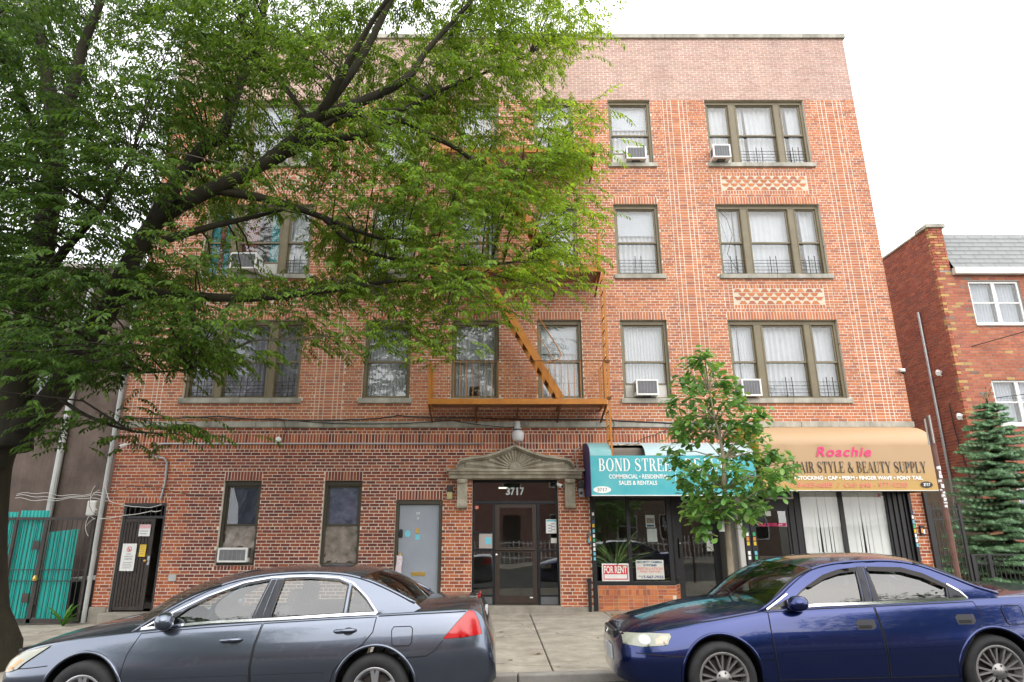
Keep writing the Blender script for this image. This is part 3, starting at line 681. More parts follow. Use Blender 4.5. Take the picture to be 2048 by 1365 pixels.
# ================================================================== doors of the apartment house
# cellar door with iron gate leaf, left
x0, x1, z0, z1 = LD
f = MB().box(x0, x0 + .05, D + .03, D + .16, z0, z1).box(x1 - .05, x1, D + .03, D + .16, z0, z1).box(x0 + .05, x1 - .05, D + .03, D + .16, z1 - .05, z1).box(x0 + .05, x1 - .05, D + .05, D + .1, z1 - .31, z1 - .26)
for i in range(7): xx = x0 + .1 + i * .115; f.bar((xx, D + .075, z1 - .26), (xx, D + .075, z1 - .05), .014)
cd_ = f.build('doorway', M['black'], apt, label='black iron cellar doorway with barred transom')
lx0, lx1, ly = x0 + .055, x0 + .70, D + .04
lf = MB().box(lx0, lx0 + .05, ly, ly + .04, z0 + .03, z1 - .32).box(lx1 - .05, lx1, ly, ly + .04, z0 + .03, z1 - .32).box(lx0 + .05, lx1 - .05, ly, ly + .04, z1 - .38, z1 - .32).box(lx0 + .05, lx1 - .05, ly, ly + .04, z0 + .03, z0 + .1).box(lx0 + .05, lx1 - .05, ly - .002, ly + .03, 1.08, 1.16)
leaf = lf.build('door_leaf', M['rust_black'], cd_)
for i in range(8):
    xx = lx0 + .055 + i * .069; bx('slat', M['brown_slat'] if 'brown_slat' in M else M.setdefault('brown_slat', mat('brown_iron_slat', (.028, .018, .013), .6, .3, 6, .2, 40)), leaf, xx, xx + .055, ly + .012, ly + .022, z0 + .1, z1 - .38)
MB().lathe([(.012, 0), (.03, -.02), (.034, -.045), (.02, -.06)], 12, 'y', (lx1 - .085, ly, 1.0)).build('knob', mat('brass', (.45, .28, .1), .35, .1, metal=.9), leaf, smooth=True)
bx('lock_plate', M['steel'], leaf, lx1 - .055, lx1 - .005, ly - .006, ly, .92, 1.1)
def sign(name, x0, x1, z0, z1, y, m, label, cat='sign', th=.004, group=None):
    return MB().box(x0, x1, y, y + th, z0, z1).build(name, M[m] if isinstance(m, str) else m, label=label, cat=cat, group=group)
s1 = sign('notice_sign', -7.94, -7.645, .80, 1.35, ly - .012, 'white', 'white garbage notice with red prohibition symbol on the cellar gate')
ring = MB(); o_ = arc(-7.79, 1.235, .055, .055, 0, 360, 24); i_ = arc(-7.79, 1.235, .043, .043, 0, 360, 24)
for k in range(24): ring.add([(p[0], ly - .0135, p[1]) for p in (o_[k], o_[k + 1], i_[k + 1], i_[k])], [(0, 1, 2, 3)])
ring.add([(-7.835, ly - .014, 1.268), (-7.825, ly - .014, 1.278), (-7.745, ly - .014, 1.202), (-7.755, ly - .014, 1.192)], [(0, 1, 2, 3)])
ring.build('prohibition_symbol', M['t_red'], s1)
MB().prism([(-7.805, 1.2), (-7.78, 1.2), (-7.775, 1.25), (-7.81, 1.25)], ly - .0133, ly - .0125).build('pictogram', M['t_grey'], s1)
lettering('PLACE', -7.835, -7.745, 1.125, 1.155, ly - .0135, 't_grey', s1); lettering('GARBAGE IN', -7.88, -7.69, 1.075, 1.105, ly - .0135, 't_grey', s1); lettering('DUMPSTER', -7.87, -7.70, 1.025, 1.055, ly - .0135, 't_grey', s1)
for i in range(4): bx('printed_line', M['t_grey'], s1, -7.89, -7.69 - .02 * (i % 2), ly - .0135, ly - .0125, .968 - i * .037, .978 - i * .037)
s2 = sign('notice_sign', -7.645, -7.405, 1.50, 1.74, ly - .012, 'white', 'small white notice with pink heading at the top of the cellar gate')
MB().box(-7.64, -7.41, ly - .0135, ly - .012, 1.66, 1.735).build('heading_band', mat('pink_band', (.75, .42, .45), .6), s2); bx('printed_line', M['t_grey'], s2, -7.62, -7.45, ly - .0135, ly - .0125, 1.60, 1.612); bx('printed_line', M['t_grey'], s2, -7.62, -7.47, ly - .0135, ly - .0125, 1.545, 1.557)
s3 = sign('notice_sign', -7.575, -7.44, 1.085, 1.33, ly - .012, 'yellow', 'small yellow notice beside the lock of the cellar gate')
for i in range(5): MB().box(-7.555, -7.46 + rng.uniform(-.02, .005), ly - .0135, ly - .0125, 1.30 - i * .04, 1.31 - i * .04).build('printed_line', M['t_grey'], s3)
# grey steel door
x0, x1, z0, z1 = GD
f = MB().box(x0 + .002, x0 + .062, D + .03, D + .15, z0, z1 - .002).box(x1 - .062, x1 - .002, D + .03, D + .15, z0, z1 - .002).box(x0 + .062, x1 - .062, D + .03, D + .15, z1 - .09, z1 - .002)
gdr = f.build('doorway', M['frame_dk'], apt, bevel=.006)
gy = D + .085
lf = MB().box(x0 + .068, x1 - .068, gy, gy + .04, z0 + .01, z1 - .095).build('door_leaf', mat('grey_door_paint', (.25, .28, .33), .45, .08, 2, .06, 30, col2=(.29, .32, .37)), gdr, bevel=.004)
M['brass'] = mat('polished_brass', (.62, .42, .12), .3, .1, metal=.7)
bx('mail_slot', M['brass'], lf, -1.80, -1.50, gy - .012, gy, .70, .78, bevel=.004); bx('slot_flap', M['brass'], lf, -1.775, -1.525, gy - .018, gy - .0125, .715, .765)
bx('smart_lock', M['black'], lf, -2.085, -2.01, gy - .035, gy, 1.47, 1.64, bevel=.02)
bx('peephole_plate', M['brass'], lf, -1.73, -1.66, gy - .012, gy, 1.555, 1.665, bevel=.02)
bx('sticker', M['t_cyan'], lf, -1.74, -1.64, gy - .002, gy - .0005, 1.43, 1.54); oval('sticker', -1.905, 1.55, .06, .07, gy - .002, 't_cyan', lf)
bx('strike_edge', M['steel'], lf, -2.094, -2.082, gy - .004, gy - .0005, .2, 1.45); MB().lathe([(.01, 0), (.03, -.02), (.035, -.05), (.02, -.065)], 12, 'y', (-2.05, gy, 1.13)).build('knob', M['brass'], lf, smooth=True)
lettering('CW', -1.735, -1.655, 1.95, 2.0, gy - .003, 't_white', lf); lettering('1', -1.702, -1.686, 1.85, 1.89, gy - .003, 't_white', lf)
bag = MB()
g = []
for r_ in range(7): g.append([(-2.115 + .12 * i / 5 + .01 * sin(r_), gy - .075 - .018 * sin(pi * i / 5) + rng.uniform(-.006, .006), 1.11 - .36 * r_ / 6) for i in range(6)])
bag.grid(g); g2 = [[(p[0], gy - .045, p[2]) for p in row] for row in g]; bag.grid(g2)
for a_ in (0, 5): bag.grid([[g[r_][a_] for r_ in range(7)], [g2[r_][a_] for r_ in range(7)]])
bag.grid([g[6], g2[6]])
bag.build('shopping_bag', mat('patterned_plastic', (.72, .68, .70), .5, .2, 35, .3, 20, col2=(.5, .36, .42)), smooth=True, label='small patterned plastic bag hanging on the grey door knob', cat='bag')

# main entrance
x0, x1, z0, z1 = EN; ey = D + .14
M['alu_dk'] = mat('dark_bronze_aluminium', (.014, .015, .020), .35, .15, 5, metal=.3); M['brown'] = mat('brown_aluminium', (.035, .021, .015), .4, .15, 5, .05)
fr = MB()
for (a, b, c, d) in ((x0 + .002, x0 + .035, z0, z1), (x1 - .035, x1 - .002, z0, z1), (x0 + .035, x1 - .035, z1 - .06, z1), (x0 + .035, x1 - .035, 2.175, 2.24), (-.085, -.04, z0, 2.175), (.87, .925, z0, 2.175), (x0 + .035, -.085, z0, z0 + .17), (.925, x1 - .035, z0, z0 + .17), (x0 + .035, -.085, 1.20, 1.235), (.925, x1 - .035, 1.20, 1.235), (x0 + .035, -.085, 1.56, 1.59), (-.40, -.385, 1.235, 1.56), (x0 + .035, -.085, z0 + .17, z0 + .20), (.925, x1 - .035, z0 + .17, z0 + .2)):
    fr.box(a, b, ey, ey + .09, c, d)
ent = fr.build('entrance', M['alu_dk'], apt, bevel=.004, label='dark aluminium entrance with sidelights and transom')
for (a, b) in ((x0 + .04, -.09), (.93, x1 - .04)): bx('kick_panel', mat('grey_panel', (.10, .105, .11), .5), ent, a, b, ey - .004, ey - .001, z0 + .01, z0 + .155)
for (a, b, c, d) in ((x0 + .035, x1 - .035, 2.24, z1 - .06), (x0 + .035, -.085, 1.59, 2.175), (x0 + .035, -.40, 1.235, 1.56), (x0 + .035, -.085, z0 + .2, 1.20), (.925, x1 - .035, 1.235, 2.175), (.925, x1 - .035, z0 + .2, 1.20)):
    bx('pane', M['glass_shop'], ent, a - .004, b + .004, ey + .04, ey + .046, c - .004, d + .004)
dl = MB(); 
for (a, b, c, d) in ((-.036, .062, z0 + .02, 2.17), (.77, .866, z0 + .02, 2.17), (.062, .77, 2.09, 2.17), (.062, .77, 1.165, 1.27), (.062, .77, z0 + .02, .315)): dl.box(a, b, ey + .012, ey + .06, c, d)
dl = dl.build('door_leaf', M['brown'], ent, bevel=.004)
for (c, d) in ((1.27, 2.09), (.315, 1.165)): bx('pane', M['glass_shop'], dl, .058, .774, ey + .034, ey + .04, c - .004, d + .004)
MB().tube([(-.01, ey - .03, 1.225), (.84, ey - .03, 1.225)], .016, 8).bar((.0, ey - .03, 1.225), (.0, ey + .012, 1.225), .02).bar((.83, ey - .03, 1.225), (.83, ey + .012, 1.225), .02).build('push_bar', M['brown'], dl)
MB().lathe([(.022, 0), (.022, -.012), (.012, -.016)], 14, 'y', (-.005, ey + .012, 1.12)).build('lock_cylinder', M['chrome'], dl)
bx('label_plate', M['white'], dl, .70, .765, ey + .009, ey + .0115, .255, .28)
lettering('3717', .20, .61, 2.365, 2.525, ey + .03, 't_silver', ent, bold=.03)
bx('intercom', mat('intercom_plate', (.42, .38, .36), .4, .05, metal=.3), ent, -.375, -.09, ey + .015, ey + .03, 1.25, 1.55); bx('sticker', M['t_cyan'], ent, -.24, -.12, ey + .011, ey + .0145, 1.335, 1.475)
n1 = sign('paper_notice', 1.07, 1.30, 1.56, 1.85, ey + .034, 'white', 'white typed notice taped inside the sidelight glass right of the entrance door', 'notice', .002)
MB().box(1.08, 1.295, ey + .0325, ey + .0338, 1.805, 1.84).build('heading_band', M['t_cyan'], n1)
for i in range(6): MB().box(1.11 + (.07 if i % 2 else 0), 1.20 + (.06 if i % 2 else 0), ey + .0325, ey + .0338, 1.60 + i * .03, 1.612 + i * .03).build('printed_line', M['t_navy'], n1)
sign('paper_notice', 1.17, 1.30, 1.36, 1.46, ey + .034, 'offwhite', 'small pale card under the typed notice in the entrance sidelight', 'notice', .002)
o = oval('round_sticker', -.43, 2.10, .04, .04, ey + .036, 't_fadepink', None); setp(o, 'round pink sticker in the upper left sidelight of the entrance', 'sticker')
bx('lamp_tube', mat('ceiling_lamp', (.9, .9, .8), .5, emit=(1, .95, .8), estr=1.5), apt, .05, .25, D + .9, D + .98, 2.55, 2.58)
# stone door case: pediment on brackets
ped = empty('door_pediment', (.4, D, 2.0), 'weathered limestone door pediment with sunburst shell on two scroll brackets above the entrance', 'pediment')
y0 = D - .30
MB().prismx([(D + .02, 2.875), (y0, 2.875), (y0, 2.84), (y0 + .03, 2.83), (y0 + .05, 2.78), (y0 + .10, 2.76), (y0 + .12, 2.70), (y0 + .16, 2.685), (D + .02, 2.685)], -1.03, 1.84).build('cornice', M['pedstone'], ped)
for s in (-1, 1):
    bx('cornice_end', M['pedstone'], ped, .405 + s * 1.46 - .03, .405 + s * 1.46 + .03, y0 - .012, D - .02, 2.84, 2.885, bevel=.006)
PT = [(0, .51), (.03, .495), (.1, .455), (.25, .375), (.48, .285), (.75, .235), (.9, .20), (.96, .14), (1.0, .02)]
def pedtop(t): return 2.885 + lerp_tab(PT, t)
prof = [(-t, pedtop(t)) for t in np.linspace(1, 0, 34)] + [(t, pedtop(t)) for t in np.linspace(0, 1, 34)[1:]]
W_ = 1.28; XC = .405
outl = [(XC - W_, 2.88)] + [(XC + u * W_, z) for u, z in prof] + [(XC + W_, 2.88)]
MB().prism(outl, D - .13, D + .02).build('tympanum', M['pedstone'], ped)
rim = MB()
for k in range(len(prof) - 1):
    (u0, za), (u1, zb_) = prof[k], prof[k + 1]
    A = (XC + u0 * W_, za); B = (XC + u1 * W_, zb_)
    rim.add([(A[0], D - .24, A[1] + .03), (B[0], D - .24, B[1] + .03), (B[0], D - .0, B[1] + .03), (A[0], D - .0, A[1] + .03), (A[0], D - .24, A[1] - .025), (B[0], D - .24, B[1] - .025), (B[0], D - .0, B[1] - .025), (A[0], D - .0, A[1] - .025)], [(0, 1, 2, 3), (4, 7, 6, 5), (0, 4, 5, 1)])
    rim.add([(A[0], D - .18, A[1] - .025), (B[0], D - .18, B[1] - .025), (B[0], D - .18, B[1] - .06), (A[0], D - .18, A[1] - .06), (A[0], D - .0, A[1] - .06), (B[0], D - .0, B[1] - .06)], [(0, 3, 2, 1), (3, 4, 5, 2)])
rim.build('raking_cornice', M['pedstone'], ped)
for k in range(15):                                   # sunburst rays
    a = pi * (k + .5) / 15; d = Vector((cos(a), 0, sin(a))); n_ = Vector((-sin(a), 0, cos(a)))
    r0 = .15; rr = 1.1
    while rr > .2 and (2.90 + rr * sin(a) > pedtop(min(1, abs(rr * cos(a)) / W_)) - .09 or abs(rr * cos(a)) > W_ - .12): rr -= .01
    c = Vector((XC, D - .132, 2.90)); wa, wb = r0 * .10 * 2 * .8, rr * .10 * 2 * .82
    tip = .05 if True else 0
    A = [c + d * r0 - n_ * wa / 2, c + d * rr - n_ * wb / 2, c + d * rr + n_ * wb / 2, c + d * r0 + n_ * wa / 2, c + d * r0 + Vector((0, -.012, 0)), c + d * rr + Vector((0, -tip, 0))]
    MB().add(A, [(0, 1, 5, 4), (4, 5, 2, 3), (1, 2, 5), (0, 4, 3)]).build('ray', M['pedstone'], ped)
hub = MB(); g = []
for i in range(9):
    b_ = pi / 2 * i / 8; g.append([(XC + .15 * cos(pi * j / 14) * cos(b_), D - .13 - .07 * sin(b_), 2.89 + .16 * sin(pi * j / 14) * cos(b_)) for j in range(15)])
hub.grid(g); hub.build('shell_hub', M['pedstone'], ped, smooth=True)
for xc in (-.74, 1.58):
    b = MB().prismx([(D + .02, 2.684), (D - .24, 2.684), (D - .24, 2.62), (D - .20, 2.59), (D - .17, 2.40), (D - .14, 2.25), (D - .145, 2.20), (D - .175, 2.17), (D - .18, 2.13), (D - .16, 2.085), (D - .11, 2.07), (D + .02, 2.07)], xc - .108, xc + .108).build('bracket', M['pedstone'], ped, bevel=.008)
    MB().lathe([(.052, -.116), (.052, .116)], 14, 'x', (xc, D - .115, 2.13)).build('scroll', M['pedstone'], b)
    bx('flute', M['pedstone'], b, xc - .07, xc + .07, D - .262, D - .242, 2.60, 2.67)
# ================================================================== shop on the left: estate office
# shell of the two shops
shop = MB().box(2.02, 8.93, D + 3.6, D + 3.7, -.1, 3.55).box(4.93, 5.03, D + .25, D + 3.6, -.1, 3.55)
shop.build('inner_partition', M['int_wall'], apt)
bx('shop_floor', M['concrete_d'], apt, 1.9, 8.95, D - .0, D + 3.7, -.5, .06)
bx('shop_ceiling', M['offwhite'], apt, 2.0, 8.94, D + .2, D + 3.7, 3.0, 3.08)
sf = empty('storefront', (3.5, D, .0), parent=apt); sf['label'] = 'black framed estate office shop front with brick bulkhead'
def pc(name, m, *a, par=None, **k): return bx(name, M[m] if isinstance(m, str) else m, par or sf, *a, **k)
pc('gate_rail', 'black', 2.02, 2.10, D - .06, D + .12, -.1, 3.3, bevel=.004)
pc('head_panel', 'black', 2.10, 4.92, D + .02, D + .10, 2.32, 3.3)
pc('sill_bar', 'black', 2.10, 3.74, D - .02, D + .10, .525, .60, bevel=.004)
pc('mullion', 'black', 2.785, 2.86, D + .0, D + .08, .60, 2.32); pc('mullion', 'black', 3.65, 3.735, D + .0, D + .08, .60, 2.32)
pc('mullion', 'black', 3.88, 3.95, D + .42, D + .50, .52, 2.32)
pc('pane', 'glass_shop', 2.095, 2.79, D + .035, D + .041, .595, 2.325); pc('pane', 'glass_shop', 2.855, 3.655, D + .035, D + .041, .595, 2.325)
MB().add([(3.735, D + .06, .55), (3.90, D + .44, .55), (3.90, D + .44, 2.32), (3.735, D + .06, 2.32)], [(0, 1, 2, 3)]).build('pane', M['glass_shop'], sf)
MB().add([(3.73, D + .02, .52), (3.95, D + .48, .52), (3.90, D + .5, .52), (3.68, D + .08, .52), (3.73, D + .02, .60), (3.95, D + .48, .60), (3.90, D + .5, .60), (3.68, D + .08, .60)], [(0, 3, 2, 1), (4, 5, 6, 7), (0, 1, 5, 4), (1, 2, 6, 5), (2, 3, 7, 6), (3, 0, 4, 7)]).build('sill_bar', M['black'], sf)
# brick bulkhead under the window, its stacked bricks one by one
BK = []
zt = .515
MB().add([(2.11, D - .01, -.3), (3.735, D - .01, -.3), (3.945, D + .45, -.3), (2.11, D + .45, -.3), (2.11, D - .01, zt), (3.735, D - .01, zt), (3.945, D + .45, zt), (2.11, D + .45, zt)], [(0, 3, 2, 1), (4, 5, 6, 7), (0, 1, 5, 4), (1, 2, 6, 5), (2, 3, 7, 6), (3, 0, 4, 7)]).build('bulkhead', M['mortar'], sf)
yb0 = D - .02
def bb(xa, xb, za, zb, rot=None):
    c = PAL_RED[rng.integers(len(PAL_RED))] * rng.uniform(1.0, 1.3) * np.array((1.05, 1.2, 1.1))
    o = mkobj('brick', ub, sf); w_ = xb - xa
    if rot is None: o.location = ((xa + xb) / 2, yb0 + .03 + rng.uniform(-.002, .002), (za + zb) / 2)
    else:
        o.rotation_euler.z = rot; d = Vector((cos(rot), sin(rot), 0)); nrm = Vector((sin(rot), -cos(rot), 0)); p = Vector((3.735, D - .01, 0)) + d * ((xa + xb) / 2) + nrm * -.02; o.location = (p.x, p.y, (za + zb) / 2)
    o.scale = (w_, .06, zb - za); o.color = (*c, 1)
xw = [(2.115 + i * (1.62 / 8)) for i in range(9)]
for i in range(8): bb(xw[i] + .005, xw[i + 1] - .005, zt - .065, zt - .004)
xx = 2.115; n = 21
for i in range(16): bb(xx + .005, xx + .0775 - .005, zt - .19, zt - .075); xx += .0775
for r_ in range(2): 
    bb(xx + .005, xx + .19, zt - .13 + r_ * .058 - .055, zt - .13 + r_ * .058 - .004); bb(xx + .2, 3.73, zt - .13 + r_ * .058 - .055, zt - .13 + r_ * .058 - .004)
for r_ in range(7):
    z1_ = zt - .198 - r_ * .0684; xx = 2.115
    for w_ in (.104, .206, .104, .206, .104, .206, .104, .206, .104, .206):
        if xx + w_ > 3.74: w_ = 3.735 - xx
        if w_ > .04: bb(xx + .005, xx + w_ - .005, z1_ - .058, z1_)
        xx += w_
ra = math.atan2(.46, .21)
for r_ in range(9):
    z1_ = zt - .004 - r_ * .0684
    for (a, b) in (((.0, .2), (.2, .4), (.4, .5)) if r_ % 2 else ((.0, .1), (.1, .3), (.3, .5))): bb(a + .005, b - .005, z1_ - .058, z1_, ra)
# recessed glazed door
dy = D + .50
dr = MB()
for (a, b, c, d) in ((3.95, 4.08, .0, 2.32), (4.76, 4.90, .0, 2.32), (4.08, 4.76, 2.20, 2.32), (4.08, 4.76, .02, .26)): dr.box(a, b, dy, dy + .06, c, d)
dl = dr.build('door_leaf', M['black'], sf, bevel=.004); bx('pane', M['glass_shop'], dl, 4.075, 4.765, dy + .03, dy + .036, .255, 2.205)
bx('handle', M['black'], dl, 3.985, 4.03, dy - .07, dy - .001, 1.05, 1.45, bevel=.01); MB().lathe([(.02, 0), (.02, -.01)], 12, 'y', (4.01, dy - .071, 1.35)).build('lock_cylinder', M['chrome'], dl)
pc('shop_wall', mat('grey_metal_cladding', (.12, .115, .105), .6, .1, 2), 4.90, 5.14, D + .10, D + .56, -.1, 3.2)
pc('shop_column', mat('pale_column_paint', (.48, .47, .45), .6, .1, 2), 5.14, 5.26, D - .03, D + .30, -.1, 3.2, bevel=.02)
for i, (z, m_) in enumerate(((1.96, 't_white'), (1.80, 't_blue'), (1.72, 'yellow'), (1.61, 't_cyan'), (1.51, 't_white'), (1.42, 't_green'), (1.33, 't_white'), (1.24, 't_white'), (1.15, 't_cyan'), (1.05, 't_cyan'))):
    pc('sticker', m_, 2.042, 2.085, D - .063, D - .0605, z - .035, z + .03)
kb = bx('keypad', M['grille_dk'], None, 1.935, 2.015, D - .06, D - .004, 1.34, 1.56, label='small grey keypad box with stickers on the wall beside the estate office', cat='keypad', bevel=.012)
bx('sticker', M['t_cyan'], kb, 1.945, 1.97, D - .0625, D - .0605, 1.37, 1.45); bx('sticker', M['t_orange'], kb, 1.975, 2.005, D - .0625, D - .0605, 1.40, 1.5)
# signs in the window
wy = D + .015
s = sign('for_rent_sign', 2.215, 2.785, .60, .95, wy, 'white', 'red and white FOR RENT sign in the estate office window', group=None)
b = MB()
for (a, c, d, e) in ((2.245, 2.755, .735, .92),): b.box(a, c, wy - .0015, wy - .0002, d, e)
b.build('red_field', M['t_red'], s)
b = MB().box(2.245, 2.262, wy - .0015, wy - .0002, .63, .735).box(2.738, 2.755, wy - .0015, wy - .0002, .63, .735).box(2.262, 2.738, wy - .0015, wy - .0002, .63, .65); b.build('red_border', M['t_red'], s)
lettering('FOR RENT', 2.262, 2.738, .755, .90, wy - .003, 't_white', s, bold=.03)
s = sign('camera_service_sign', 2.935, 3.52, .635, 1.02, wy, 'offwhite', 'faded cardboard security camera service sign in the estate office window')
lettering('SECURITY CAMERA', 2.96, 3.49, .955, 1.0, wy - .003, 't_navy', s, bold=.03); lettering('SYSTEMS', 3.09, 3.37, .895, .935, wy - .003, 't_navy', s, bold=.03)
lettering('INSTALLATION', 2.965, 3.49, .825, .875, wy - .003, 't_fadepink', s, bold=.02); lettering('AND REPAIR', 3.0, 3.45, .77, .81, wy - .003, 't_fadepink', s, bold=.015); lettering('917-567-7555', 2.98, 3.50, .655, .71, wy - .003, 't_blue', s, bold=.03)
s = sign('flyer', 3.205, 3.40, 1.68, 1.935, wy + .028, 'white', 'printed flyer with a photo of people in the estate office window', 'flyer', .002)
bx('photo_print', mat('photo_print', (.12, .06, .05), .6, .6, 30, col2=(.45, .4, .35)), s, 3.22, 3.385, wy + .026, wy + .0275, 1.765, 1.875); bx('photo_print', M['t_navy'], s, 3.225, 3.38, wy + .026, wy + .0275, 1.70, 1.735)
s = sign('flyer', 3.22, 3.43, 1.385, 1.655, wy + .028, 'white', 'blank white sheet under the photo flyer in the estate office window', 'flyer', .002)
dw = dy + .02
s = sign('door_notice', 4.60, 4.80, 1.47, 1.60, dw, 'offwhite', 'upper grey sheet taped on the estate office glass door', 'notice', .002)
s = sign('door_notice', 4.62, 4.815, 1.185, 1.465, dw, 'white', 'lower white sheet with small seal on the estate office glass door', 'notice', .002)
oval('seal', 4.72, 1.36, .03, .025, dw - .003, 't_grey', s)
for i in range(3): bx('printed_line', M['t_grey'], s, 4.67, 4.77, dw - .002, dw - .0005, 1.23 + i * .03, 1.237 + i * .03)
# spiky plant behind the glass and small plants
M['spiky'] = mat('spiky_leaf', (.20, .36, .09), .5, .3, 6, col2=(.36, .50, .18), trans=.35)
M['pot'] = mat('clay_pot', (.22, .10, .06), .8, .2, 5)
def spiky(xc, y, zb, n, ln, label, cat='plant', droop=.6):
    r = empty('spiky_plant', (xc, y, zb), label, cat)
    MB().lathe([(.10, 0), (.14, .2), (.15, .22), (.13, .22)], 16, 'z', (xc, y, zb)).build('pot', M['pot'], r)
    for i in range(n):
        a = rng.uniform(0, 2 * pi); L_ = ln * rng.uniform(.65, 1.1); e = rng.uniform(.25, 1.35); d = Vector((cos(a), sin(a) * .6, 0)); p = Vector((xc, y, zb + .22)); w_ = .016; pts = []
        for k in range(6):
            pts.append(p.copy()); t = e - droop * k * .22; p = p + (d * cos(t) + Vector((0, 0, 1)) * sin(t)) * (L_ / 5)
        tw_ = rng.uniform(0, pi); nn = Vector((-d.y, d.x, 0)) * cos(tw_) + Vector((-d.x * .7, 0, .8)) * sin(tw_); nn = nn.normalized(); row1 = []; row2 = []
        for k, q in enumerate(pts): ww = w_ * (1 - (k / 5) ** 2 * .95); row1.append(q - nn * ww); row2.append(q + nn * ww)
        MB().grid([row1, row2]).build('leaf', M['spiky'], r)
spiky(2.55, D + .24, .56, 90, 1.05, 'spiky green dracaena behind the estate office window glass')
spiky(3.45, D + .40, .30, 16, .5, 'small green plant low behind the camera service sign')
bx('window_bench', M['offwhite'], apt, 2.1, 3.7, D + .12, D + .6, .2, .50)
bx('desk', mat('desk_wood', (.10, .05, .03), .5, .2, 4), None, 2.5, 4.3, D + 1.8, D + 2.5, .06, .82, label='dark wooden desk deep inside the estate office', cat='desk')
for (x, y, z) in ((2.42, D + 1.0, 2.72),):
    l = empty('ceiling_bulb', (x, y, z), 'small lit bulb on the estate office ceiling', 'lamp')
    MB().lathe([(.005, .1), (.03, .06), (.05, 0), (.03, -.04), (.005, -.05)], 14, 'z', (x, y, z - .1)).build('bulb', mat('lit_bulb', (1, 1, .9), .5, emit=(1, .95, .85), estr=12), l, smooth=True); MB().lathe([(.015, 0), (.015, .26)], 8, 'z', (x, y, z)).build('cord', M['black'], l)

# ================================================================== shop on the right: hair salon
sf2 = empty('storefront', (7, D, 0), parent=apt); sf2['label'] = 'black framed hair salon shop front with vertical blinds'
def pd(name, m, *a, **k): return pc(name, m, *a, par=sf2, **k)
pd('gate_rail', 'black', 5.27, 5.39, D - .05, D + .10, -.1, 3.3, bevel=.004); pd('gate_rail', 'black', 5.41, 5.52, D - .03, D + .10, -.1, 2.4, bevel=.004)
pd('head_panel', 'black', 5.41, 8.9, D + .02, D + .10, 2.45, 3.4); pd('head_panel', 'black', 5.52, 6.49, D + .03, D + .09, 2.10, 2.26)
dl = MB()
for (a, b, c, d) in ((5.52, 5.56, .05, 2.10), (6.25, 6.30, .05, 2.10), (5.56, 6.25, 2.02, 2.10), (5.56, 6.25, .05, .3)): dl.box(a, b, D + .05, D + .10, c, d)
dl = dl.build('door_leaf', M['black'], sf2); bx('pane', M['glass_shop'], dl, 5.556, 6.254, D + .07, D + .076, .296, 2.024)
bx('push_bar', M['brown'], dl, 5.56, 6.25, D + .03, D + .05, 1.06, 1.10); lettering('WALK IN WELCOME', 5.60, 6.24, 1.70, 1.775, D + .062, 't_pink', dl, bold=.025)
s = sign('door_notice', 5.80, 5.92, 1.92, 2.05, D + .064, 'white', 'small square white paper on the salon door glass', 'notice', .002)
for i in range(4): pd('gate_fold', 'black', 6.30 + i * .065, 6.355 + i * .065, D + .02 + .02 * (i % 2), D + .10, .0, 2.45)
for (a, b) in ((6.58, 7.41), (7.50, 8.42)): pd('pane', 'glass_clear', a - .004, b + .004, D + .06, D + .066, .50, 2.46)
for (a, b) in ((6.56, 6.58), (7.41, 7.50), (8.42, 8.46)): pd('mullion', 'black', a, b, D + .04, D + .10, .0, 2.5)
pd('sill_bar', 'black', 6.58, 8.42, D + .03, D + .12, .42, .5); pd('bulkhead', 'mortar', 6.58, 8.42, D + .04, D + .12, .0, .42)
M['vblind'] = mat('vertical_blind', (.90, .90, .88), .8, .04, 2)
for (a, b, gaps) in ((6.60, 7.41, (.33, .43, .62)), (7.52, 8.42, (.34,))):
    x = a; k = 0
    while x < b:
        w_ = .09; sl = .0
        top = bot = D + .10 + .006 * (k % 2); k += 1
        lean = .0 if not any(abs((x - a) / (b - a) - g) < .06 for g in gaps) else .035
        MB().add([(x + .002, top, 2.46), (x + w_ + .006, top + .004, 2.46), (x + w_ + .006 - lean, bot + .004, .52), (x + .002 + (lean if lean else 0), bot, .52)], [(0, 1, 2, 3)]).build('blind_slat', M['vblind'], sf2); x += w_
lettering('A', 8.28, 8.35, 2.30, 2.40, D + .055, 't_red', sf2)
for i in range(7): pd('gate_fold', 'black', 8.46 + i * .058, 8.51 + i * .058, D + .01 + .03 * (i % 2), D + .12, .0, 3.3)
pd('gate_rail', 'black', 8.87, 8.925, D - .05, D + .10, -.1, 3.3)
for x, seq in ((5.30, ('t_blue', 't_white', 't_orange', 'yellow', '', 't_white', 't_white')), (5.44, ('', 't_green', 't_orange', 'yellow', '', 't_cyan', 't_green')), (8.88, ('t_blue', 't_white', 't_cyan', 't_green', 'yellow', 't_white', 't_white', 't_cyan'))):
    for i, m_ in enumerate(seq):
        if m_: pd('sticker', m_, x, x + (.055 if x < 8 else .04), D - .0535, D - .0515, 1.60 - i * .095 + (.35 if x > 8 else 0), 1.675 - i * .095 + (.35 if x > 8 else 0))
pd('wall_pipe', 'black', 9.20, 9.26, D - .08, D - .02, -.1, 2.5)
kb = bx('keypad', M['black'], None, 9.02, 9.12, D - .05, D - .004, 1.52, 1.72, label='small black wall box with orange sticker on the brick pier of the salon', cat='keypad', bevel=.01)
bx('sticker', M['t_orange'], kb, 9.03, 9.07, D - .0525, D - .0505, 1.57, 1.66); bx('sticker', M['t_white'], kb, 9.075, 9.11, D - .0525, D - .0505, 1.55, 1.64)
ac_unit(6.10, 2.255, 'cream air conditioner with dark grille over the salon door', .50, .38, .30, 'offwhite', D + .14, 'grille_dk')
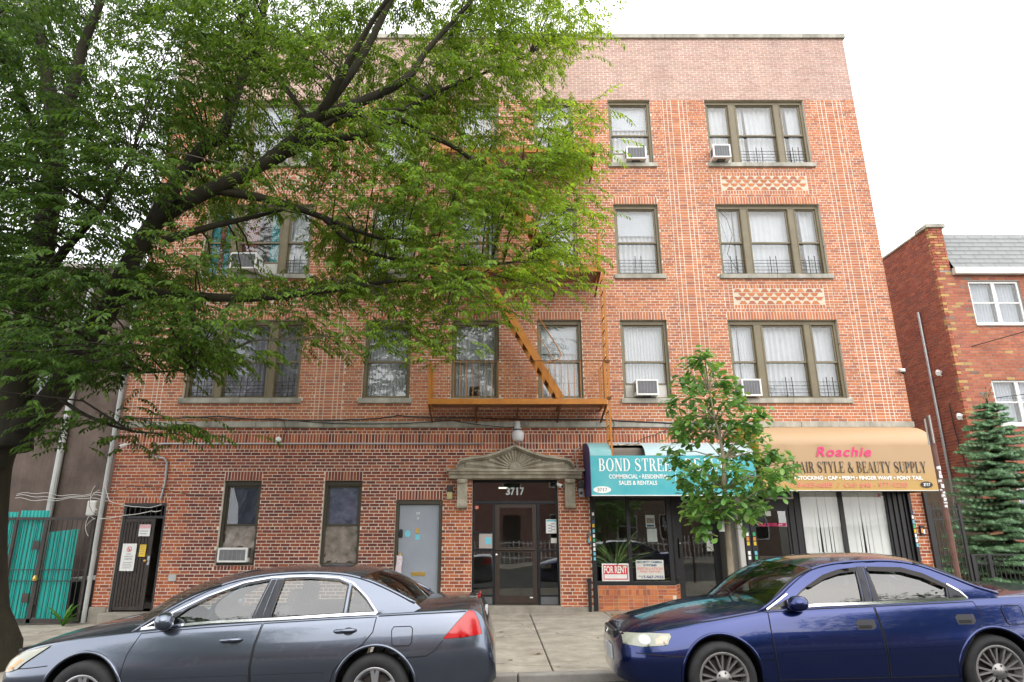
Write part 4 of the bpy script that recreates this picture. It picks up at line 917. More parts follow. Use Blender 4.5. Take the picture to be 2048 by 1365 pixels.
bx('salon_chair', mat('salon_vinyl', (.10, .10, .11), .4), None, 5.7, 6.2, D + 1.2, D + 1.7, .06, .95, label='dark chair just inside the salon door', cat='chair', bevel=.08)

# ================================================================== awnings
M['teal_vinyl'] = mat('teal_awning_vinyl', (.035, .36, .42), .45, .12, 1.5, .05, 10, col2=(.10, .42, .46)); M['teal_faded'] = mat('faded_awning_vinyl', (.14, .36, .37), .5, .1, 2, .05, 10, col2=(.30, .46, .48), stretch=(.6, 1, 1))
M['purple'] = mat('purple_vinyl', (.035, .02, .11), .5, .2, 3); M['tan_vinyl'] = mat('tan_awning_vinyl', (.56, .34, .17), .5, .06, 1.2, .05, 8, col2=(.62, .40, .22)); M['gold_vinyl'] = mat('gold_awning_vinyl', (.60, .35, .04), .5, .1, 2)
# tan salon cloth fades from pale at the top to gold at the hem
def fade_vinyl(name, c_top, c_bot, z0, z1):
    m = mat(name, c_top, .5, .05, 1.5); N = m.node_tree.nodes; L = m.node_tree.links; b = N['Principled BSDF']
    tc = N.new('ShaderNodeTexCoord'); sx = N.new('ShaderNodeSeparateXYZ'); L.new(tc.outputs['Object'], sx.inputs[0]); mr = N.new('ShaderNodeMapRange'); mr.inputs[1].default_value = z0; mr.inputs[2].default_value = z1; L.new(sx.outputs['Z'], mr.inputs[0])
    nz = N.new('ShaderNodeTexNoise'); nz.inputs['Scale'].default_value = 1.2; L.new(tc.outputs['Object'], nz.inputs[0]); ad = N.new('ShaderNodeMath'); ad.operation = 'MULTIPLY_ADD'; ad.inputs[1].default_value = .5; ad.inputs[2].default_value = -.25; L.new(nz.outputs['Fac'], ad.inputs[0])
    a2 = N.new('ShaderNodeMath'); L.new(mr.outputs[0], a2.inputs[0]); L.new(ad.outputs[0], a2.inputs[1]); a2.use_clamp = True
    mx_ = N.new('ShaderNodeMix'); mx_.data_type = 'RGBA'; mx_.inputs[6].default_value = (*c_bot, 1); mx_.inputs[7].default_value = (*c_top, 1); L.new(a2.outputs[0], mx_.inputs[0]); L.new(mx_.outputs[2], b.inputs['Base Color']); return m
M['salon_cloth'] = fade_vinyl('sun_bleached_gold_vinyl', (.42, .275, .15), (.46, .28, .055), 2.30, 2.95)
def prof_awn(yw, yf, zt, zft, zb, n=9):          # curved top from wall to front, then straight down
    P = [(yw + (yf - yw) * sin(pi / 2 * i / n) , zft + (zt - zft) * cos(pi / 2 * i / n)) for i in range(n + 1)]
    return P, (yf, zb)
# estate office awning, its top cloth torn open round the ladder
aw = empty('shop_awning', (3.5, D - .5, 2.3), 'teal awning lettered BOND STREET with torn top and white address oval', 'awning')
yf = D - 1.0; P, e = prof_awn(D - .01, yf, 3.45, 3.09, 2.30)
xl, xr = 1.92, 5.28; hx0, hx1 = 2.36, 3.05
MB().grid([[(xl, yf, 3.09), (xr, yf, 3.09)], [(xl, yf, 2.30), (xr, yf, 2.30)]]).build('front_panel', M['teal_vinyl'], aw)
for nm, a, b, m_ in (('top_cloth', xl, hx0, 'teal_faded'), ('top_cloth', hx1, xr, 'faded2')):
    if m_ not in M: M[m_] = mat('bleached_awning_vinyl', (.30, .46, .49), .5, .1, 1.3, .1, 6, col2=(.52, .57, .60), stretch=(.5, 1, 1))
    n = 12; MB().grid([[(a + (b - a) * i / n, y + .012 * sin(5 * i) * (1 if nm == 'top_cloth' and a > 3 else .2), z) for i in range(n + 1)] for y, z in P]).build(nm, M[m_], aw, smooth=True)
for xs, m_ in ((xl, 'purple'), (xr, 'purple')):
    MB().prismx([(p[0], p[1]) for p in P] + [(yf, 2.30), (D - .01, 2.30)], xs - .012 if xs == xl else xs + .001, xs - .001 if xs == xl else xs + .012).build('end_panel', M[m_], aw)
MB().bar((hx0, P[2][0], P[2][1]), (hx1, P[2][0], P[2][1]), .03).build('frame_tube', M['steel'], aw); MB().bar((xl, yf + .02, 3.07), (xr, yf + .02, 3.07), .025).build('frame_tube', M['steel'], aw)
bx('backing_board', mat('weathered_board', (.16, .13, .11), .9, .4, 3, .3, 20, col2=(.30, .26, .22), stretch=(.3, 1, 2)), aw, hx0 - .1, hx1 + .1, D - .55, D - .5, 2.6, 3.30)
bx('hem_trim', M['white'], aw, xl, xr, yf - .006, yf + .015, 2.285, 2.303)
bx('under_panel', M['black'], aw, xl + .02, xr - .02, yf + .05, D - .02, 2.32, 2.335)
ty = yf - .004
serif_line('BOND STREET', 2.08, 3.72, 2.775, 3.03, ty, 't_white', aw); serif_line('REALTY', 3.85, 4.85, 2.775, 3.03, ty, 't_white', aw)
lettering('COMMERCIAL • RESIDENTIAL', 2.285, 3.50, 2.625, 2.71, ty, 't_white', aw, bold=.022); lettering('SALES & RENTALS', 2.48, 3.255, 2.50, 2.585, ty, 't_white', aw, bold=.022)
bx('divider_line', M['t_white'], aw, 3.632, 3.642, ty, ty + .002, 2.56, 2.74)
ov = oval('address_oval', 2.135, 2.406, .18, .068, ty, 't_white', aw); lettering('3717', 2.03, 2.24, 2.372, 2.442, ty - .004, 't_grey', ov, bold=.005)
# salon awning
aw2 = empty('shop_awning', (7.1, D - .5, 2.4), 'gold awning lettered HAIR STYLE & BEAUTY SUPPLY in black over the salon', 'awning')
yf = D - 1.10; P, e = prof_awn(D - .01, yf, 3.80, 3.30, 2.39, 12)
xl, xr = 5.38, 8.94
n = 14
MB().grid([[(xl + (xr - xl) * i / n, y + .008 * sin(2.2 * i), z) for i in range(n + 1)] for y, z in P] + [[(xl + (xr - xl) * i / n, yf + .004 * sin(1.7 * i), z) for i in range(n + 1)] for z in (3.28, 3.0, 2.7, 2.39)]).build('cloth', M['salon_cloth'], aw2, smooth=True)
for a, b in ((xl - .014, xl - .001), (xr + .001, xr + .014)): MB().prismx([(p[0], p[1]) for p in P] + [(yf, 2.39), (D - .01, 2.39)], a, b).build('end_panel', M['gold_vinyl'], aw2)
bx('hem_trim', M['offwhite'], aw2, xl, xr, yf - .012, yf + .012, 2.375, 2.392); bx('under_panel', M['black'], aw2, xl + .02, xr - .02, yf + .05, D - .02, 2.42, 2.435)
MB().bar((xl, yf + .03, 3.30), (xr, yf + .03, 3.30), .02).build('frame_tube', M['steel'], aw2)
ty = yf - .014
me = lettering('Roachie', 6.50, 7.63, 3.055, 3.255, ty, 't_pink', aw2, shear=.3, bold=.02, sp=1.15)
serif_line('HAIR STYLE & BEAUTY SUPPLY', 6.00, 8.70, 2.735, 2.955, ty, 't_black', aw2)
lettering('WEAVE • STOCKING • CAP • PERM • FINGER WAVE • PONY TAIL', 5.62, 8.58, 2.595, 2.67, ty, 't_white', aw2, bold=.03)
lettering('718-655-6685  /  Cell: 646 - 977-9230', 5.89, 8.26, 2.445, 2.545, ty, 't_fadepink', aw2, shear=.25, bold=.01)
ov = oval('address_oval', 8.64, 2.50, .122, .062, ty, 't_black', aw2); lettering('3717', 8.57, 8.71, 2.47, 2.53, ty - .004, 't_white', ov, bold=.02)

# ================================================================== fire escape
fe = empty('fire_escape', (.45, D - .5, 4.2), 'orange painted iron fire escape with balconies stairs and drop ladder', 'fire escape')
FX0, FX1 = -1.45, 2.34; FY = D - .95
def balcony(zd, stair_hole):
    n = MB().box(FX0, FX1, FY, FY + .035, zd - .115, zd).build('front_beam', M['orange'], fe, bevel=.004)
    for x in (FX0, FX1 - .03): bx('side_beam', M['orange'], fe, x, x + .03, FY + .036, D - .002, zd - .09, zd - .01)
    for x in (-.45, .45, 1.35): bx('cross_beam', M['rust'], fe, x, x + .03, FY + .036, D - .002, zd - .10, zd - .03)
    g = MB(); k = 0; y = FY + .06
    while y < D - .04: g.box(FX0 + .032, FX1 - .032, y, y + .028, zd - .025, zd - .012); y += .052
    g.build('deck_slats', M['rust'], fe, kind='stuff')
    for x in (FX0 + .02, -.45, .45, 1.35, FX1 - .02):
        b = MB().add([(x - .02, D - .005, zd - .38), (x + .02, D - .005, zd - .38), (x + .02, D - .05, zd - .36), (x - .02, D - .05, zd - .36), (x - .02, FY + .04, zd - .118), (x + .02, FY + .04, zd - .118), (x + .02, FY + .12, zd - .112), (x - .02, FY + .12, zd - .112)], [(0, 1, 2, 3), (3, 2, 5, 4), (0, 3, 4, 7), (1, 6, 5, 2), (0, 7, 6, 1), (4, 5, 6, 7)]); b.build('bracket', M['rust'], fe)
    zr = zd + .84
    for (z) in (zr, zd + .42 if False else zr): pass
    MB().box(FX0, FX1, FY - .004, FY + .014, zr - .012, zr).build('top_rail', M['rust'], fe)
    for x in (FX0, FX1 - .014): bx('side_rail', M['rust'], fe, x, x + .014, FY + .015, D, zr - .012, zr)
    x = FX0 + .13
    while x < FX1 - .05: bx('baluster', M['orange'], fe, x, x + .013, FY + .002, FY + .013, zd + .001, zr - .013); x += .135
    for xe in (FX0, FX1 - .05):
        bx('end_post', M['orange'], fe, xe, xe + .055, FY + .016, FY + .10, zd + .001, zr)
        for i in range(5): y = FY + .2 + i * .15; bx('baluster', M['orange'], fe, xe + .015, xe + .028, y, y + .013, zd - .01, zr - .013)
ZD = [4.285, 7.29, 10.33]
for i, z in enumerate(ZD): balcony(z, i)
def stair(x0, z0, x1, z1, ya, yb_):
    d = Vector((x1 - x0, 0, z1 - z0)); L_ = d.length; u = d.normalized(); nn = Vector((-u.z, 0, u.x))
    for y in (ya, yb_):
        A = Vector((x0, y, z0)); B = Vector((x1, y, z1)); h = nn * .075; t = Vector((0, .012, 0))
        MB().add([A - h - t, B - h - t, B + h - t, A + h - t, A - h + t, B - h + t, B + h + t, A + h + t], [(0, 1, 2, 3), (7, 6, 5, 4), (0, 4, 5, 1), (1, 5, 6, 2), (2, 6, 7, 3), (3, 7, 4, 0)]).build('stringer', M['orange'], fe)
    n = 11
    for i in range(n):
        t = (i + .5) / n; c = Vector((x0, 0, z0)) + d * t
        bx('tread', M['rust'], fe, c.x - .09, c.x + .09, ya + .013, yb_ - .013, c.z - .01, c.z + .012)
    for y in (ya,):
        a = Vector((x0 + .0, y, z0)) + nn * .0; pts = [a + d * .20 + nn * .0, a + d * .20 + nn * -.0 + Vector((.12, 0, .0)) * 1]
        s_ = -1 if u.x * u.z > 0 else 1
        q = Vector((-u.z, 0, u.x)); q = q if q.z > 0 else -q
        MB().tube([a + d * .24 + q * .08, a + d * .22 + q * .42, a + d * .235 + q * .5, a + d * .28 + q * .52, a + d * .9 + q * .52], .011, 6).build('handrail', M['orange'], fe)
        MB().tube([a + d * .24 + q * .3, a + d * .9 + q * .3], .008, 6).build('handrail', M['orange'], fe)
stair(1.37, ZD[0] + .02, -.35, ZD[1], FY + .06, FY + .52); stair(1.37, ZD[1] + .02, -.35, ZD[2], FY + .06, FY + .52)
# drop ladder beside the right end
lx = FX1 + .02
for y in (FY + .01, FY + .40): bx('ladder_rail', M['orange'], fe, lx, lx + .045, y, y + .02, 3.05, 7.2)
z = 3.15
while z < 7.1: MB().tube([(lx + .022, FY + .03, z), (lx + .022, FY + .41, z)], .011, 6).build('rung', M['rust'], fe); z += .30
for z in (4.3, 5.1): bx('ladder_guide', M['rust'], fe, lx - .02, lx + .065, FY - .012, FY + .008, z - .03, z + .03)

# ================================================================== small fittings on the wall
lamp = empty('security_light', (.47, D - .3, 3.9), 'white dome security light with grey cone above the door pediment', 'lamp')
ly_ = D - .34
MB().lathe([(.03, 3.91), (.055, 3.905), (.07, 3.76), (.10, 3.73)], 20, 'z', (.455, ly_, 0)).build('ballast_cone', M['pvc'], lamp, smooth=True)
MB().lathe([(.105, 3.728), (.105, 3.712)], 20, 'z', (.46, ly_, 0)).build('collar', M['black'], lamp)
MB().lathe([(.09, 3.71), (.125, 3.66), (.135, 3.60), (.125, 3.52), (.10, 3.475), (.02, 3.465)], 20, 'z', (.465, ly_, 0)).build('globe', mat('frosted_globe', (.55, .54, .55), .25, .05), lamp, smooth=True)
MB().tube([(.44, D - .002, 3.44), (.42, D - .15, 3.42), (.44, ly_ + .02, 3.47), (.44, ly_ + .09, 3.72)], .018, 8).build('arm', M['steel'], lamp)
for (x, z, lb) in ((-4.83, 3.55, 'round white junction disc on the upright brick course'),):
    MB().lathe([(.06, 0), (.06, -.035), (.045, -.05)], 20, 'y', (x, D - .003, z)).build('junction_disc', M['white'], label=lb, cat='junction box')
def camera_dome(x, y, z, lb):
    r = empty('security_camera', (x, y, z), lb, 'security camera'); MB().lathe([(.055, .02), (.06, 0), (.055, -.03), (.05, -.05)], 16, 'z', (x, y, z)).build('housing', M['white'], r, smooth=True); MB().lathe([(.045, -.05), (.04, -.08), (.02, -.095), (.003, -.098)], 16, 'z', (x, y, z)).build('lens_dome', M['black'], r, smooth=True)
    MB().tube([(x, y, z + .01), (x, D, z + .03)], .025, 8).build('mount', M['white'], r)
camera_dome(9.22, D - .1, 5.12, 'white dome camera at the right corner of the upper wall')
def bullet(x, y, z, lb, ang=0):
    r = empty('security_camera', (x, y, z), lb, 'security camera'); d = Vector((sin(ang), -cos(ang) * .8, -.35)).normalized(); p = Vector((x, y, z))
    MB().tube([p, p + d * .15], [.035, .038], 10).build('housing', M['white'], r); MB().tube([p + d * .151, p + d * .156], .028, 10).build('lens', M['black'], r); MB().tube([p + d * .03, (x, D, z + .04)], .015, 6).build('mount', M['white'], r)
bullet(-8.13, D - .13, 3.42, 'white bullet camera under leaves at the left corner of the wall', -.4); bullet(1.33, D - .05, 2.58, 'small white camera under the right end of the door pediment', .5)
bl = empty('wall_lantern', (-.98, D - .06, 2.2), 'square brass toned wall lantern left of the entrance bracket', 'lamp')
bx('back_plate', M['rust_black'], bl, -1.075, -.945, D - .11, D - .004, 2.42, 2.56, bevel=.01); bx('lens_cover', mat('yellowed_lens', (.42, .36, .18), .35), bl, -1.07, -.95, D - .10, D - .004, 2.26, 2.418, bevel=.02)
bl = empty('wall_lantern', (1.9, D - .06, 2.2), 'broken black floodlight with exposed parts right of the entrance', 'lamp')
bx('back_plate', M['black'], bl, 1.76, 1.88, D - .12, D - .004, 2.50, 2.63, bevel=.01); bx('lens_cover', M['grille_gr'], bl, 1.765, 1.875, D - .10, D - .02, 2.30, 2.498, bevel=.02); bx('reflector', M['black'], bl, 1.79, 1.85, D - .105, D - .101, 2.36, 2.42)
bx('vent_cover', M['pvc'], None, -6.86, -6.70, D - .03, D - .004, .60, .73, label='small grey vent cover low on the wall right of the cellar door', cat='vent', bevel=.006)
MB().tube([(1.93, D - .07, -.05), (1.93, D - .07, .60)], .035, 10).lathe([(.05, .58), (.05, .64), (.03, .66)], 10, 'z', (1.93, D - .07, 0)).build('standpipe', M['black'], label='short black standpipe at the wall left of the estate office', cat='pipe')
# downspout at the left corner, conduit and cables
MB().tube([(-8.46, D - .07, -.2), (-8.46, D - .07, 1.2), (-8.47, D - .07, 1.21), (-8.46, D - .07, 6.2), (-8.45, D - .07, 14.2)], .045, 10).build('downspout', M['pvc'], label='pale grey downspout running up the left corner of the brick house', cat='downspout')
zc_ = ZS0 - .02
MB().tube([(-.30, D - .03, zc_), (-7.35, D - .03, zc_), (-7.48, D - .03, zc_ - .02), (-7.54, D - .03, zc_ - .1), (-7.55, D - .03, zc_ - .28)], .017, 7).build('conduit', M['steel'], label='thin metal conduit along the upright brick course', cat='conduit')
MB().tube([(-7.5, D - .03, 3.17), (-7.3, D - .03, 3.14), (-7.22, D - .03, 3.05), (-7.2, D - .03, 2.6), (-7.25, D - .03, 2.25)], .022, 7).build('conduit', M['steel'], label='bent metal conduit dropping to the cellar door', cat='conduit')
def cable(pts, r_, m_, lb, sag=0, wob=.01, n=10, nm='cable', grp=None):
    out_ = []
    for i in range(len(pts) - 1):
        a, b = Vector(pts[i]), Vector(pts[i + 1])
        for k in range(n): t = k / n; out_.append(a.lerp(b, t) + Vector((0, 0, -4 * sag * t * (1 - t) + rng.uniform(-wob, wob))))
    out_.append(Vector(pts[-1])); return MB().tube(out_, r_, 5).build(nm, M[m_], label=lb, cat='cable', group=grp)
yc_ = D - .055
cable([(-8.4, yc_, 4.02), (-6.2, yc_, 4.07), (-4.9, yc_, 3.99), (-3.2, yc_, 3.99), (-2.2, yc_, 4.08), (-.5, yc_, 4.03), (2.3, yc_, 4.0), (4.5, yc_, 3.9)], .016, 'wire_blk', 'thick black cable sagging along the stone string course', .02, .004)
cable([(-8.4, yc_, 4.05), (-6.6, yc_, 4.04), (-5.0, yc_, 4.02), (-3.0, yc_, 3.90), (-1.0, yc_, 3.98), (.4, ly_ + .2, 3.80)], .009, 'wire_blk', 'thin black cable from the string course to the dome light', .03, .004)
cable([(-4.75, yc_, 3.98), (-4.66, yc_, 3.75), (-4.72, yc_, 3.52)], .007, 'wire_blk', 'short black wire hanging down to the white junction disc', 0, .004, 4)
cable([(-8.3, yc_, 2.42), (-7.9, yc_, 2.55), (-7.3, yc_, 2.52), (-6.9, yc_, 2.40), (-6.1, yc_, 2.33)], .007, 'wire_blk', 'thin black wire across the bricks above the cellar door', .01, .003)
cable([(-8.44, D - .12, 2.55), (-8.3, D - .1, 2.22), (-7.6, D - .05, 2.10), (-7.2, D - .05, 2.16)], .008, 'wire_wht', 'upper white cable looping over the cellar door', .03, .002)
cable([(-8.44, D - .12, 1.86), (-8.0, D - .06, 1.93), (-7.4, D - .05, 2.02), (-7.2, D - .05, 2.03)], .008, 'wire_wht', 'lower white cable rising across the cellar door', .02, .002)
for q in range(3):
    pts = []
    for i in range(26):
        t = i / 25; a = t * 9 + q; pts.append((-8.62 + .10 * cos(a) + .02 * q, D - .14 - .02 * q, 2.45 - .85 * t + .10 * sin(a)))
    MB().tube(pts, .005, 5).build('cable', M['wire_wht' if q != 1 else 'wire_blk'], label=('tangle of white cable coils on the downspout', 'black cable coil hanging in the white cable tangle', 'second loose white cable coil lower on the downspout')[q], cat='cable')
cable([(2.45, D - .06, 4.3), (2.62, D - .05, 3.9), (2.55, D - .05, 3.55), (2.75, D - .05, 3.4), (4.0, D - .05, 3.86), (5.3, D - .05, 3.82)], .008, 'wire_blk', 'black wires dangling beside the fire escape ladder foot', .02, .01)
cable([(5.42, D + .06, 9.30), (5.62, D - .05, 8.95), (5.72, D - .05, 8.5), (5.55, D - .05, 8.0), (5.8, D - .05, 7.45)], .006, 'wire_blk', 'thin black wire hanging over the third floor triple window', 0, .004, 8)
cable([(1.84, D - .01, 3.38), (1.72, D - .05, 3.30), (1.75, D - .03, 3.0), (1.80, D - .03, 2.6)], .012, 'pvc', 'grey flexible conduit at the left end of the teal awning', 0, .004, 5)
# ================================================================== house on the right
HY, HX = 17.0, 12.38
M['hmortar'] = mat('grey_mortar', (.34, .29, .26), .95, .15, 3, .3, 60)
house = empty('brick_house', (14.5, HY, 0), 'two storey house of mottled red and tan brick with grey shingled mansard at the right', 'house')
hops = [(13.2, 14.62, 7.08, 8.34), (13.25, 14.62, 4.30, 5.50), (15.2, 16.6, 7.08, 8.34), (13.3, 14.62, 1.3, 2.7)]
mb = MB(); holed_wall(mb, HX + .005, 17.2, -.3, 8.66, hops, HY + .008, .004, .14)
mb.add([(HX + .008, HY + .008, -.3), (HX + .008, HY + 9, -.3), (HX + .008, HY + 9, 9.95), (HX + .008, HY + .008, 9.95)], [(0, 3, 2, 1)])
mb.add([(17.2, HY + .008, -.3), (17.2, HY + 9, -.3), (17.2, HY + 9, 9.9), (17.2, HY + .008, 9.9)], [(0, 1, 2, 3)]).add([(HX, HY + .45, 9.94), (17.2, HY + .45, 9.94), (17.2, HY + 9, 9.9), (HX, HY + 9, 9.9)], [(0, 1, 2, 3)]).add([(HX + .4, HY + .02, 8.66), (17.2, HY + .02, 8.66), (17.2, HY + 9, 8.66), (HX + .4, HY + 9, 8.66)], [(0, 1, 2, 3)])
mb.add([(HX + .008, HY + 9, -.3), (17.2, HY + 9, -.3), (17.2, HY + 9, 9.9), (HX + .008, HY + 9, 9.9)], [(0, 1, 2, 3)])
mb.build('wall', M['hmortar'], house, fix=False)
PAL_H = np.array([(.40, .14, .082), (.37, .125, .075), (.43, .16, .09), (.34, .12, .08), (.39, .15, .092), (.46, .30, .12), (.42, .26, .11), (.24, .15, .11), (.22, .17, .14)])
PH_ = np.array([.21, .21, .17, .14, .14, .05, .03, .03, .02])
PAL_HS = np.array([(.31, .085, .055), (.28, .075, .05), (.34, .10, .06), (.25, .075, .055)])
CH, LH, JH = .082, .235, .013
def field(x0, x1, z0, z1, ops, pal, prob=None, gold_edge=False):
    out_ = []; k = 0; z = z0
    while z + CH <= z1 + .02:
        iv = sorted((a, b) for a, b, c, d in ops if min(d, z + CH) - max(c, z) > .3 * CH); free = []; x = x0
        for a, b in iv:
            if a > x + .02: free.append((x, a))
            x = max(x, b)
        if x < x1 - .02: free.append((x, x1))
        off = LH / 2 if k % 2 else 0
        for a, b in free:
            x = x0 - LH + off
            while x < b:
                u, v = max(x, a), min(x + LH, b)
                if v - u > .05:
                    c = pal[rng.choice(len(pal), p=prob)] * rng.uniform(.88, 1.12)
                    if gold_edge and u < x0 + .03 and k % 3 == 0: c = np.array((.48, .31, .12))
                    out_.append((u + (JH / 2 if u > x0 + .01 else 0), v - JH / 2, z + JH / 2, z + CH - JH / 2, *c, rng.uniform(-.002, .003)))
                x += LH
        z += CH; k += 1
    return np.array(out_)
A = field(HX, 17.2, .0, 8.66, hops, PAL_H, PH_, True)
A = np.concatenate([A, field(HX, HX + .42, 8.66, 9.96, [], PAL_H, PH_, True)])
dist = A[:, 0] ** 2 + (A[:, 2] - 1.58) ** 2 + 1e6 * ((A[:, 0] > 14.9) | (A[:, 2] < 3.2))
ns = np.zeros(len(A), bool); ns[np.argsort(dist)[:300]] = True
mkobj('brick_courses', brick_mesh(A[~ns], 'house_courses', M['brick_col'], HY, .1), house, kind='stuff')
single_bricks(A[ns], house, HY, .1)
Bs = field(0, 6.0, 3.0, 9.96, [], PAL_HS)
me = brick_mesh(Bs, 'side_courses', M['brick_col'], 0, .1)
me.transform(Matrix.Translation((HX, HY, 0)) @ Matrix.Rotation(R(90), 4, 'Z') @ Matrix.Scale(-1, 4, (0, 1, 0))); me.flip_normals()
mkobj('side_courses', me, house, kind='stuff')
bx('wall_render', mat('tan_render', (.22, .18, .14), .95, .2, 2, .4, 40), house, HX - .03, HX + .005, HY + .02, HY + 7, -.3, 3.0)
bx('pier_cap', M['limestone'], house, HX - .06, HX + .48, HY - .06, HY + .5, 9.97, 10.08, bevel=.01); bx('coping', M['limestone'], house, HX - .03, HX + .2, HY + .5, HY + 9, 9.97, 10.02)
# mansard with separate shingles
rf = MB().add([(HX + .42, HY - .10, 8.70), (17.2, HY - .10, 8.70), (17.2, HY + .45, 9.95), (HX + .42, HY + .45, 9.95)], [(0, 1, 2, 3)]).build('roof', M['black'], house)
M['shingle'] = mat('grey_shingle', (.24, .25, .25), .85, .1, 3, .2, 50); sl = Vector((0, .55, 1.25)).normalized(); L_ = 1.366; nr = 8
shm = None
for r_ in range(nr):
    x = HX + .42 - (.2 if r_ % 2 else 0)
    while x < 17.2:
        a, b = max(x, HX + .42), min(x + .40, 17.2)
        p0 = Vector((0, HY - .10, 8.70)) + sl * (r_ * L_ / nr) ; p1 = p0 + sl * (L_ / nr + .04); up = Vector((0, -.915, .40))
        v = [(a + .004, *(p0 + up * .022).yz), (b - .004, *(p0 + up * .022).yz), (b - .004, *(p1 + up * .006).yz), (a + .004, *(p1 + up * .006).yz), (a + .004, *(p0 + up * .004).yz), (b - .004, *(p0 + up * .004).yz)]
        MB().add(v, [(0, 1, 2, 3), (4, 5, 1, 0)]).build('shingle', M['shingle'], rf); x += .40
bx('fascia', M['offwhite'], house, HX + .42, 17.2, HY - .16, HY - .02, 8.50, 8.70, bevel=.01)
def hwin(x0, x1, z0, z1):
    y = HY + .05; f = MB(); xm = (x0 + x1) / 2
    f.box(x0, x0 + .06, y, y + .08, z0, z1).box(x1 - .06, x1, y, y + .08, z0, z1).box(x0 + .06, x1 - .06, y, y + .08, z1 - .06, z1).box(x0 + .06, x1 - .06, y, y + .08, z0, z0 + .06).box(xm - .05, xm + .05, y, y + .08, z0 + .06, z1 - .06)
    zm = (z0 + z1) / 2
    for a, b in ((x0 + .06, xm - .05), (xm + .05, x1 - .06)): f.box(a, b, y + .02, y + .06, zm - .022, zm + .022)
    wn = f.build('window', M['white'], house, bevel=.005)
    for a, b in ((x0 + .06, xm - .05), (xm + .05, x1 - .06)):
        for c, d in ((z0 + .06, zm - .022), (zm + .022, z1 - .06)): bx('pane', M['glass'], wn, a - .003, b + .003, y + .04, y + .045, c - .003, d + .003)
        c_ = MB(); wavy(c_, a - .02, b + .02, y + .18, z0, z1, .09, .03); c_.build('curtain', M['shade'], wn, smooth=True)
    bx('sill', M['offwhite'], wn, x0 - .03, x1 + .03, HY - .04, HY + .1, z0 - .06, z0 - .002)
for h_ in hops: hwin(*h_)
bx('inner_partition', M['dark_int'], house, HX + .1, 17.1, HY + .6, HY + .7, -.2, 8.6)
MB().tube([(HX - .05, HY + 1.0, 1.5), (HX - .05, HY + 1.0, 7.75)], .035, 8).build('conduit', M['steel'], house)
for (y, z) in ((HY + .62, 5.85), (HY + .15, 4.55)):
    r = empty('flood_light', (HX - .1, y, z), ('white flood light high on the side wall of the right house', 'white flood light lower near the corner of the right house')[z < 5], 'lamp')
    MB().tube([(HX, y, z), (HX - .12, y - .05, z + .02), (HX - .22, y - .2, z - .08)], [.05, .05, .06], 10).build('head', M['white'], r); MB().tube([(HX, y, z - .1), (HX - .08, y, z)], .025, 6).build('mount', M['white'], r)
cable([(HX - .03, HY + .3, 6.3), (30, 8, 11.5)], .012, 'wire_blk', 'upper overhead wire running from the right house to the street', .3, 0, 14); cable([(HX - .03, HY + .5, 4.95), (30, 10, 7.4)], .010, 'wire_blk', 'lower overhead wire crossing in front of the right house', .3, 0, 14)
cable([(HX - .03, HY + .5, 4.9), (HX - .05, HY + .45, 4.2), (HX - .05, HY + .2, 2.6), (HX - .05, HY + .1, 1.5)], .014, 'wire_blk', 'black cable bundle dropping down the side of the right house', 0, .03, 6)

# ---- iron gate and fence in front of the right house
ig = empty('iron_gate', (9.6, 14.5, .2), 'tall black iron gate in the alley right of the salon', 'gate')
for x in (9.34, 9.98): bx('post', M['black'], ig, x, x + .05, 14.5, 14.55, .1, 2.15)
for z in (2.05, 1.83, .4): bx('rail', M['black'], ig, 9.39, 9.98, 14.51, 14.54, z, z + .03)
for i in range(7): x = 9.43 + i * .085; MB().bar((x, 14.525, .25), (x, 14.525, 2.2), .014).build('picket', M['black'], ig)
for i in range(5): MB().tube([(9.44 + i * .11 + .05 * cos(a), 14.52, 1.94 + .08 * sin(a)) for a in np.linspace(0, 2 * pi, 13)], .006, 5).build('scroll', M['black'], ig)
fn = empty('iron_fence', (12, 14.5, .2), 'low black iron fence with scrolled pickets in front of the spruce', 'fence')
for x in (10.05, 10.40 + .0, 12.2, 14.2): bx('post', M['black'], fn, x, x + .07, 14.48, 14.55, .1, 1.12)
for z in (.97, .80, .32): bx('rail', M['black'], fn, 10.05, 16, 14.50, 14.53, gz(12) + z - .1, gz(12) + z - .07)
x = 10.15
while x < 15: MB().bar((x, 14.515, .2), (x, 14.515, 1.10), .014).build('picket', M['black'], fn); x += .095
x = 10.2
while x < 14.9: MB().tube([(x + .045 * cos(a), 14.51, 1.0 + .05 * sin(a)) for a in np.linspace(0, 2 * pi, 11)], .006, 4).build('scroll', M['black'], fn); x += .19
slope_box(9.32, 30, 14.46, 17.0, .02, .3).build('garden', M['soil'], kind='structure')
M['leafy'] = mat('shrub_leaf', (.05, .12, .025), .55, .3, 4, col2=(.11, .2, .05), trans=.2, attr=None)
def leaf_cloud(name, c, r, n, size, m_, label, cat, stem=True):
    root = empty(name, c, label, cat); V = []; F = []
    for i in range(n):
        p = Vector(rng.normal(0, 1, 3)); p = p.normalized() * (rng.random() ** .4); p = Vector((p.x * r[0], p.y * r[1], abs(p.z) * r[2])) + Vector(c)
        a = Vector(rng.normal(0, 1, 3)).normalized(); b_ = a.orthogonal().normalized(); b = len(V); s = size * rng.uniform(.6, 1.2)
        V += [p - a * s, p + b_ * s * .4, p + a * s, p - b_ * s * .4]; F.append((b, b + 1, b + 2, b + 3))
    MB().add(V, F).build('crown', m_, root, fix=False, kind='stuff')
    MB().tube([Vector(c), Vector(c) + Vector((0, 0, r[2] * .7))], .02, 6).build('stem', M['rust'], root)
leaf_cloud('shrub', (12.3, 15.0, .2), (1.3, .35, .55), 1500, .05, M['leafy'], 'low green shrub growing behind the iron fence', 'shrub')
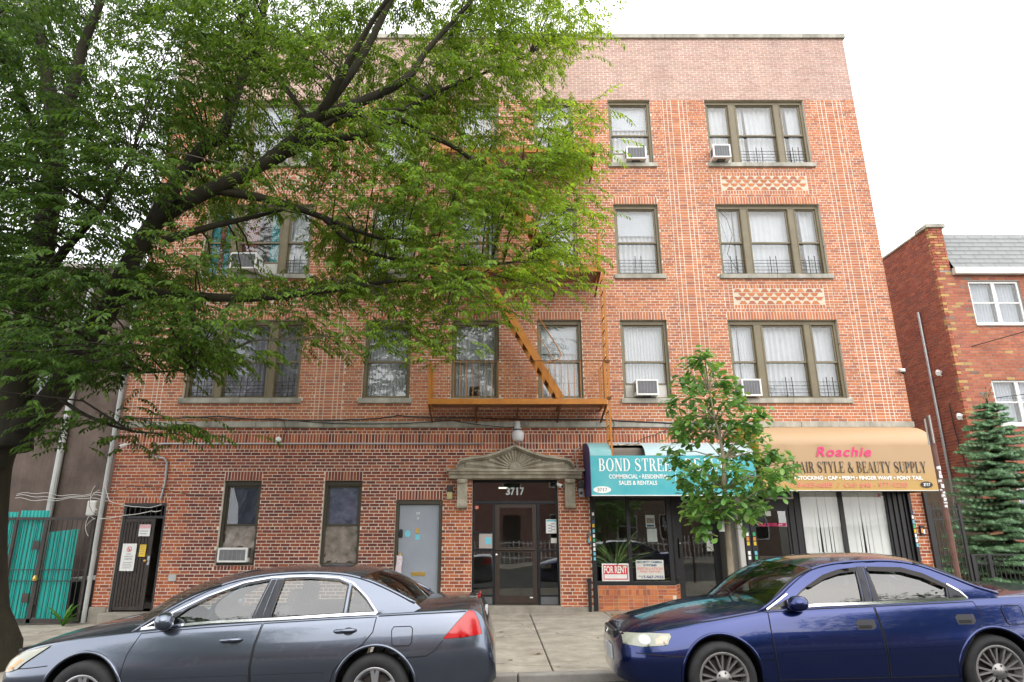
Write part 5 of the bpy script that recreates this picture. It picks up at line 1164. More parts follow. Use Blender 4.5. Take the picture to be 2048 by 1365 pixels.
leaf_cloud('shrub', (10.8, 15.6, .2), (.5, .4, .5), 600, .05, mat('reddish_shrub_leaf', (.14, .06, .03), .6, .4, 5, col2=(.12, .14, .04), trans=.2), 'reddish brown shrub behind the fence left of the spruce', 'shrub')

# ---- blue green spruce
sp = empty('spruce_tree', (11.75, 15.6, .15), 'blue green spruce with tiered drooping branches behind the iron fence', 'tree')
M['bark'] = mat('dark_bark', (.022, .017, .012), .95, .4, 6, 1, 22, col2=(.06, .048, .035), stretch=(1, 1, .25))
MB().tube([(11.75, 15.6, .1), (11.8, 15.6, 2.5), (11.95, 15.6, 4.7)], [.12, .07, .012], 8).build('trunk', M['bark'], sp)
M['needle'] = mat('spruce_needle', (.05, .12, .055), .6, .2, 3, attr='Col')
V = []; F = []; C = []; bt = MB()
def needle_twig(p, q, n, ln, col):
    d = (q - p); u = d.normalized(); s = u.orthogonal().normalized(); t = u.cross(s)
    for i in range(n):
        c = p + d * (i / n); a = rng.uniform(0, 2 * pi); o = (s * cos(a) + t * sin(a)) * .85 + u * .6; o = o.normalized() * ln * rng.uniform(.8, 1.2); w_ = u.cross(o).normalized() * .0075
        b = len(V); V.extend([c - w_, c + w_, c + o]); F.append((b, b + 1, b + 2)); cc = col * rng.uniform(.75, 1.25); C.extend([(*cc, 1)] * 3)
z = .45
while z < 4.55:
    t = (z - .3) / 4.5; rad = 1.62 * (1 - t) ** .85 + .07; nb = int(9 + 6 * (1 - t)); a0 = rng.uniform(0, 6)
    for k in range(nb):
        a = a0 + 2 * pi * k / nb + rng.uniform(-.2, .2); ll = rad * rng.uniform(.6, 1.18); base = Vector((11.75 + .2 * t, 15.6, z + rng.uniform(-.06, .06))); d = Vector((cos(a), sin(a), 0)); pts = []
        for i in range(7): s_ = i / 6; pts.append(base + d * ll * s_ + Vector((0, 0, -.22 * ll * s_ + .20 * ll * s_ * s_)))
        bt.tube(pts, [.018 * (1 - .8 * i / 6) for i in range(7)], 4)
        side = Vector((-d.y, d.x, 0))
        for i in range(1, 7):
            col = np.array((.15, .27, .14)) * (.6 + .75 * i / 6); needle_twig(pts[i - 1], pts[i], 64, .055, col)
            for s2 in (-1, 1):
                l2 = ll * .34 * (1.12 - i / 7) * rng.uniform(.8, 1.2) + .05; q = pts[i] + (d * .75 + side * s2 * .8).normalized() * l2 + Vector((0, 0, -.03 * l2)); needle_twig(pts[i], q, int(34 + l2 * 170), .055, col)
    z += .19 * (1 - .35 * t)
for i in range(5): a = i * 1.25; needle_twig(Vector((11.94, 15.6, 4.6)), Vector((11.96 + .12 * cos(a), 15.6 + .12 * sin(a), 4.85 + .1 * (i == 0))), 26, .05, np.array((.10, .17, .07)))
needle_twig(Vector((11.95, 15.6, 4.6)), Vector((11.97, 15.6, 5.0)), 40, .05, np.array((.12, .2, .08)))
bt.build('branches', M['bark'], sp, fix=False, kind='stuff')
me = bpy.data.meshes.new('needles'); me.from_pydata(V, [], F); me.materials.append(M['needle']); ca = me.color_attributes.new('Col', 'FLOAT_COLOR', 'POINT'); ca.data.foreach_set('color', np.array(C, 'f').ravel()); mkobj('crown', me, sp, kind='stuff')

# ---- street sign pole with a sign seen edge on
pl = empty('street_sign', (6.02, 9.0, gz(6)), 'rusty street sign pole with a white plate seen nearly edge on', 'street sign')
MB().tube([(6.02, 9.0, gz(6) - .1), (6.02, 9.0, 3.15)], .035, 8).build('pole', mat('rusty_brown_pole', (.11, .055, .04), .8, .3, 8, .2, 40, col2=(.20, .10, .08)), pl)
MB().add([(5.975, 8.90, 3.13), (6.10, 9.22, 3.13), (6.10, 9.22, 2.75), (5.975, 8.90, 2.75), (5.98, 8.898, 3.13), (6.105, 9.218, 3.13), (6.105, 9.218, 2.75), (5.98, 8.898, 2.75)], [(0, 1, 2, 3), (7, 6, 5, 4), (0, 4, 5, 1), (2, 6, 7, 3), (0, 3, 7, 4), (1, 5, 6, 2)]).build('plate', M['white'], pl)
zq = 1.9
while zq < 2.42:
    hq = rng.uniform(.015, .05); a0 = rng.uniform(3.4, 4.3); a1 = a0 + rng.uniform(.7, 1.8)
    MB().grid([[(6.02 + .0365 * cos(a), 9.0 + .0365 * sin(a), zq + (hq if r_ else 0) + rng.uniform(-.008, .008)) for a in np.linspace(a0, a1, 6)] for r_ in (0, 1)]).build('sticker_scrap', M['white'], pl); zq += hq + rng.uniform(.005, .04)

# ================================================================== alley on the left
lb = empty('stucco_building', (-12.6, 16, 0), 'brown rough stucco building standing behind the alley at the left', 'building')
M['stucco'] = mat('rough_brown_stucco', (.075, .055, .045), .95, .3, 1.2, .9, 25, col2=(.16, .12, .10), grime=.3)
bx('wall', M['stucco'], lb, -17, -9.0, 16.0, 26, -.5, 8.3); bx('roof_edge', M['limestone'], lb, -17.05, -8.95, 15.95, 26, 8.3, 8.42); 
for (a, b, c, d) in ((-14.5, -13.4, 4.6, 6.2), (-12.2, -11.2, 4.6, 6.2)):
    f = bx('window', M['white'], lb, a, b, 15.96, 16.02, c, d); bx('pane', M['glass_tint'], f, a + .06, b - .06, 15.95, 15.958, c + .06, d - .06)
MB().tube([(-10.6, 15.92, .0), (-10.6, 15.92, 8.2)], .075, 10).build('drainpipe', M['pvc'], lb)
yb2 = MB().box(-28, -18, 17, 26, -.7, 6.2).build('wall', mat('ochre_render', (.40, .26, .08), .9, .2, 2, .3, 30), None)
yb2.name = 'ochre_house_wall'
oh = empty('ochre_house', (-23, 17, 0), 'ochre rendered house glimpsed far left through the tree leaves', 'house'); yb2.parent = oh; yb2.matrix_parent_inverse = Matrix.Translation((23, -17, 0)); yb2.name = 'wall'
bx('roof', M['shingle'], oh, -28.2, -17.8, 16.8, 26, 6.2, 6.5)
gt = empty('alley_gate', (-9.4, 14.4, -.2), 'black barred iron alley gate at the left of the brick house', 'gate')
gy0, gy1 = 14.37, 14.41
for (a, b, c, d) in ((-10.26, -8.55, 1.83, 1.89), (-10.26, -8.55, -.20, -.12), (-10.26, -10.20, -.2, 1.83), (-9.63, -9.55, -.2, 1.83), (-8.60, -8.55, -.12, 1.83)): bx('frame_bar', M['rust_black'], gt, a, b, gy0, gy1, c, d)
bx('frame_bar', M['rust_black'], gt, -12.4, -10.27, gy0, gy1, 1.83, 1.89); bx('frame_bar', M['rust_black'], gt, -12.4, -10.27, gy0, gy1, -.22, -.14)
x = -12.3
while x < -8.6: MB().bar((x, 14.39, -.15), (x, 14.39, 1.83), .012).build('picket', M['rust_black'], gt); x += .105
for z in (.82, .60): bx('cross_bar', M['rust_black'], gt, -12.4, -8.6, 14.383, 14.397, z, z + .018)
for (x, z) in ((-9.72, 1.32), (-9.74, .28)): bx('lock_plate', M['rust_black'], gt, x - .06, x + .08, 14.355, 14.37, z - .09, z + .09)
MB().lathe([(.05, .62), (.055, .66), (.03, .72)], 10, 'z', (-9.58, 14.34, 0)).build('padlock', M['brass'], gt)
M['teal_sheet'] = mat('teal_corrugated_plastic', (.005, .33, .30), .35, .15, 2, .04, 10, col2=(.01, .42, .36))
def corrugated(x0, x1, zt0, zt1, zb0, y, label):
    n = int((x1 - x0) / .0085); rows = [[], []]
    for i in range(n + 1):
        x = x0 + (x1 - x0) * i / n; s = sin(2 * pi * x / .076); yy = y + .014 * max(-.6, min(.6, s * 1.4)); zt = zt0 + (zt1 - zt0) * i / n
        rows[0].append((x, yy, zt)); rows[1].append((x + .02, yy, zb0))
    o = MB().grid(rows).build('corrugated_panel', M['teal_sheet'], label=label, cat='panel', group='teal corrugated panels behind the alley gate'); md = o.modifiers.new('s', 'SOLIDIFY'); md.thickness = .003
corrugated(-10.24, -9.62, 2.03, 2.03, -.22, 14.47, 'taller teal corrugated sheet behind the left half of the alley gate'); corrugated(-9.54, -8.93, 1.585, 1.65, -.17, 14.46, 'shorter teal corrugated sheet with slanting top behind the alley gate'); corrugated(-12.3, -10.3, 2.0, 2.0, -.24, 14.48, 'wide teal corrugated sheet behind the tree trunk at the left')
mb_ = bx('meter_box', M['offwhite'], None, -9.62, -9.4, 15.72, 15.92, 1.95, 2.3, label='pale electrical box on the alley wall behind the gate', cat='electrical box', bevel=.03)
bn = MB().add([(-9.1, 14.9, -.25), (-8.6, 14.9, -.25), (-8.6, 15.6, -.25), (-9.1, 15.6, -.25), (-9.15, 14.85, .55), (-8.55, 14.85, .60), (-8.55, 15.65, .60), (-9.15, 15.65, .55)], [(0, 3, 2, 1), (4, 5, 6, 7), (0, 1, 5, 4), (1, 2, 6, 5), (2, 3, 7, 6), (3, 0, 4, 7)]).build('trash_bin', M['black'], label='black trash bin with pale lid behind the alley gate', cat='trash bin', bevel=.03)
bx('lid', M['pvc'], bn, -9.2, -8.5, 14.80, 15.70, .60, .64)
for i in range(3): 
    pts = [(-11.4 + k * .12, 15.85 - .02 * i, 2.45 - .06 * i + .03 * sin(k * .45 + i) + .02 * sin(k * 1.3)) for k in range(24)]; MB().tube(pts, .006, 5).build('cable', M['wire_wht'], label=('top', 'middle', 'lowest')[i] + ' of three white cables strung along the stucco alley wall', cat='cable')
slope_box(-14, -8.4, 14.46, 16, -.02, .3).build('alley_floor', M['concrete_d'], kind='structure')
# fern like weed at the foot of the downspout
wd = empty('fern_weed', (-8.72, 14.15, gz(-8.7)), 'bright green fern like weed at the foot of the downspout', 'plant')
M['weed'] = mat('bright_weed_leaf', (.10, .26, .03), .6, .25, 5, trans=.3)
for k in range(13):
    a = rng.uniform(0, 2 * pi); e = rng.uniform(.7, 1.4); d = Vector((cos(a), sin(a) * .5, 0)); p = Vector((-8.72, 14.15, gz(-8.7))); L2 = rng.uniform(.3, .6); fr_ = MB()
    for i in range(12):
        t = i / 11; q = p + (d * cos(e - t * .8) + Vector((0, 0, 1)) * sin(e - t * .8)) * (L2 / 11); sd_ = Vector((-d.y, d.x, 0)); w2 = .09 * (1 - t) ** .6 * (t + .25)
        for s in (-1, 1): fr_.add([p, p + sd_ * s * w2 + Vector((0, 0, -.01)), q + sd_ * s * w2 * .8 + (q - p) * .8, q], [(0, 1, 2, 3)])
        p = q
    fr_.build('frond', M['weed'], wd, fix=False)

# ================================================================== young street tree
sap = empty('sapling', (3.13, 9.2, gz(3.1)), 'young street tree with large glossy leaves and slim pale trunk behind the blue car', 'tree')
M['sapbark'] = mat('pale_bark', (.20, .16, .11), .9, .25, 10, .6, 30, col2=(.34, .28, .20), stretch=(1, 1, .4))
tr = [at(1466, 1215, 9.2), at(1462, 1150, 9.2), at(1456, 1070, 9.2), at(1452, 1030, 9.2), at(1449, 980, 9.2), at(1447, 920, 9.22), at(1441, 880, 9.25), at(1430, 840, 9.25), at(1418, 780, 9.22), at(1402, 715, 9.2)]
tr[0].z = gz(3.1) - .1; tr[0].x = 3.13
MB().tube(tr, [.044, .039, .037, .036, .030, .026, .021, .016, .011, .006], 10).build('trunk', M['sapbark'], sap, smooth=True)
cl = [(1402, 712), (1378, 728), (1425, 735), (1358, 762), (1392, 765), (1440, 762), (1462, 780), (1378, 800), (1415, 800), (1450, 805), (1482, 808), (1346, 838), (1375, 842), (1408, 838), (1440, 842), (1475, 845), (1508, 845), (1526, 828), (1338, 806), (1350, 862), (1385, 872), (1460, 870), (1500, 872), (1522, 880), (1412, 868), (1332, 905), (1350, 925), (1380, 945), (1412, 932), (1455, 905), (1480, 915), (1508, 910), (1535, 915), (1560, 908), (1582, 925), (1588, 948), (1555, 950), (1520, 950), (1488, 955), (1440, 955), (1405, 970), (1365, 975), (1355, 955), (1385, 1000), (1420, 1000), (1465, 985), (1500, 985), (1540, 980), (1568, 970), (1400, 1028), (1432, 1030), (1475, 1018), (1508, 1020), (1530, 1012), (1402, 1060), (1380, 1020), (1490, 1040), (1450, 1010), (1425, 965), (1470, 940)]
br = MB(); leaves = []
for i, (px, py) in enumerate(cl):
    Yc = 9.2 + rng.uniform(-.45, .45); p = at(1452 + (px - 1452) * .87, py, Yc); j = min(range(3, len(tr)), key=lambda k: abs(tr[k].z - (p.z - .22)))
    a = tr[j].copy(); m_ = a.lerp(p, .55) + Vector((0, 0, .06)); br.tube([a, m_, p], [.012, .008, .004], 5)
    dirc = (p - a); dirc.z *= .3; dirc = dirc.normalized() if dirc.length > .01 else Vector((1, 0, 0))
    for k in range(rng.integers(30, 40)):
        an = 2 * pi * k / 9 + rng.uniform(-.3, .3); el = rng.uniform(-.9, .45); h = Vector((cos(an), sin(an), 0)); d = (h * cos(el) + Vector((0, 0, 1)) * sin(el) + dirc * .35).normalized()
        leaves.append((p + Vector(rng.normal(0, .065, 3)), d, rng.uniform(.10, .165), i))
br.build('branches', M['sapbark'], sap, fix=False, kind='stuff')
M['saple'] = mat('glossy_leaf_single', (.06, .16, .03), .35, .2, 6, objcol=True, trans=.42, tcol=(1.3, 1.2, .8)); M['saple_s'] = mat('glossy_leaf', (.06, .16, .03), .35, .2, 6, attr='Col', trans=.42, tcol=(1.3, 1.2, .8))
prof_l = [(0, 0), (.18, .07), (.42, .17), (.66, .25), (.85, .22), (.97, .10), (1.03, 0)]
lv = []; lf = []
for (t, w_) in prof_l: lv += [(t, -w_, .06 * w_ / .25 - .18 * t * t), (t, 0, -.02 - .18 * t * t), (t, w_, .06 * w_ / .25 - .18 * t * t)]
for i in range(6): lf += [(i * 3, i * 3 + 3, i * 3 + 4, i * 3 + 1), (i * 3 + 1, i * 3 + 4, i * 3 + 5, i * 3 + 2)]
lmesh = bpy.data.meshes.new('leaf'); lmesh.from_pydata(lv, [], lf); lmesh.materials.append(M['saple']); lmesh.shade_smooth()
def frame_of(d):
    x = d.normalized(); up = Vector((0, 0, 1)); y = up.cross(x); y = y.normalized() if y.length > .05 else x.orthogonal().normalized(); z = x.cross(y); return Matrix((x, y, z)).transposed()
def lcol():
    c = np.array([(.12, .28, .075), (.15, .32, .08), (.18, .36, .085), (.10, .24, .07), (.24, .40, .085)])[rng.integers(5)] * rng.uniform(.85, 1.15); return (*c, 1)
order = sorted(range(len(leaves)), key=lambda i: (leaves[i][0] + leaves[i][1] * .1).y)
VS = []; FS = []; CS = []; bl_ = np.array(lv)
for n_, i in enumerate(order):
    p, d, s, _ = leaves[i]; q = frame_of(d) @ Matrix.Rotation(rng.uniform(-.6, .6), 3, 'X')
    if n_ < 300:
        o = mkobj('leaf', lmesh, sap); mw = Matrix.Translation(p) @ q.to_4x4() @ Matrix.Scale(s, 4); o.location = p; o.rotation_euler = q.to_euler(); o.scale = (s, s, s); o.color = lcol()
    else:
        b = len(VS); VS.extend(((np.array(q) @ (bl_ * s).T).T + np.array(p)).tolist()); FS.extend([tuple(x + b for x in f) for f in lf]); CS.extend([lcol()] * len(lv))
me = bpy.data.meshes.new('sapling_leaves'); me.from_pydata(VS, [], FS); me.materials.append(M['saple_s']); ca = me.color_attributes.new('Col', 'FLOAT_COLOR', 'POINT'); ca.data.foreach_set('color', np.array(CS, 'f').ravel()); me.shade_smooth(); mkobj('crown', me, sap, kind='stuff')
p = at(1443, 1045, 9.1); bx('tag', M['white'], sap, p.x - .045, p.x + .03, 9.09, 9.095, p.z - .12, p.z + .02)
# ================================================================== big street tree
big = empty('street_tree', (-7.45, 9.55, gz(-7.4)), 'large mossy street tree with leaning limbs spreading over the brick house', 'tree')
M['moss_bark'] = mat('mossy_bark', (.010, .007, .005), .95, .4, 2.2, 1.4, 24, col2=(.034, .030, .013), stretch=(1, 1, .35))
limbs = []
def limb(pts, r0, r1, power=1.):
    P = [at(x, y, Y) for (x, y, Y) in pts]
    # smooth the polyline
    Q = []
    for i in range(len(P) - 1):
        p0, p1, p2, p3 = P[max(i - 1, 0)], P[i], P[i + 1], P[min(i + 2, len(P) - 1)]
        for k in range(5):
            t = k / 5; Q.append(.5 * ((2 * p1) + (p2 - p0) * t + (2 * p0 - 5 * p1 + 4 * p2 - p3) * t * t + (3 * p1 - p0 - 3 * p2 + p3) * t ** 3))
    Q.append(P[-1]); n = len(Q); rr = [r0 + (r1 - r0) * (i / (n - 1)) ** power for i in range(n)]
    limbs.append((Q, rr)); return Q
base = [(-30, 1330, 9.55), (-34, 1150, 9.55), (-24, 1000, 9.55), (-2, 900, 9.55), (60, 840, 9.55), (110, 790, 9.55), (165, 700, 9.5), (215, 620, 9.45), (255, 535, 9.4), (312, 445, 9.3), (405, 388, 9.2), (500, 345, 9.1), (560, 300, 9.0), (625, 240, 8.9), (690, 165, 8.8), (745, 75, 8.7), (800, -40, 8.6)]
limb(base, .35, .045, .55)
limb([(25, 900, 9.55), (35, 800, 9.6), (45, 700, 9.6), (72, 570, 9.6), (95, 430, 9.6), (105, 330, 9.6), (112, 265, 9.6), (95, 160, 9.6), (70, 20, 9.6), (60, -120, 9.6)], .26, .05)
limb([(110, 268, 9.6), (145, 180, 9.5), (165, 95, 9.4), (195, 20, 9.3), (230, -80, 9.2)], .12, .05)
limb([(-20, 950, 9.5), (-80, 820, 9.3), (-140, 640, 9.0), (-200, 430, 8.8)], .28, .06)
limb([(238, 600, 9.45), (290, 587, 9.5), (380, 592, 9.6), (500, 597, 9.8), (655, 581, 10.0), (720, 571, 10.1), (815, 562, 10.2), (930, 575, 10.3)], .10, .015)
limb([(325, 482, 9.3), (420, 454, 9.5), (500, 436, 9.7), (565, 420, 9.8)], .07, .02)
limb([(430, 380, 9.2), (500, 392, 9.3), (565, 407, 9.5), (645, 435, 9.7), (717, 463, 9.9), (785, 480, 10.0), (880, 470, 10.2)], .08, .015)
limb([(645, 435, 9.7), (702, 485, 9.8), (768, 514, 9.9), (865, 527, 10.1), (962, 530, 10.3), (1060, 520, 10.5)], .045, .01)
limb([(308, 448, 9.3), (350, 370, 9.4), (411, 292, 9.5), (445, 270, 9.6), (480, 170, 9.7), (520, 60, 9.8), (540, -60, 9.8)], .14, .04)
limb([(600, 243, 8.95), (663, 226, 8.9), (757, 189, 8.9), (820, 151, 9.0), (855, 100, 9.1), (934, 12, 9.2), (980, -50, 9.2)], .10, .02)
limb([(505, 340, 9.1), (560, 315, 9.3), (628, 268, 9.5), (680, 234, 9.6), (800, 220, 9.8), (870, 186, 10.0), (960, 150, 10.1), (1060, 110, 10.2)], .09, .015)
limb([(560, 312, 9.3), (653, 281, 9.4), (735, 268, 9.5), (795, 240, 9.6), (852, 268, 9.8), (915, 299, 10.0), (971, 343, 10.2), (1010, 358, 10.3), (1090, 350, 10.4)], .08, .012)
limb([(640, 232, 8.9), (700, 120, 8.4), (760, 20, 8.0), (840, -80, 7.6)], .07, .02)
limb([(70, 580, 9.6), (130, 500, 9.0), (200, 420, 8.4), (260, 320, 7.9)], .09, .02)
limb([(105, 330, 9.6), (60, 240, 8.8), (20, 150, 8.0), (-40, 60, 7.4)], .08, .02)
limb([(150, 730, 9.5), (210, 735, 9.0), (290, 745, 8.7), (380, 740, 8.6)], .04, .008); limb([(110, 790, 9.55), (170, 830, 9.0), (260, 862, 8.7), (350, 868, 8.6)], .035, .006)
tb = MB()
Q0, rr0 = limbs[0]; Q0[0].z = gz(-7.4) - .15
flare = [(Q0[0] + Vector((0, 0, .02)), .75), (Q0[0] + Vector((.02, 0, .25)), .55)]
tb.tube([Q0[0] + Vector((0, 0, -.05)), Q0[0] + Vector((0, 0, .12)), Q0[0] + Vector((.01, 0, .45))] + Q0[3:], [.50, .42, .38] + rr0[3:], 14)
for Q, rr in limbs[1:]: tb.tube(Q, rr, 9)
tb.build('trunk', M['moss_bark'], big, smooth=True, fix=False)
# crown: sprays of drooping twigs
OUT = [(-260, -190), (1185, -190), (1187, 0), (1165, 50), (1172, 85), (1135, 105), (1120, 150), (1085, 145), (1062, 178), (1015, 195), (1062, 214), (1112, 236), (1180, 238), (1195, 290), (1190, 345), (1150, 372), (1105, 388), (1150, 415), (1212, 428), (1214, 446), (1162, 470), (1155, 520), (1140, 565), (1098, 600), (1030, 606), (1008, 640), (960, 676), (905, 712), (868, 728), (838, 676), (795, 700), (700, 706), (600, 700), (560, 668), (470, 688), (425, 735), (330, 715), (262, 705), (235, 742), (118, 770), (60, 800), (-260, 820)]
GAPS = [(565, 368, 72, 38, .97), (505, 500, 115, 56, .95), (600, 470, 45, 40, .75), (560, 552, 120, 20, .8), (690, 395, 55, 30, .8), (650, 535, 80, 24, .8), (660, 640, 60, 30, .7), (760, 660, 60, 40, .55), (880, 660, 60, 30, .5), (700, 400, 70, 26, .8), (500, 650, 110, 45, .65), (600, 230, 36, 22, .8), (275, 180, 26, 22, .85), (240, 250, 30, 34, .6), (290, 305, 26, 20, .7), (285, 470, 45, 40, .75), (215, 545, 30, 24, .3), (320, 640, 110, 26, .35), (420, 610, 90, 18, .6), (100, 75, 30, 20, .5), (700, 15, 26, 18, .7), (830, 50, 26, 16, .6), (1000, 240, 46, 20, .65), (1060, 300, 40, 20, .35), (930, 205, 46, 16, .4), (920, 625, 50, 20, .35), (1085, 430, 34, 22, .4), (330, 540, 40, 26, .5), (175, 640, 60, 30, .2), (60, 640, 50, 26, .2), (720, 650, 40, 22, .4), (870, 610, 34, 16, .3), (1040, 180, 30, 16, .7)]
def okpt(x, y):
    if not inpoly(x, y, OUT): return False
    for gx, gy, rx, ry, p in GAPS:
        if ((x - gx) / rx) ** 2 + ((y - gy) / ry) ** 2 < 1 and rng.random() < p: return False
    return True
clus = []; tries = 0
LP = [(q, k) for k, (Q, rr) in enumerate(limbs) for q in Q[2:]]
LPA = np.array([tuple(q) for q, _ in LP])
def topx(q): d_ = q.y * cos(TH) + (q.z - 1.58) * sin(TH); return (993 + 1300 * q.x / d_, 682.5 - 1300 * (-q.y * sin(TH) + (q.z - 1.58) * cos(TH)) / d_, q.y)
LPX = np.array([topx(q) for Q, rr in limbs[:13] for q, r in zip(Q, rr) if r > .035])
while len(clus) < 800 and tries < 90000:
    tries += 1; x = rng.uniform(-140, 1215) if rng.random() < .68 else (rng.uniform(640, 1190) if rng.random() < .4 else rng.uniform(-60, 480)); y = rng.uniform(-150, 800)
    if not okpt(x, y): continue
    f = max(0, min(1, (x + 100) / 1200)); Y = (8.3 + 1.7 * f) + rng.uniform(-1.7, 1.5)
    ql = LPX[(np.abs(LPX[:, 0] - x) < 50) & (np.abs(LPX[:, 1] - y) < 42)]
    if len(ql) and Y < ql[:, 2].max() + .45:
        if rng.random() < .2: pass
        else: Y = ql[:, 2].max() + rng.uniform(.5, 1.9)
    if any(abs(x - c[0]) < 26 and abs(y - c[1]) < 15 and abs(Y - c[2]) < .65 for c in clus): continue
    clus.append((x, y, Y))
extra = [(140, 862, 8.9), (215, 850, 8.8), (255, 895, 8.8), (110, 900, 8.9), (70, 850, 8.9), (300, 855, 8.6), (350, 862, 8.6), (395, 868, 8.6), (420, 742, 8.6), (370, 745, 8.6), (310, 742, 8.6), (250, 770, 8.7), (180, 780, 8.8), (1195, 438, 10.4), (1175, 250, 10.2), (880, 720, 10.2), (620, 690, 9.9), (700, 690, 9.9)]
clus += extra
tw = MB(); LV = []; LD_ = []; LS = []; LC = []
TWV = []; TWF = []
def thin_tube(pts, r):
    b = len(TWV)
    for i, p in enumerate(pts):
        rr = r * (1 - .7 * i / (len(pts) - 1))
        for a in (0, 2.094, 4.189): TWV.append((p.x + rr * cos(a), p.y + rr * .5 * sin(a), p.z + rr * sin(a)))
    for i in range(len(pts) - 1):
        for j in range(3): TWF.append((b + i * 3 + j, b + i * 3 + (j + 1) % 3, b + i * 3 + 3 + (j + 1) % 3, b + i * 3 + 3 + j))
GREEN = np.array([(.055, .115, .020), (.068, .135, .024), (.085, .155, .028), (.045, .095, .020), (.10, .175, .030)])
for ci, (x, y, Y) in enumerate(clus):
    c = at(x, y - 14, Y); dv = LPA - np.array(tuple(c)); d2 = (dv ** 2).sum(1) + 1.5 * np.maximum(0, dv[:, 2] - .1) ** 2; j = int(np.argmin(d2)); a = Vector(LPA[j])
    m1 = a.lerp(c, .4) + Vector((0, 0, .10 + .05 * (c - a).length)); m2 = a.lerp(c, .75) + Vector((0, 0, .08))
    thin_tube([a, m1, m2, c], min(.022, .008 + .006 * (c - a).length))
    out_d = (c - a); out_d = Vector((out_d.x, out_d.y, 0)); out_d = out_d.normalized() if out_d.length > .05 else Vector((1, 0, 0))
    f = max(0, min(1, (x - 150) / 900)); tint = np.array((.76 + 1.45 * f, .84 + 1.12 * f, .82 + .32 * f)) * rng.uniform(.85, 1.2)  # lit right and shaded left side of the crown painted into leaf colour
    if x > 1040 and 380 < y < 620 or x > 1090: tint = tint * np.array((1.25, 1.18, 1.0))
    nt_ = int(rng.integers(17, 25)) if ci < 800 else 12
    for k in range(nt_):
        st = a.lerp(c, rng.uniform(.35, 1.0)) if k % 3 == 0 else c + Vector((rng.normal(0, .28), rng.normal(0, .28), rng.normal(0, .10)))
        an = math.atan2(out_d.y, out_d.x) + rng.normal(0, .95); d = Vector((cos(an), sin(an), 0)); L_ = rng.uniform(.28, .52); el = rng.uniform(-.15, .35); p = st.copy(); pts = [p.copy()]; nl = int(L_ / .03); side = Vector((-d.y, d.x, 0))
        for i in range(nl):
            t = i / nl; e = el - .75 * t; u = d * cos(e) + Vector((0, 0, 1)) * sin(e); p = p + u * (L_ / nl)
            if i % 5 == 4 or i == nl - 1: pts.append(p.copy())
            s_ = 1 if i % 2 else -1
            ld = (u * .75 + side * s_ * .75 + Vector((0, 0, -.55 + rng.normal(0, .2)))).normalized()
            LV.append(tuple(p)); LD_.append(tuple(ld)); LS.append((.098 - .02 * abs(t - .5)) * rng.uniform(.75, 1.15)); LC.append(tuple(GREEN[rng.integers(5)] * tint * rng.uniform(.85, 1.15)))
        thin_tube(pts, .004)
me = bpy.data.meshes.new('twigs'); me.from_pydata(TWV, [], TWF); me.materials.append(M['bark']); mkobj('branches', me, big, kind='stuff')
LV = np.array(LV); LD_ = np.array(LD_); LS = np.array(LS); LC = np.array(LC); n = len(LV)
rollv = rng.normal(0, .45, n); up = np.array((0, 0, 1.)); sv = np.cross(LD_, up + rng.normal(0, .25, (n, 3))); sv /= np.linalg.norm(sv, axis=1)[:, None] + 1e-9; nv = np.cross(sv, LD_)
sv2 = sv * np.cos(rollv)[:, None] + nv * np.sin(rollv)[:, None]; nv2 = np.cross(sv2, LD_)
# leaf: two halves folded on the midrib, pointed
tpl = np.array([(0, 0, 0), (.42, .19, .05), (1.0, 0, -.12), (.42, -.19, .05), (.48, 0, -.02)])
fq = np.array([(0, 4, 1), (1, 4, 2), (2, 4, 3), (3, 4, 0)])
dcam = (LV ** 2).sum(1); scr = at(0, 0, 1)
px_ = 993 + 1300 * LV[:, 0] / (LV[:, 1] * cos(TH) + (LV[:, 2] - 1.58) * sin(TH)); py_ = 682.5 - 1300 * (-LV[:, 1] * sin(TH) + (LV[:, 2] - 1.58) * cos(TH)) / (LV[:, 1] * cos(TH) + (LV[:, 2] - 1.58) * sin(TH))
inside = (px_ > 20) & (px_ < 1200) & (py_ > 20) & (py_ < 900)
od = np.argsort(np.where(inside, dcam, 1e9)); own = np.zeros(n, bool); own[od[:300]] = True
k_ = np.where(~own)[0]
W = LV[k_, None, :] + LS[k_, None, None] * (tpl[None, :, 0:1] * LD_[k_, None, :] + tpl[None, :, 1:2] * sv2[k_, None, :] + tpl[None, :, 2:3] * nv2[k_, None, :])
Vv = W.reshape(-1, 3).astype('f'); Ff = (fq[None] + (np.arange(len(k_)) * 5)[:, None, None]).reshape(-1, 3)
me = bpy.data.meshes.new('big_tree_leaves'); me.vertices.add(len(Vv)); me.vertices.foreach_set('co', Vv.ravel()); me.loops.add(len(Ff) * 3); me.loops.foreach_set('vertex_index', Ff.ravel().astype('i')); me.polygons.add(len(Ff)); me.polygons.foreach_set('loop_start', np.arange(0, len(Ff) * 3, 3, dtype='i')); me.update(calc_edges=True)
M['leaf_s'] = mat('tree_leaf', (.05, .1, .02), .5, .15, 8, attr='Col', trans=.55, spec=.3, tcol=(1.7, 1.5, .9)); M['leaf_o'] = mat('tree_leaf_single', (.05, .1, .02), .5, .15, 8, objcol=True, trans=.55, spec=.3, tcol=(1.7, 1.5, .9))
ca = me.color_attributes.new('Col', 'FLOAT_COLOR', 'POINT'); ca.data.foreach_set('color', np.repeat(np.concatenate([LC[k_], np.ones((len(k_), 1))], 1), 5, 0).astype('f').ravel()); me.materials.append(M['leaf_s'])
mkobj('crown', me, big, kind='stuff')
l2 = bpy.data.meshes.new('leaf'); l2.from_pydata(tpl.tolist(), [], fq.tolist()); l2.materials.append(M['leaf_o'])
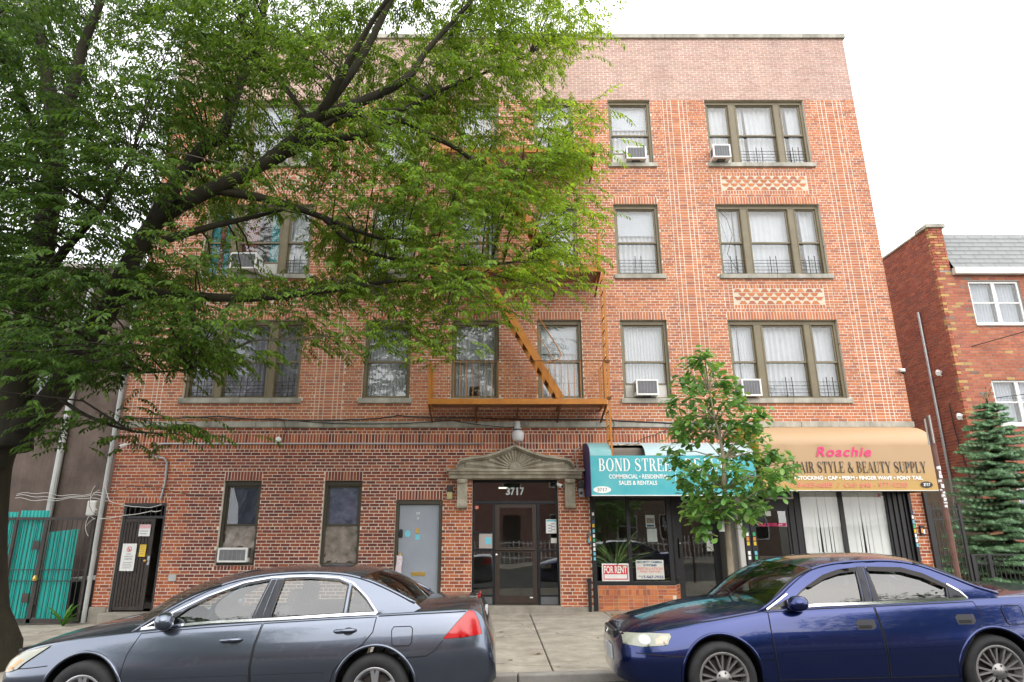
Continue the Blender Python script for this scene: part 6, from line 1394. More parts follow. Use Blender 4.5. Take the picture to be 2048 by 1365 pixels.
for i in np.where(own)[0]:
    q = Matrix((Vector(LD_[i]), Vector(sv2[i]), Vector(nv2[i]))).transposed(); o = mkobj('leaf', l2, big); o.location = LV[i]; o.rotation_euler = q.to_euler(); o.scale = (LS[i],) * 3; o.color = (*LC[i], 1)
print('LEAVES', n)
slope_box(-8.43, -6.93, 8.62, 10.1, -.015, .1).build('tree_pit_soil', M['soil'], pav)
slope_box(2.21, 3.71, 8.62, 10.1, -.015, .1).build('tree_pit_soil', M['soil'], pav)
# ================================================================== cars
M['paint_grey'] = mat('slate_metallic_paint', (.135, .156, .20), .22, .02, 2, metal=.85, coat=1.0); M['paint_blue'] = mat('royal_blue_metallic_paint', (.009, .022, .115), .22, .03, 2, metal=.8, coat=1.0)
M['tyre'] = mat('tyre_rubber', (.016, .016, .017), .8, .3, 12, .3, 60); M['alloy'] = mat('silver_alloy', (.60, .60, .62), .3, .05, 4, metal=.85); M['gun_alloy'] = mat('grey_alloy', (.28, .27, .26), .4, .1, 6, metal=.7)
M['trim_blk'] = mat('black_trim', (.010, .010, .011), .35, .2, 5); M['trim_matt'] = mat('grey_pillar_trim', (.035, .036, .042), .55, .1, spec=.3); M['seam'] = mat('panel_gap', (.004, .004, .005), .8, .1)
M['lens_red'] = mat('red_tail_lens', (.42, .004, .006), .15, .1, 3, coat=.6); M['lens_clear'] = mat('clouded_headlamp_lens', (.33, .34, .27), .2, .15, 4, coat=.6); M['lens_amber'] = mat('amber_lens', (.75, .22, .01), .15, .1, 4, coat=1.0); M['reflector'] = mat('headlamp_reflector', (.5, .5, .5), .25, .05, metal=.6)
M['seat'] = mat('car_seat_cloth', (.09, .088, .085), .9, .2, 20); M['plate'] = mat('plate_white', (.6, .62, .64), .5, .1)
def make_car(name, label, S, org, Ynear, sc, paint):
    Lc = S['L']; yw = lambda x: lerp_tab(S['yw'], x); zs = lambda x: lerp_tab(S['zs'], x); zc = lambda x: lerp_tab(S['zc'], x); zb = lambda x: lerp_tab(S['zb'], x)
    cab0, cab1 = S['cab']
    WB = yw(Lc / 2)
    sl = math.atan(.0235)
    root = empty(name, (0, 0, 0), label, 'car', 'cars parked along the kerb')
    Yc = Ynear + WB * sc                                       # centre line; the near side faces the camera
    root.rotation_euler = (0, -sl, 0); root.location = (org[0], Yc, org[1]); root.scale = (sc, sc, sc)
    def T(v): return v
    def put(mb, nm, m_, parent=None, smooth=True, **k):       # local coords: x back, y = -side (near is negative), z up
        me = mb.mesh(nm, m_)
        if k.pop('fix', True):
            bm = bmesh.new(); bm.from_mesh(me); bmesh.ops.remove_doubles(bm, verts=bm.verts, dist=.0002); bmesh.ops.recalc_face_normals(bm, faces=bm.faces); bm.to_mesh(me); bm.free()
        if smooth:
            me.shade_smooth()
        nf = k.pop('nf', None)
        if nf:
            e = .012; Ns = []
            for v in me.vertices:
                u_, v_ = v.co.x, v.co.z; a = nf(u_ + e, v_) - nf(u_ - e, v_); b = nf(u_, v_ + e) - nf(u_, v_ - e); n_ = a.cross(b).normalized(); n_ = n_ if n_.y * v.co.y > 0 else -n_; Ns.append(tuple(n_))
            me.normals_split_custom_set_from_vertices(Ns)
        o = bpy.data.objects.new(nm, me); COL.objects.link(o); o.parent = parent or root
        if k.get('bevel'): b = o.modifiers.new('b', 'BEVEL'); b.width = k['bevel']; b.segments = 2; b.limit_method = 'ANGLE'
        if k.get('label'): o['label'] = k['label']
        return o
    def keys(x):                                              # half section, bottom to top
        w_, s, c, b = yw(x), zs(x), zc(x), zb(x); mid = b + (s - b) * .52
        return [(0, b), (w_ * .80, b), (w_ - .065, b + .05), (w_ - .034, b + (s - b) * .22), (w_ - .010, b + (s - b) * .40), (w_, mid), (w_ - .013, b + (s - b) * .66), (w_ - .044, b + (s - b) * .83), (w_ - .080, s - .026), (w_ - .125, s), (w_ * .72, s + (c - s) * .45), (w_ * .38, s + (c - s) * .88), (0, c)]
    def section(x):
        K = [Vector(p) for p in keys(x)]; out_ = []
        for i in range(len(K) - 1):
            p0, p1, p2, p3 = K[max(i - 1, 0)], K[i], K[i + 1], K[min(i + 2, len(K) - 1)]
            n = 2 if 1 <= i else 1
            for k in range(n):
                t = k / n
                if i in (0, 1): out_.append(p1.lerp(p2, t))
                else: out_.append(.5 * ((2 * p1) + (p2 - p0) * t + (2 * p0 - 5 * p1 + 4 * p2 - p3) * t * t + (3 * p1 - p0 - 3 * p2 + p3) * t ** 3))
        out_.append(K[-1]); return out_
    def sideY(x, z):                                          # body side half width at (x,z)
        s = section(x); s = s[1:21]
        best = s[0].x
        for i in range(len(s) - 1):
            if s[i].y <= z <= s[i + 1].y and s[i + 1].y > s[i].y: return s[i].x + (s[i + 1].x - s[i].x) * (z - s[i].y) / (s[i + 1].y - s[i].y)
        return s[-1].x if z > s[-1].y else s[2].x
    # ---- body shell, with the wheel openings cut out
    xs = sorted(set(list(np.linspace(0, .3, 13)) + list(np.linspace(.3, Lc - .3, 72)) + list(np.linspace(Lc - .3, Lc, 13)) + [cab0, cab1, cab0 + .012, cab1 - .012]))
    rows = []
    for x in xs:
        s = section(x)
        if cab0 + .005 < x < cab1 - .005:
            k = next(i for i, p in enumerate(s) if p.y >= zs(x) - .0005); s = s[:k + 1]; e = s[-1]; n_ = len(section(cab0)) - len(s)
            tail = [Vector((e.x - .05, e.y - .015)), Vector((e.x - .07, e.y - .2)), Vector((e.x - .09, .42))] + [Vector(((e.x - .09) * (1 - (i + 1) / (n_ - 3)), .40)) for i in range(n_ - 3)]
            s = s + tail
        rows.append([(x, p.x, p.y) for p in s])
    m = len(rows[0]); mb = MB()
    full = [[(x, -y, z) for (x, y, z) in r[::-1]] + [(x, y, z) for (x, y, z) in r[1:]] for r in rows]
    for r in full: r.pop()                                     # closed loop: last point is the bottom centre... rebuilt below
    full = [[(x, -y, z) for (x, y, z) in r] + [(x, y, z) for (x, y, z) in r[-2:0:-1]] for r in rows]
    n, mm = len(full), len(full[0]); V = [p for r in full for p in r]; F = [(i * mm + j, i * mm + (j + 1) % mm, (i + 1) * mm + (j + 1) % mm, (i + 1) * mm + j) for i in range(n - 1) for j in range(mm)]
    F += [tuple(range(mm))[::-1], tuple(range((n - 1) * mm, n * mm))]
    mb.add(V, F); body = put(mb, 'body', [paint, M['trim_blk']])
    for f in body.data.polygons:
        c = f.center
        if cab0 < c.x < cab1 and abs(c.y) < yw(c.x) - .16 and c.z > .3: f.material_index = 1
    cut = MB()
    for wx in S['wheels']:
        for s in (-1, 1): cut.lathe([(S['arch'], s * (WB - .34)), (S['arch'], s * (WB + .2))], 40, 'y', (wx, 0, S['wr'] + .015))
    cme = cut.mesh('cut', M['trim_blk']); co = bpy.data.objects.new('cut', cme); COL.objects.link(co)
    bm = bmesh.new(); bm.from_mesh(cme); bmesh.ops.recalc_face_normals(bm, faces=bm.faces); bm.to_mesh(cme); bm.free()
    md = body.modifiers.new('cut', 'BOOLEAN'); md.operation = 'DIFFERENCE'; md.object = co; md.solver = 'EXACT'
    co.parent = root
    dg = bpy.context.evaluated_depsgraph_get(); dg.update(); nm_ = bpy.data.meshes.new_from_object(body.evaluated_get(dg)); body.modifiers.clear(); body.data = nm_
    COL.objects.unlink(co); bpy.data.objects.remove(co)
    for f in nm_.polygons:
        c = f.center; near_w = any((c.x - wx) ** 2 + (c.z - S['wr'] - .015) ** 2 < (S['arch'] + .003) ** 2 for wx in S['wheels'])
        if near_w and (abs(c.y) < WB - .03): f.material_index = 1
    bm = bmesh.new(); bm.from_mesh(nm_); 
    for e in bm.edges:
        if len(e.link_faces) == 2 and e.calc_face_angle(0) > R(38): e.smooth = False
    bm.to_mesh(nm_); bm.free()
    # arch lips
    for wx in S['wheels']:
        for s in (-1, 1):
            pts = []
            for a in np.linspace(-8, 188, 30):
                x, z = wx + (S['arch'] + .012) * cos(R(a)), S['wr'] + .015 + (S['arch'] + .012) * sin(R(a))
                pts.append((x, s * (sideY(x, max(z, .26)) + .002), z))
            put(MB().tube(pts, .016, 6), 'arch_lip', paint, body)
    # ---- panels on the side
    def side_f(off, s): return lambda u, v: Vector((u, s * (sideY(u, v) + off), v))
    def strip(pts, w_, off, s, step=.03, f=None):
        P = []
        for i in range(len(pts) - 1):
            a, b = Vector(pts[i]), Vector(pts[i + 1]); k = max(1, int((b - a).length / step))
            P += [a.lerp(b, q / k) for q in range(k)]
        P.append(Vector(pts[-1])); A = []; B = []; g = f or (lambda x, z: sideY(x, z))
        for i, p in enumerate(P):
            t = P[min(i + 1, len(P) - 1)] - P[max(i - 1, 0)]; t = t.normalized(); nn = Vector((-t.y, t.x)) * w_ / 2
            for q, L_ in ((p + nn, A), (p - nn, B)): L_.append((q.x, s * (g(q.x, q.y) + off), q.y))
        return MB().grid([A, B])
    for s in (-1, 1):
        for dn, poly in S['doors']:
            vs, fs = patch([Vector(p) for p in poly], side_f(.005, s), .04)
            d = put(MB().add(vs, fs), 'door', paint, nf=side_f(0, s)); sm = put(strip(poly + [poly[0]], .0075, .0062, s), 'seam', M['seam'], d)
            hx, hz = S['handles'][dn]; hw = S['hw']
            if S['hstyle'] == 'bar':
                vs, fs = patch([Vector((hx + .048 + .052 * cos(a) * 1.0, hz + .035 * sin(a) - .004)) for a in np.linspace(0, 2 * pi, 17)[:-1]], side_f(.0075, s), .03); put(MB().add(vs, fs), 'handle_recess', mat('handle_recess', (.03, .035, .05), .4) if 'hrec' not in M else M['hrec'], d)
                y = sideY(hx, hz); put(MB().tube([(hx - .085, s * (y + .006), hz), (hx - .07, s * (y + .03), hz + .002), (hx + .09, s * (y + .032), hz + .006), (hx + .12, s * (y + .006), hz + .006)], [.014, .019, .019, .013], 8), 'handle', paint, d)
            else:
                vs, fs = patch([Vector(p) for p in ((hx, hz - .045), (hx + .15, hz - .045), (hx + .185, hz - .02), (hx + .18, hz + .045), (hx + .02, hz + .045), (hx - .01, hz + .02))], side_f(.0085, s), .03); hd = put(MB().add(vs, fs), 'handle', M['trim_matt'], d)
                vs, fs = patch([Vector(p) for p in ((hx + .012, hz - .035), (hx + .14, hz - .035), (hx + .14, hz - .005), (hx + .012, hz - .005))], side_f(.010, s), .03); put(MB().add(vs, fs), 'recess', M['seam'], d)
        for pts in S['seams']: put(strip(pts, .008, .003, s), 'seam', M['seam'], body)
        for pts, w_ in S['moulds']: put(strip(pts, w_, .010, s), 'side_moulding', paint); put(strip([(p[0], p[1] - w_ / 2 - .003) for p in pts], .007, .004, s), 'shadow_gap', M['seam'], body)
        fx, fz = S['fuel']; 
        if s == -1:
            fp = [(fx - .09, fz - .07), (fx - .07, fz - .085), (fx + .07, fz - .085), (fx + .095, fz - .06), (fx + .10, fz + .06), (fx + .08, fz + .08), (fx - .08, fz + .08), (fx - .1, fz + .05)]
            vs, fs = patch([Vector(p) for p in fp], side_f(.004, s), .04); fd = put(MB().add(vs, fs), 'fuel_door', paint, nf=side_f(0, s)); put(strip(fp + [fp[0]], .008, .0055, s), 'seam', M['seam'], fd)
        vs, fs = patch([Vector(p) for p in S['tail']], side_f(.010, s), .02); tl = put(MB().add(vs, fs), 'tail_light', M['lens_red'])
        put(strip(S['tail'] + [S['tail'][0]], .006, .004, s), 'seam', M['seam'], tl)
        vs, fs = patch([Vector(p) for p in S['head']], side_f(.012, s), .02); hl = put(MB().add(vs, fs), 'headlight', M['lens_clear']); put(strip(S['head'] + [S['head'][0]], .006, .003, s), 'seam', M['seam'], hl)
        vs, fs = patch([Vector(p) for p in S['amber']], side_f(.0145, s), .02); put(MB().add(vs, fs), 'indicator', M['lens_amber'] if S['hstyle'] == 'bar' else M['amber_pale'], hl)
        if 'bulb' in S:
            bxx, bz = S['bulb']; vs, fs = patch([Vector((bxx + .055 * cos(a), bz + .045 * sin(a))) for a in np.linspace(0, 2 * pi, 15)[:-1]], side_f(.0148, s), .02); put(MB().add(vs, fs), 'bulb', M['reflector'], hl)
    # ---- glasshouse
    def gy_(x, z):
        d = z - zs(x); return yw(x) - .112 - .32 * d - .40 * d * d if d > 0 else yw(x) - .112
    for s in (-1, 1):
        gf = lambda u, v: Vector((u, s * gy_(u, v), v))
        holes = [[Vector(p) for p in h] for h in S['wins']]
        vs, fs = patch([Vector(p) for p in S['frame']], gf, .05, holes)
        fr = put(MB().add(vs, fs), 'pillar_frame', paint); md = fr.modifiers.new('s', 'SOLIDIFY'); md.thickness = .024; md.offset = 0; es = fr.modifiers.new('e', 'EDGE_SPLIT'); es.split_angle = R(40)
        nf = S['ntop']; tp = S['frame'][:nf]; xs_ = np.linspace(tp[0][0], tp[-1][0], 48)
        put(MB().tube([(x, s * (gy_(x, lerp_tab(tp, x)) + .004), lerp_tab(tp, x)) for x in xs_], .019, 8), 'roof_rail', paint, fr)
        for h, tint in zip(holes, S['tints']):
            vs, fs = patch(h, lambda u, v: Vector((u, s * (gy_(u, v) - .004), v)), .025); put(MB().add(vs, fs), 'side_window', M[tint], nf=lambda u, v: Vector((u, s * gy_(u, v), v)))
            put(strip([tuple(p) for p in h] + [tuple(h[0])], .014, .0165, s, f=gy_), 'window_seal', M['trim_blk'], fr)
        for poly, mt in S['pillars']:
            vs, fs = patch([Vector(p) for p in poly], lambda u, v: Vector((u, s * (gy_(u, v) + .0185), v)), .06); put(MB().add(vs, fs), 'pillar_trim', M[mt], fr)
        for pts, w_ in S['chrome']: put(strip(pts, w_, .022, s, f=gy_), 'chrome_strip', M['chrome'])
        for poly in S.get('visors', ()):
            vs, fs = patch([Vector(p) for p in poly], lambda u, v: Vector((u, s * (gy_(u, v) + .034), v)), .06); put(MB().add(vs, fs), 'window_visor', M['visor'])
        # mirror
        mxx, mz = S['mirror']; y = sideY(mxx, zs(mxx) - .03); c = Vector((mxx, s * (y + .07), mz)); mm_ = MB(); g = []
        for i in range(9):
            b_ = pi * i / 8; g.append([(c.x + S['mdim'][0] * cos(b_) * 1.0, c.y + s * .105 * sin(b_) * cos(2 * pi * j / 14), c.z + S['mdim'][1] * sin(b_) ** .7 * sin(2 * pi * j / 14)) for j in range(15)])
        mm_.grid(g); mr = put(mm_, 'mirror', S['mmat']); put(MB().bar((mxx - .05, s * (y - .03), mz - .05), (mxx, s * (y + .03), mz - .02), .04), 'stalk', M['trim_blk'], mr)
        put(MB().add([(c.x + S['mdim'][0] * .70, c.y - s * .05, c.z - .03), (c.x + S['mdim'][0] * .70, c.y + s * .05, c.z - .03), (c.x + S['mdim'][0] * .70, c.y + s * .05, c.z + .03), (c.x + S['mdim'][0] * .70, c.y - s * .05, c.z + .03)], [(0, 1, 2, 3)]), 'mirror_glass', M['chrome'], mr)
    # roof, windscreen, rear glass
    def rail(x): return lerp_tab(S['rail'], x)
    R0, R1 = S['roof']; rows = []
    for i in range(19):
        t = i / 18; row = []
        for j in range(17):
            u = -1 + 2 * j / 16; bow = (1 - u * u)
            x = R0 + (R1 - R0) * t - S['bow'] * bow * (1 - t) + S['bow'] * .6 * bow * t
            xr_ = R0 + (R1 - R0) * t; z = rail(xr_); yv = gy_(xr_, z) + .017; row.append((x, u * yv, z + .012 + S['crown'] * (1 - abs(u) ** 2.4)))
        rows.append(row)
    put(MB().grid(rows), 'roof', paint)
    def screen(top, bot, nm, mt, n=10):
        rows = []
        for i in range(n + 1):
            t = i / n; rows.append([tuple(Vector(a).lerp(Vector(b), t) + Vector((0, 0, .045 * sin(pi * t)))) for a, b in zip(top, bot)])
        return put(MB().grid(rows), nm, mt)
    top = rows[0]
    def edge(xb, yb_, zb_, bow, crown, n=17): return [(xb - bow * (1 - (-1 + 2 * j / 16) ** 2), (-1 + 2 * j / 16) * yb_, zb_ + crown * (1 - (-1 + 2 * j / 16) ** 2)) for j in range(n)]
    W0 = S['cowl']; wsb = edge(W0[0], W0[1], W0[2], W0[3], W0[4]); screen(top, wsb, 'windscreen', M['glass_car'])
    botr = rows[-1] if False else None
    rtop = [(R1 + S['bow'] * .6 * (1 - (-1 + 2 * j / 16) ** 2), (-1 + 2 * j / 16) * (gy_(R1, rail(R1)) + .012), rail(R1) + .012 + S['crown'] * (1 - abs(-1 + 2 * j / 16) ** 2.4)) for j in range(17)]
    W1 = S['deck']; rgb = edge(W1[0], W1[1], W1[2], -W1[3], W1[4]); screen(rtop, rgb, 'rear_window', M['glass_car'])
    for a, b, nm in ((top, wsb, 'screen_seal'), (rtop, rgb, 'rear_seal')):
        for j in (0, 16):
            pts = [tuple(Vector(a[j]).lerp(Vector(b[j]), t) + Vector((0, 0, .045 * sin(pi * t) + .004))) for t in np.linspace(0, 1, 9)]; put(MB().tube(pts, .014, 5), nm, M['trim_blk'])
    # cabin: dashboard, seats, wheel
    put(MB().box(cab0 + .05, cab0 + .42, -.66, .66, .55, .86), 'dashboard', M['trim_blk'], bevel=.04, smooth=False)
    for xq in S['seats']:
        for yq in (-.36, .36):
            st = put(MB().cbox((xq, yq, .58), (.5, .48, .16)).cbox((xq + .27, yq, .82), (.14, .46, .5), Matrix.Rotation(.22, 3, 'Y')), 'seat', M['seat'], smooth=False, bevel=.05); put(MB().cbox((xq + .36, yq, 1.13), (.09, .26, .16), Matrix.Rotation(.2, 3, 'Y')), 'head_rest', M['seat'], st, smooth=False, bevel=.04)
    put(MB().tube([(cab0 + .52 + .06 * sin(a), -.36 + .18 * cos(a), .90 + .17 * sin(a)) for a in np.linspace(0, 2 * pi, 21)], .014, 6), 'steering_wheel', M['trim_blk'])
    # ---- wheels
    for wx in S['wheels']:
        for s in (-1, 1):
            r = S['wr']; rim = S['rim']; yo = s * (WB - .012); d_ = -s; c = (wx, yo, r)
            ty = put(MB().lathe([(rim + .004, d_ * .012), (rim + .03, d_ * -.004), (r - .045, d_ * -.010), (r - .015, d_ * .012), (r, d_ * .04), (r, d_ * .165), (r - .02, d_ * .195), (rim + .01, d_ * .205)], 44, 'y', c, cap=False), 'wheel', M['tyre'])
            put(MB().lathe([(rim + .006, d_ * .010), (rim - .012, d_ * .004), (rim - .02, d_ * .02), (rim - .03, d_ * .10), (.06, d_ * .12), (.02, d_ * .12)], 40, 'y', c, cap=False), 'rim', S['rimmat'], ty)
            put(MB().lathe([(rim - .045, d_ * .095), (rim - .06, d_ * .085), (.05, d_ * .08)], 24, 'y', c, cap=False), 'brake_disc', M['rust_black'], ty)
            k = S['spokes']
            for i in range(k):
                for da in S['twin']:
                    a0 = 2 * pi * i / k + .3; a1 = a0 + da
                    A0 = a0 + da * S['root']; p0 = Vector((wx + .05 * cos(A0), 0, r + .05 * sin(A0))); p1 = Vector((wx + (rim - .008) * cos(a1), 0, r + (rim - .008) * sin(a1)))
                    t = (p1 - p0).normalized(); nn = Vector((-t.z, 0, t.x)); w0, w1 = S['sw']; y0, y1 = yo + d_ * .028, yo + d_ * .012; yb0 = yo + d_ * .055
                    put(MB().add([p0 - nn * w0 + Vector((0, y0, 0)), p1 - nn * w1 + Vector((0, y1, 0)), p1 + nn * w1 + Vector((0, y1, 0)), p0 + nn * w0 + Vector((0, y0, 0)), p0 - nn * w0 * 1.3 + Vector((0, yb0, 0)), p1 - nn * w1 * 1.3 + Vector((0, yb0, 0)), p1 + nn * w1 * 1.3 + Vector((0, yb0, 0)), p0 + nn * w0 * 1.3 + Vector((0, yb0, 0))], [(0, 1, 2, 3), (7, 6, 5, 4), (0, 4, 5, 1), (2, 6, 7, 3), (1, 5, 6, 2), (0, 3, 7, 4)]), 'spoke', S['rimmat'], ty, smooth=False)
            put(MB().lathe([(.075, d_ * .03), (.07, d_ * .018), (.035, d_ * .014), (.03, d_ * .008), (.004, d_ * .007)], 24, 'y', c, cap=False), 'hub_cap', S['rimmat'], ty)
            for i in range(5): a = 2 * pi * i / 5; put(MB().lathe([(.009, d_ * .012), (.009, d_ * .03)], 8, 'y', (wx + .055 * cos(a), yo, r + .055 * sin(a))), 'lug_nut', M['trim_blk'], ty)
    return root, put, sideY, zs, zc, yw, strip, side_f
M['amber_pale'] = mat('pale_amber_lens', (.62, .42, .30), .2, .1, 4, coat=1.0); M['visor'] = mat('smoked_visor', (.014, .011, .010), .3, .1, 3, spec=.25); M['hrec'] = mat('handle_recess', (.03, .035, .05), .4)
# ---- grey sedan
ACC = dict(seats=(2.42, 3.10), ntop=11, L=4.86, wheels=(.98, 3.72), wr=.325, rim=.205, arch=.375, cab=(1.42, 4.02),
    yw=[(0, .50), (.05, .62), (.15, .74), (.35, .83), (.7, .885), (1.1, .905), (2.4, .91), (3.6, .905), (4.2, .885), (4.5, .85), (4.7, .79), (4.8, .72), (4.86, .60)],
    zs=[(0, .58), (.1, .66), (.3, .745), (.6, .81), (1.0, .865), (1.46, .905), (2.1, .945), (2.7, .965), (3.3, .985), (3.8, 1.0), (4.3, 1.015), (4.62, 1.01), (4.74, .95), (4.8, .80), (4.86, .64)],
    zc=[(0, .60), (.1, .70), (.3, .80), (.6, .885), (1.0, .965), (1.42, 1.03), (2.7, 1.03), (4.02, 1.07), (4.4, 1.09), (4.66, 1.085), (4.735, 1.05), (4.79, .86), (4.86, .66)],
    zb=[(0, .30), (.2, .23), (.6, .20), (4.3, .20), (4.7, .26), (4.86, .34)],
    frame=[(1.36, .88), (1.52, .985), (1.80, 1.145), (2.05, 1.255), (2.30, 1.325), (2.6, 1.365), (3.0, 1.375), (3.35, 1.35), (3.6, 1.29), (3.85, 1.19), (4.08, 1.08), (4.14, 1.03), (4.05, .99), (3.72, .975), (2.7, .945), (1.46, .875)],
    wins=[[(1.64, .935), (2.50, .975), (2.605, 1.322), (2.36, 1.285), (2.12, 1.215), (1.85, 1.085)], [(2.68, .982), (3.385, 1.005), (3.405, 1.262), (3.30, 1.305), (3.0, 1.33), (2.745, 1.328)], [(3.425, 1.006), (3.685, 1.012), (3.60, 1.12), (3.50, 1.215), (3.44, 1.25)]],
    tints=('glass_car', 'glass_car', 'glass_car'),
    pillars=[([(2.515, .975), (2.592, .979), (2.665, 1.325), (2.62, 1.322)], 'trim_matt'), ([(2.600, .979), (2.668, .982), (2.735, 1.327), (2.673, 1.325)], 'trim_matt'), ([(1.47, .925), (1.63, .935), (1.80, 1.06), (1.74, 1.045)], 'trim_blk')],
    chrome=[([(1.44, .915), (2.1, .958), (2.7, .972), (3.3, .992), (3.71, 1.002)], .022), ([(1.44, .915), (1.7, 1.045), (2.0, 1.185), (2.35, 1.305), (2.62, 1.345), (3.0, 1.352), (3.3, 1.328), (3.45, 1.275), (3.6, 1.15), (3.72, 1.004)], .012)],
    doors=[('f', [(1.40, .36), (1.345, .52), (1.375, .70), (1.46, .876), (2.02, .91), (2.615, .935), (2.565, .75), (2.545, .55), (2.55, .33), (1.45, .33)]), ('r', [(2.565, .33), (2.56, .55), (2.58, .75), (2.63, .936), (3.2, .955), (3.715, .968), (3.69, .84), (3.60, .74), (3.45, .64), (3.335, .52), (3.285, .36), (3.25, .33)])],
    handles={'f': (2.33, .80), 'r': (3.41, .855)}, hw=.2, hstyle='bar', seams=[[(3.94, .61), (4.06, .615), (4.2, .62), (4.28, .66), (4.36, .75)], [(.30, .585), (.48, .60), (.62, .615)], [(3.735, .975), (4.1, .985), (4.58, .992)]],
    moulds=[([(1.50, .465), (2.53, .475)], .042), ([(2.57, .475), (3.24, .485)], .042)], fuel=(3.97, .80),
    tail=[(4.365, .765), (4.50, .905), (4.605, 1.0), (4.66, .985), (4.705, .90), (4.735, .785), (4.55, .768)], head=[(.12, .545), (.10, .60), (.16, .655), (.34, .735), (.585, .785), (.52, .74), (.36, .635), (.30, .585), (.2, .555)], amber=[(.15, .555), (.21, .565), (.345, .665), (.31, .668), (.22, .62)],
    mirror=(1.70, .985), mdim=(.085, .085), mmat=M['paint_grey'], rail=[(2.05, 1.255), (2.30, 1.325), (2.6, 1.365), (3.0, 1.375), (3.35, 1.35), (3.6, 1.29)], roof=(2.12, 3.52), bow=.22, crown=.045, cowl=(1.46, .76, .945, .30, .06), deck=(4.06, .68, 1.035, .10, .035),
    spokes=5, twin=(-.14, .14), root=.35, sw=(.020, .017), rimmat=M['alloy'])
car1 = make_car('parked_car', 'slate grey sedan with red tail light parked in front of the entrance', ACC, (-4.7415, -.219), 6.56, .9765, M['paint_grey'])
root, put, sideY, zs_, zc_2, yw_, strip, side_f = car1
put(strip([(.06, .50), (.15, .60), (.3, .64)], .012, .002, -1), 'seam', M['seam'], [c for c in root.children if c.name.startswith('body')][0])
put(MB().cbox((4.772, 0, .90), (.02, .34, .12)), 'rear_plate', M['plate'], smooth=False); put(MB().cbox((4.70, 0, 1.088), (.03, .5, .016)), 'brake_light', M['lens_red'], smooth=False)
put(MB().cbox((.03, 0, .66), (.05, .8, .10)), 'grille', M['trim_blk'], smooth=False, bevel=.02); put(MB().cbox((.02, 0, .42), (.05, .34, .12)), 'front_plate', M['plate'], smooth=False)
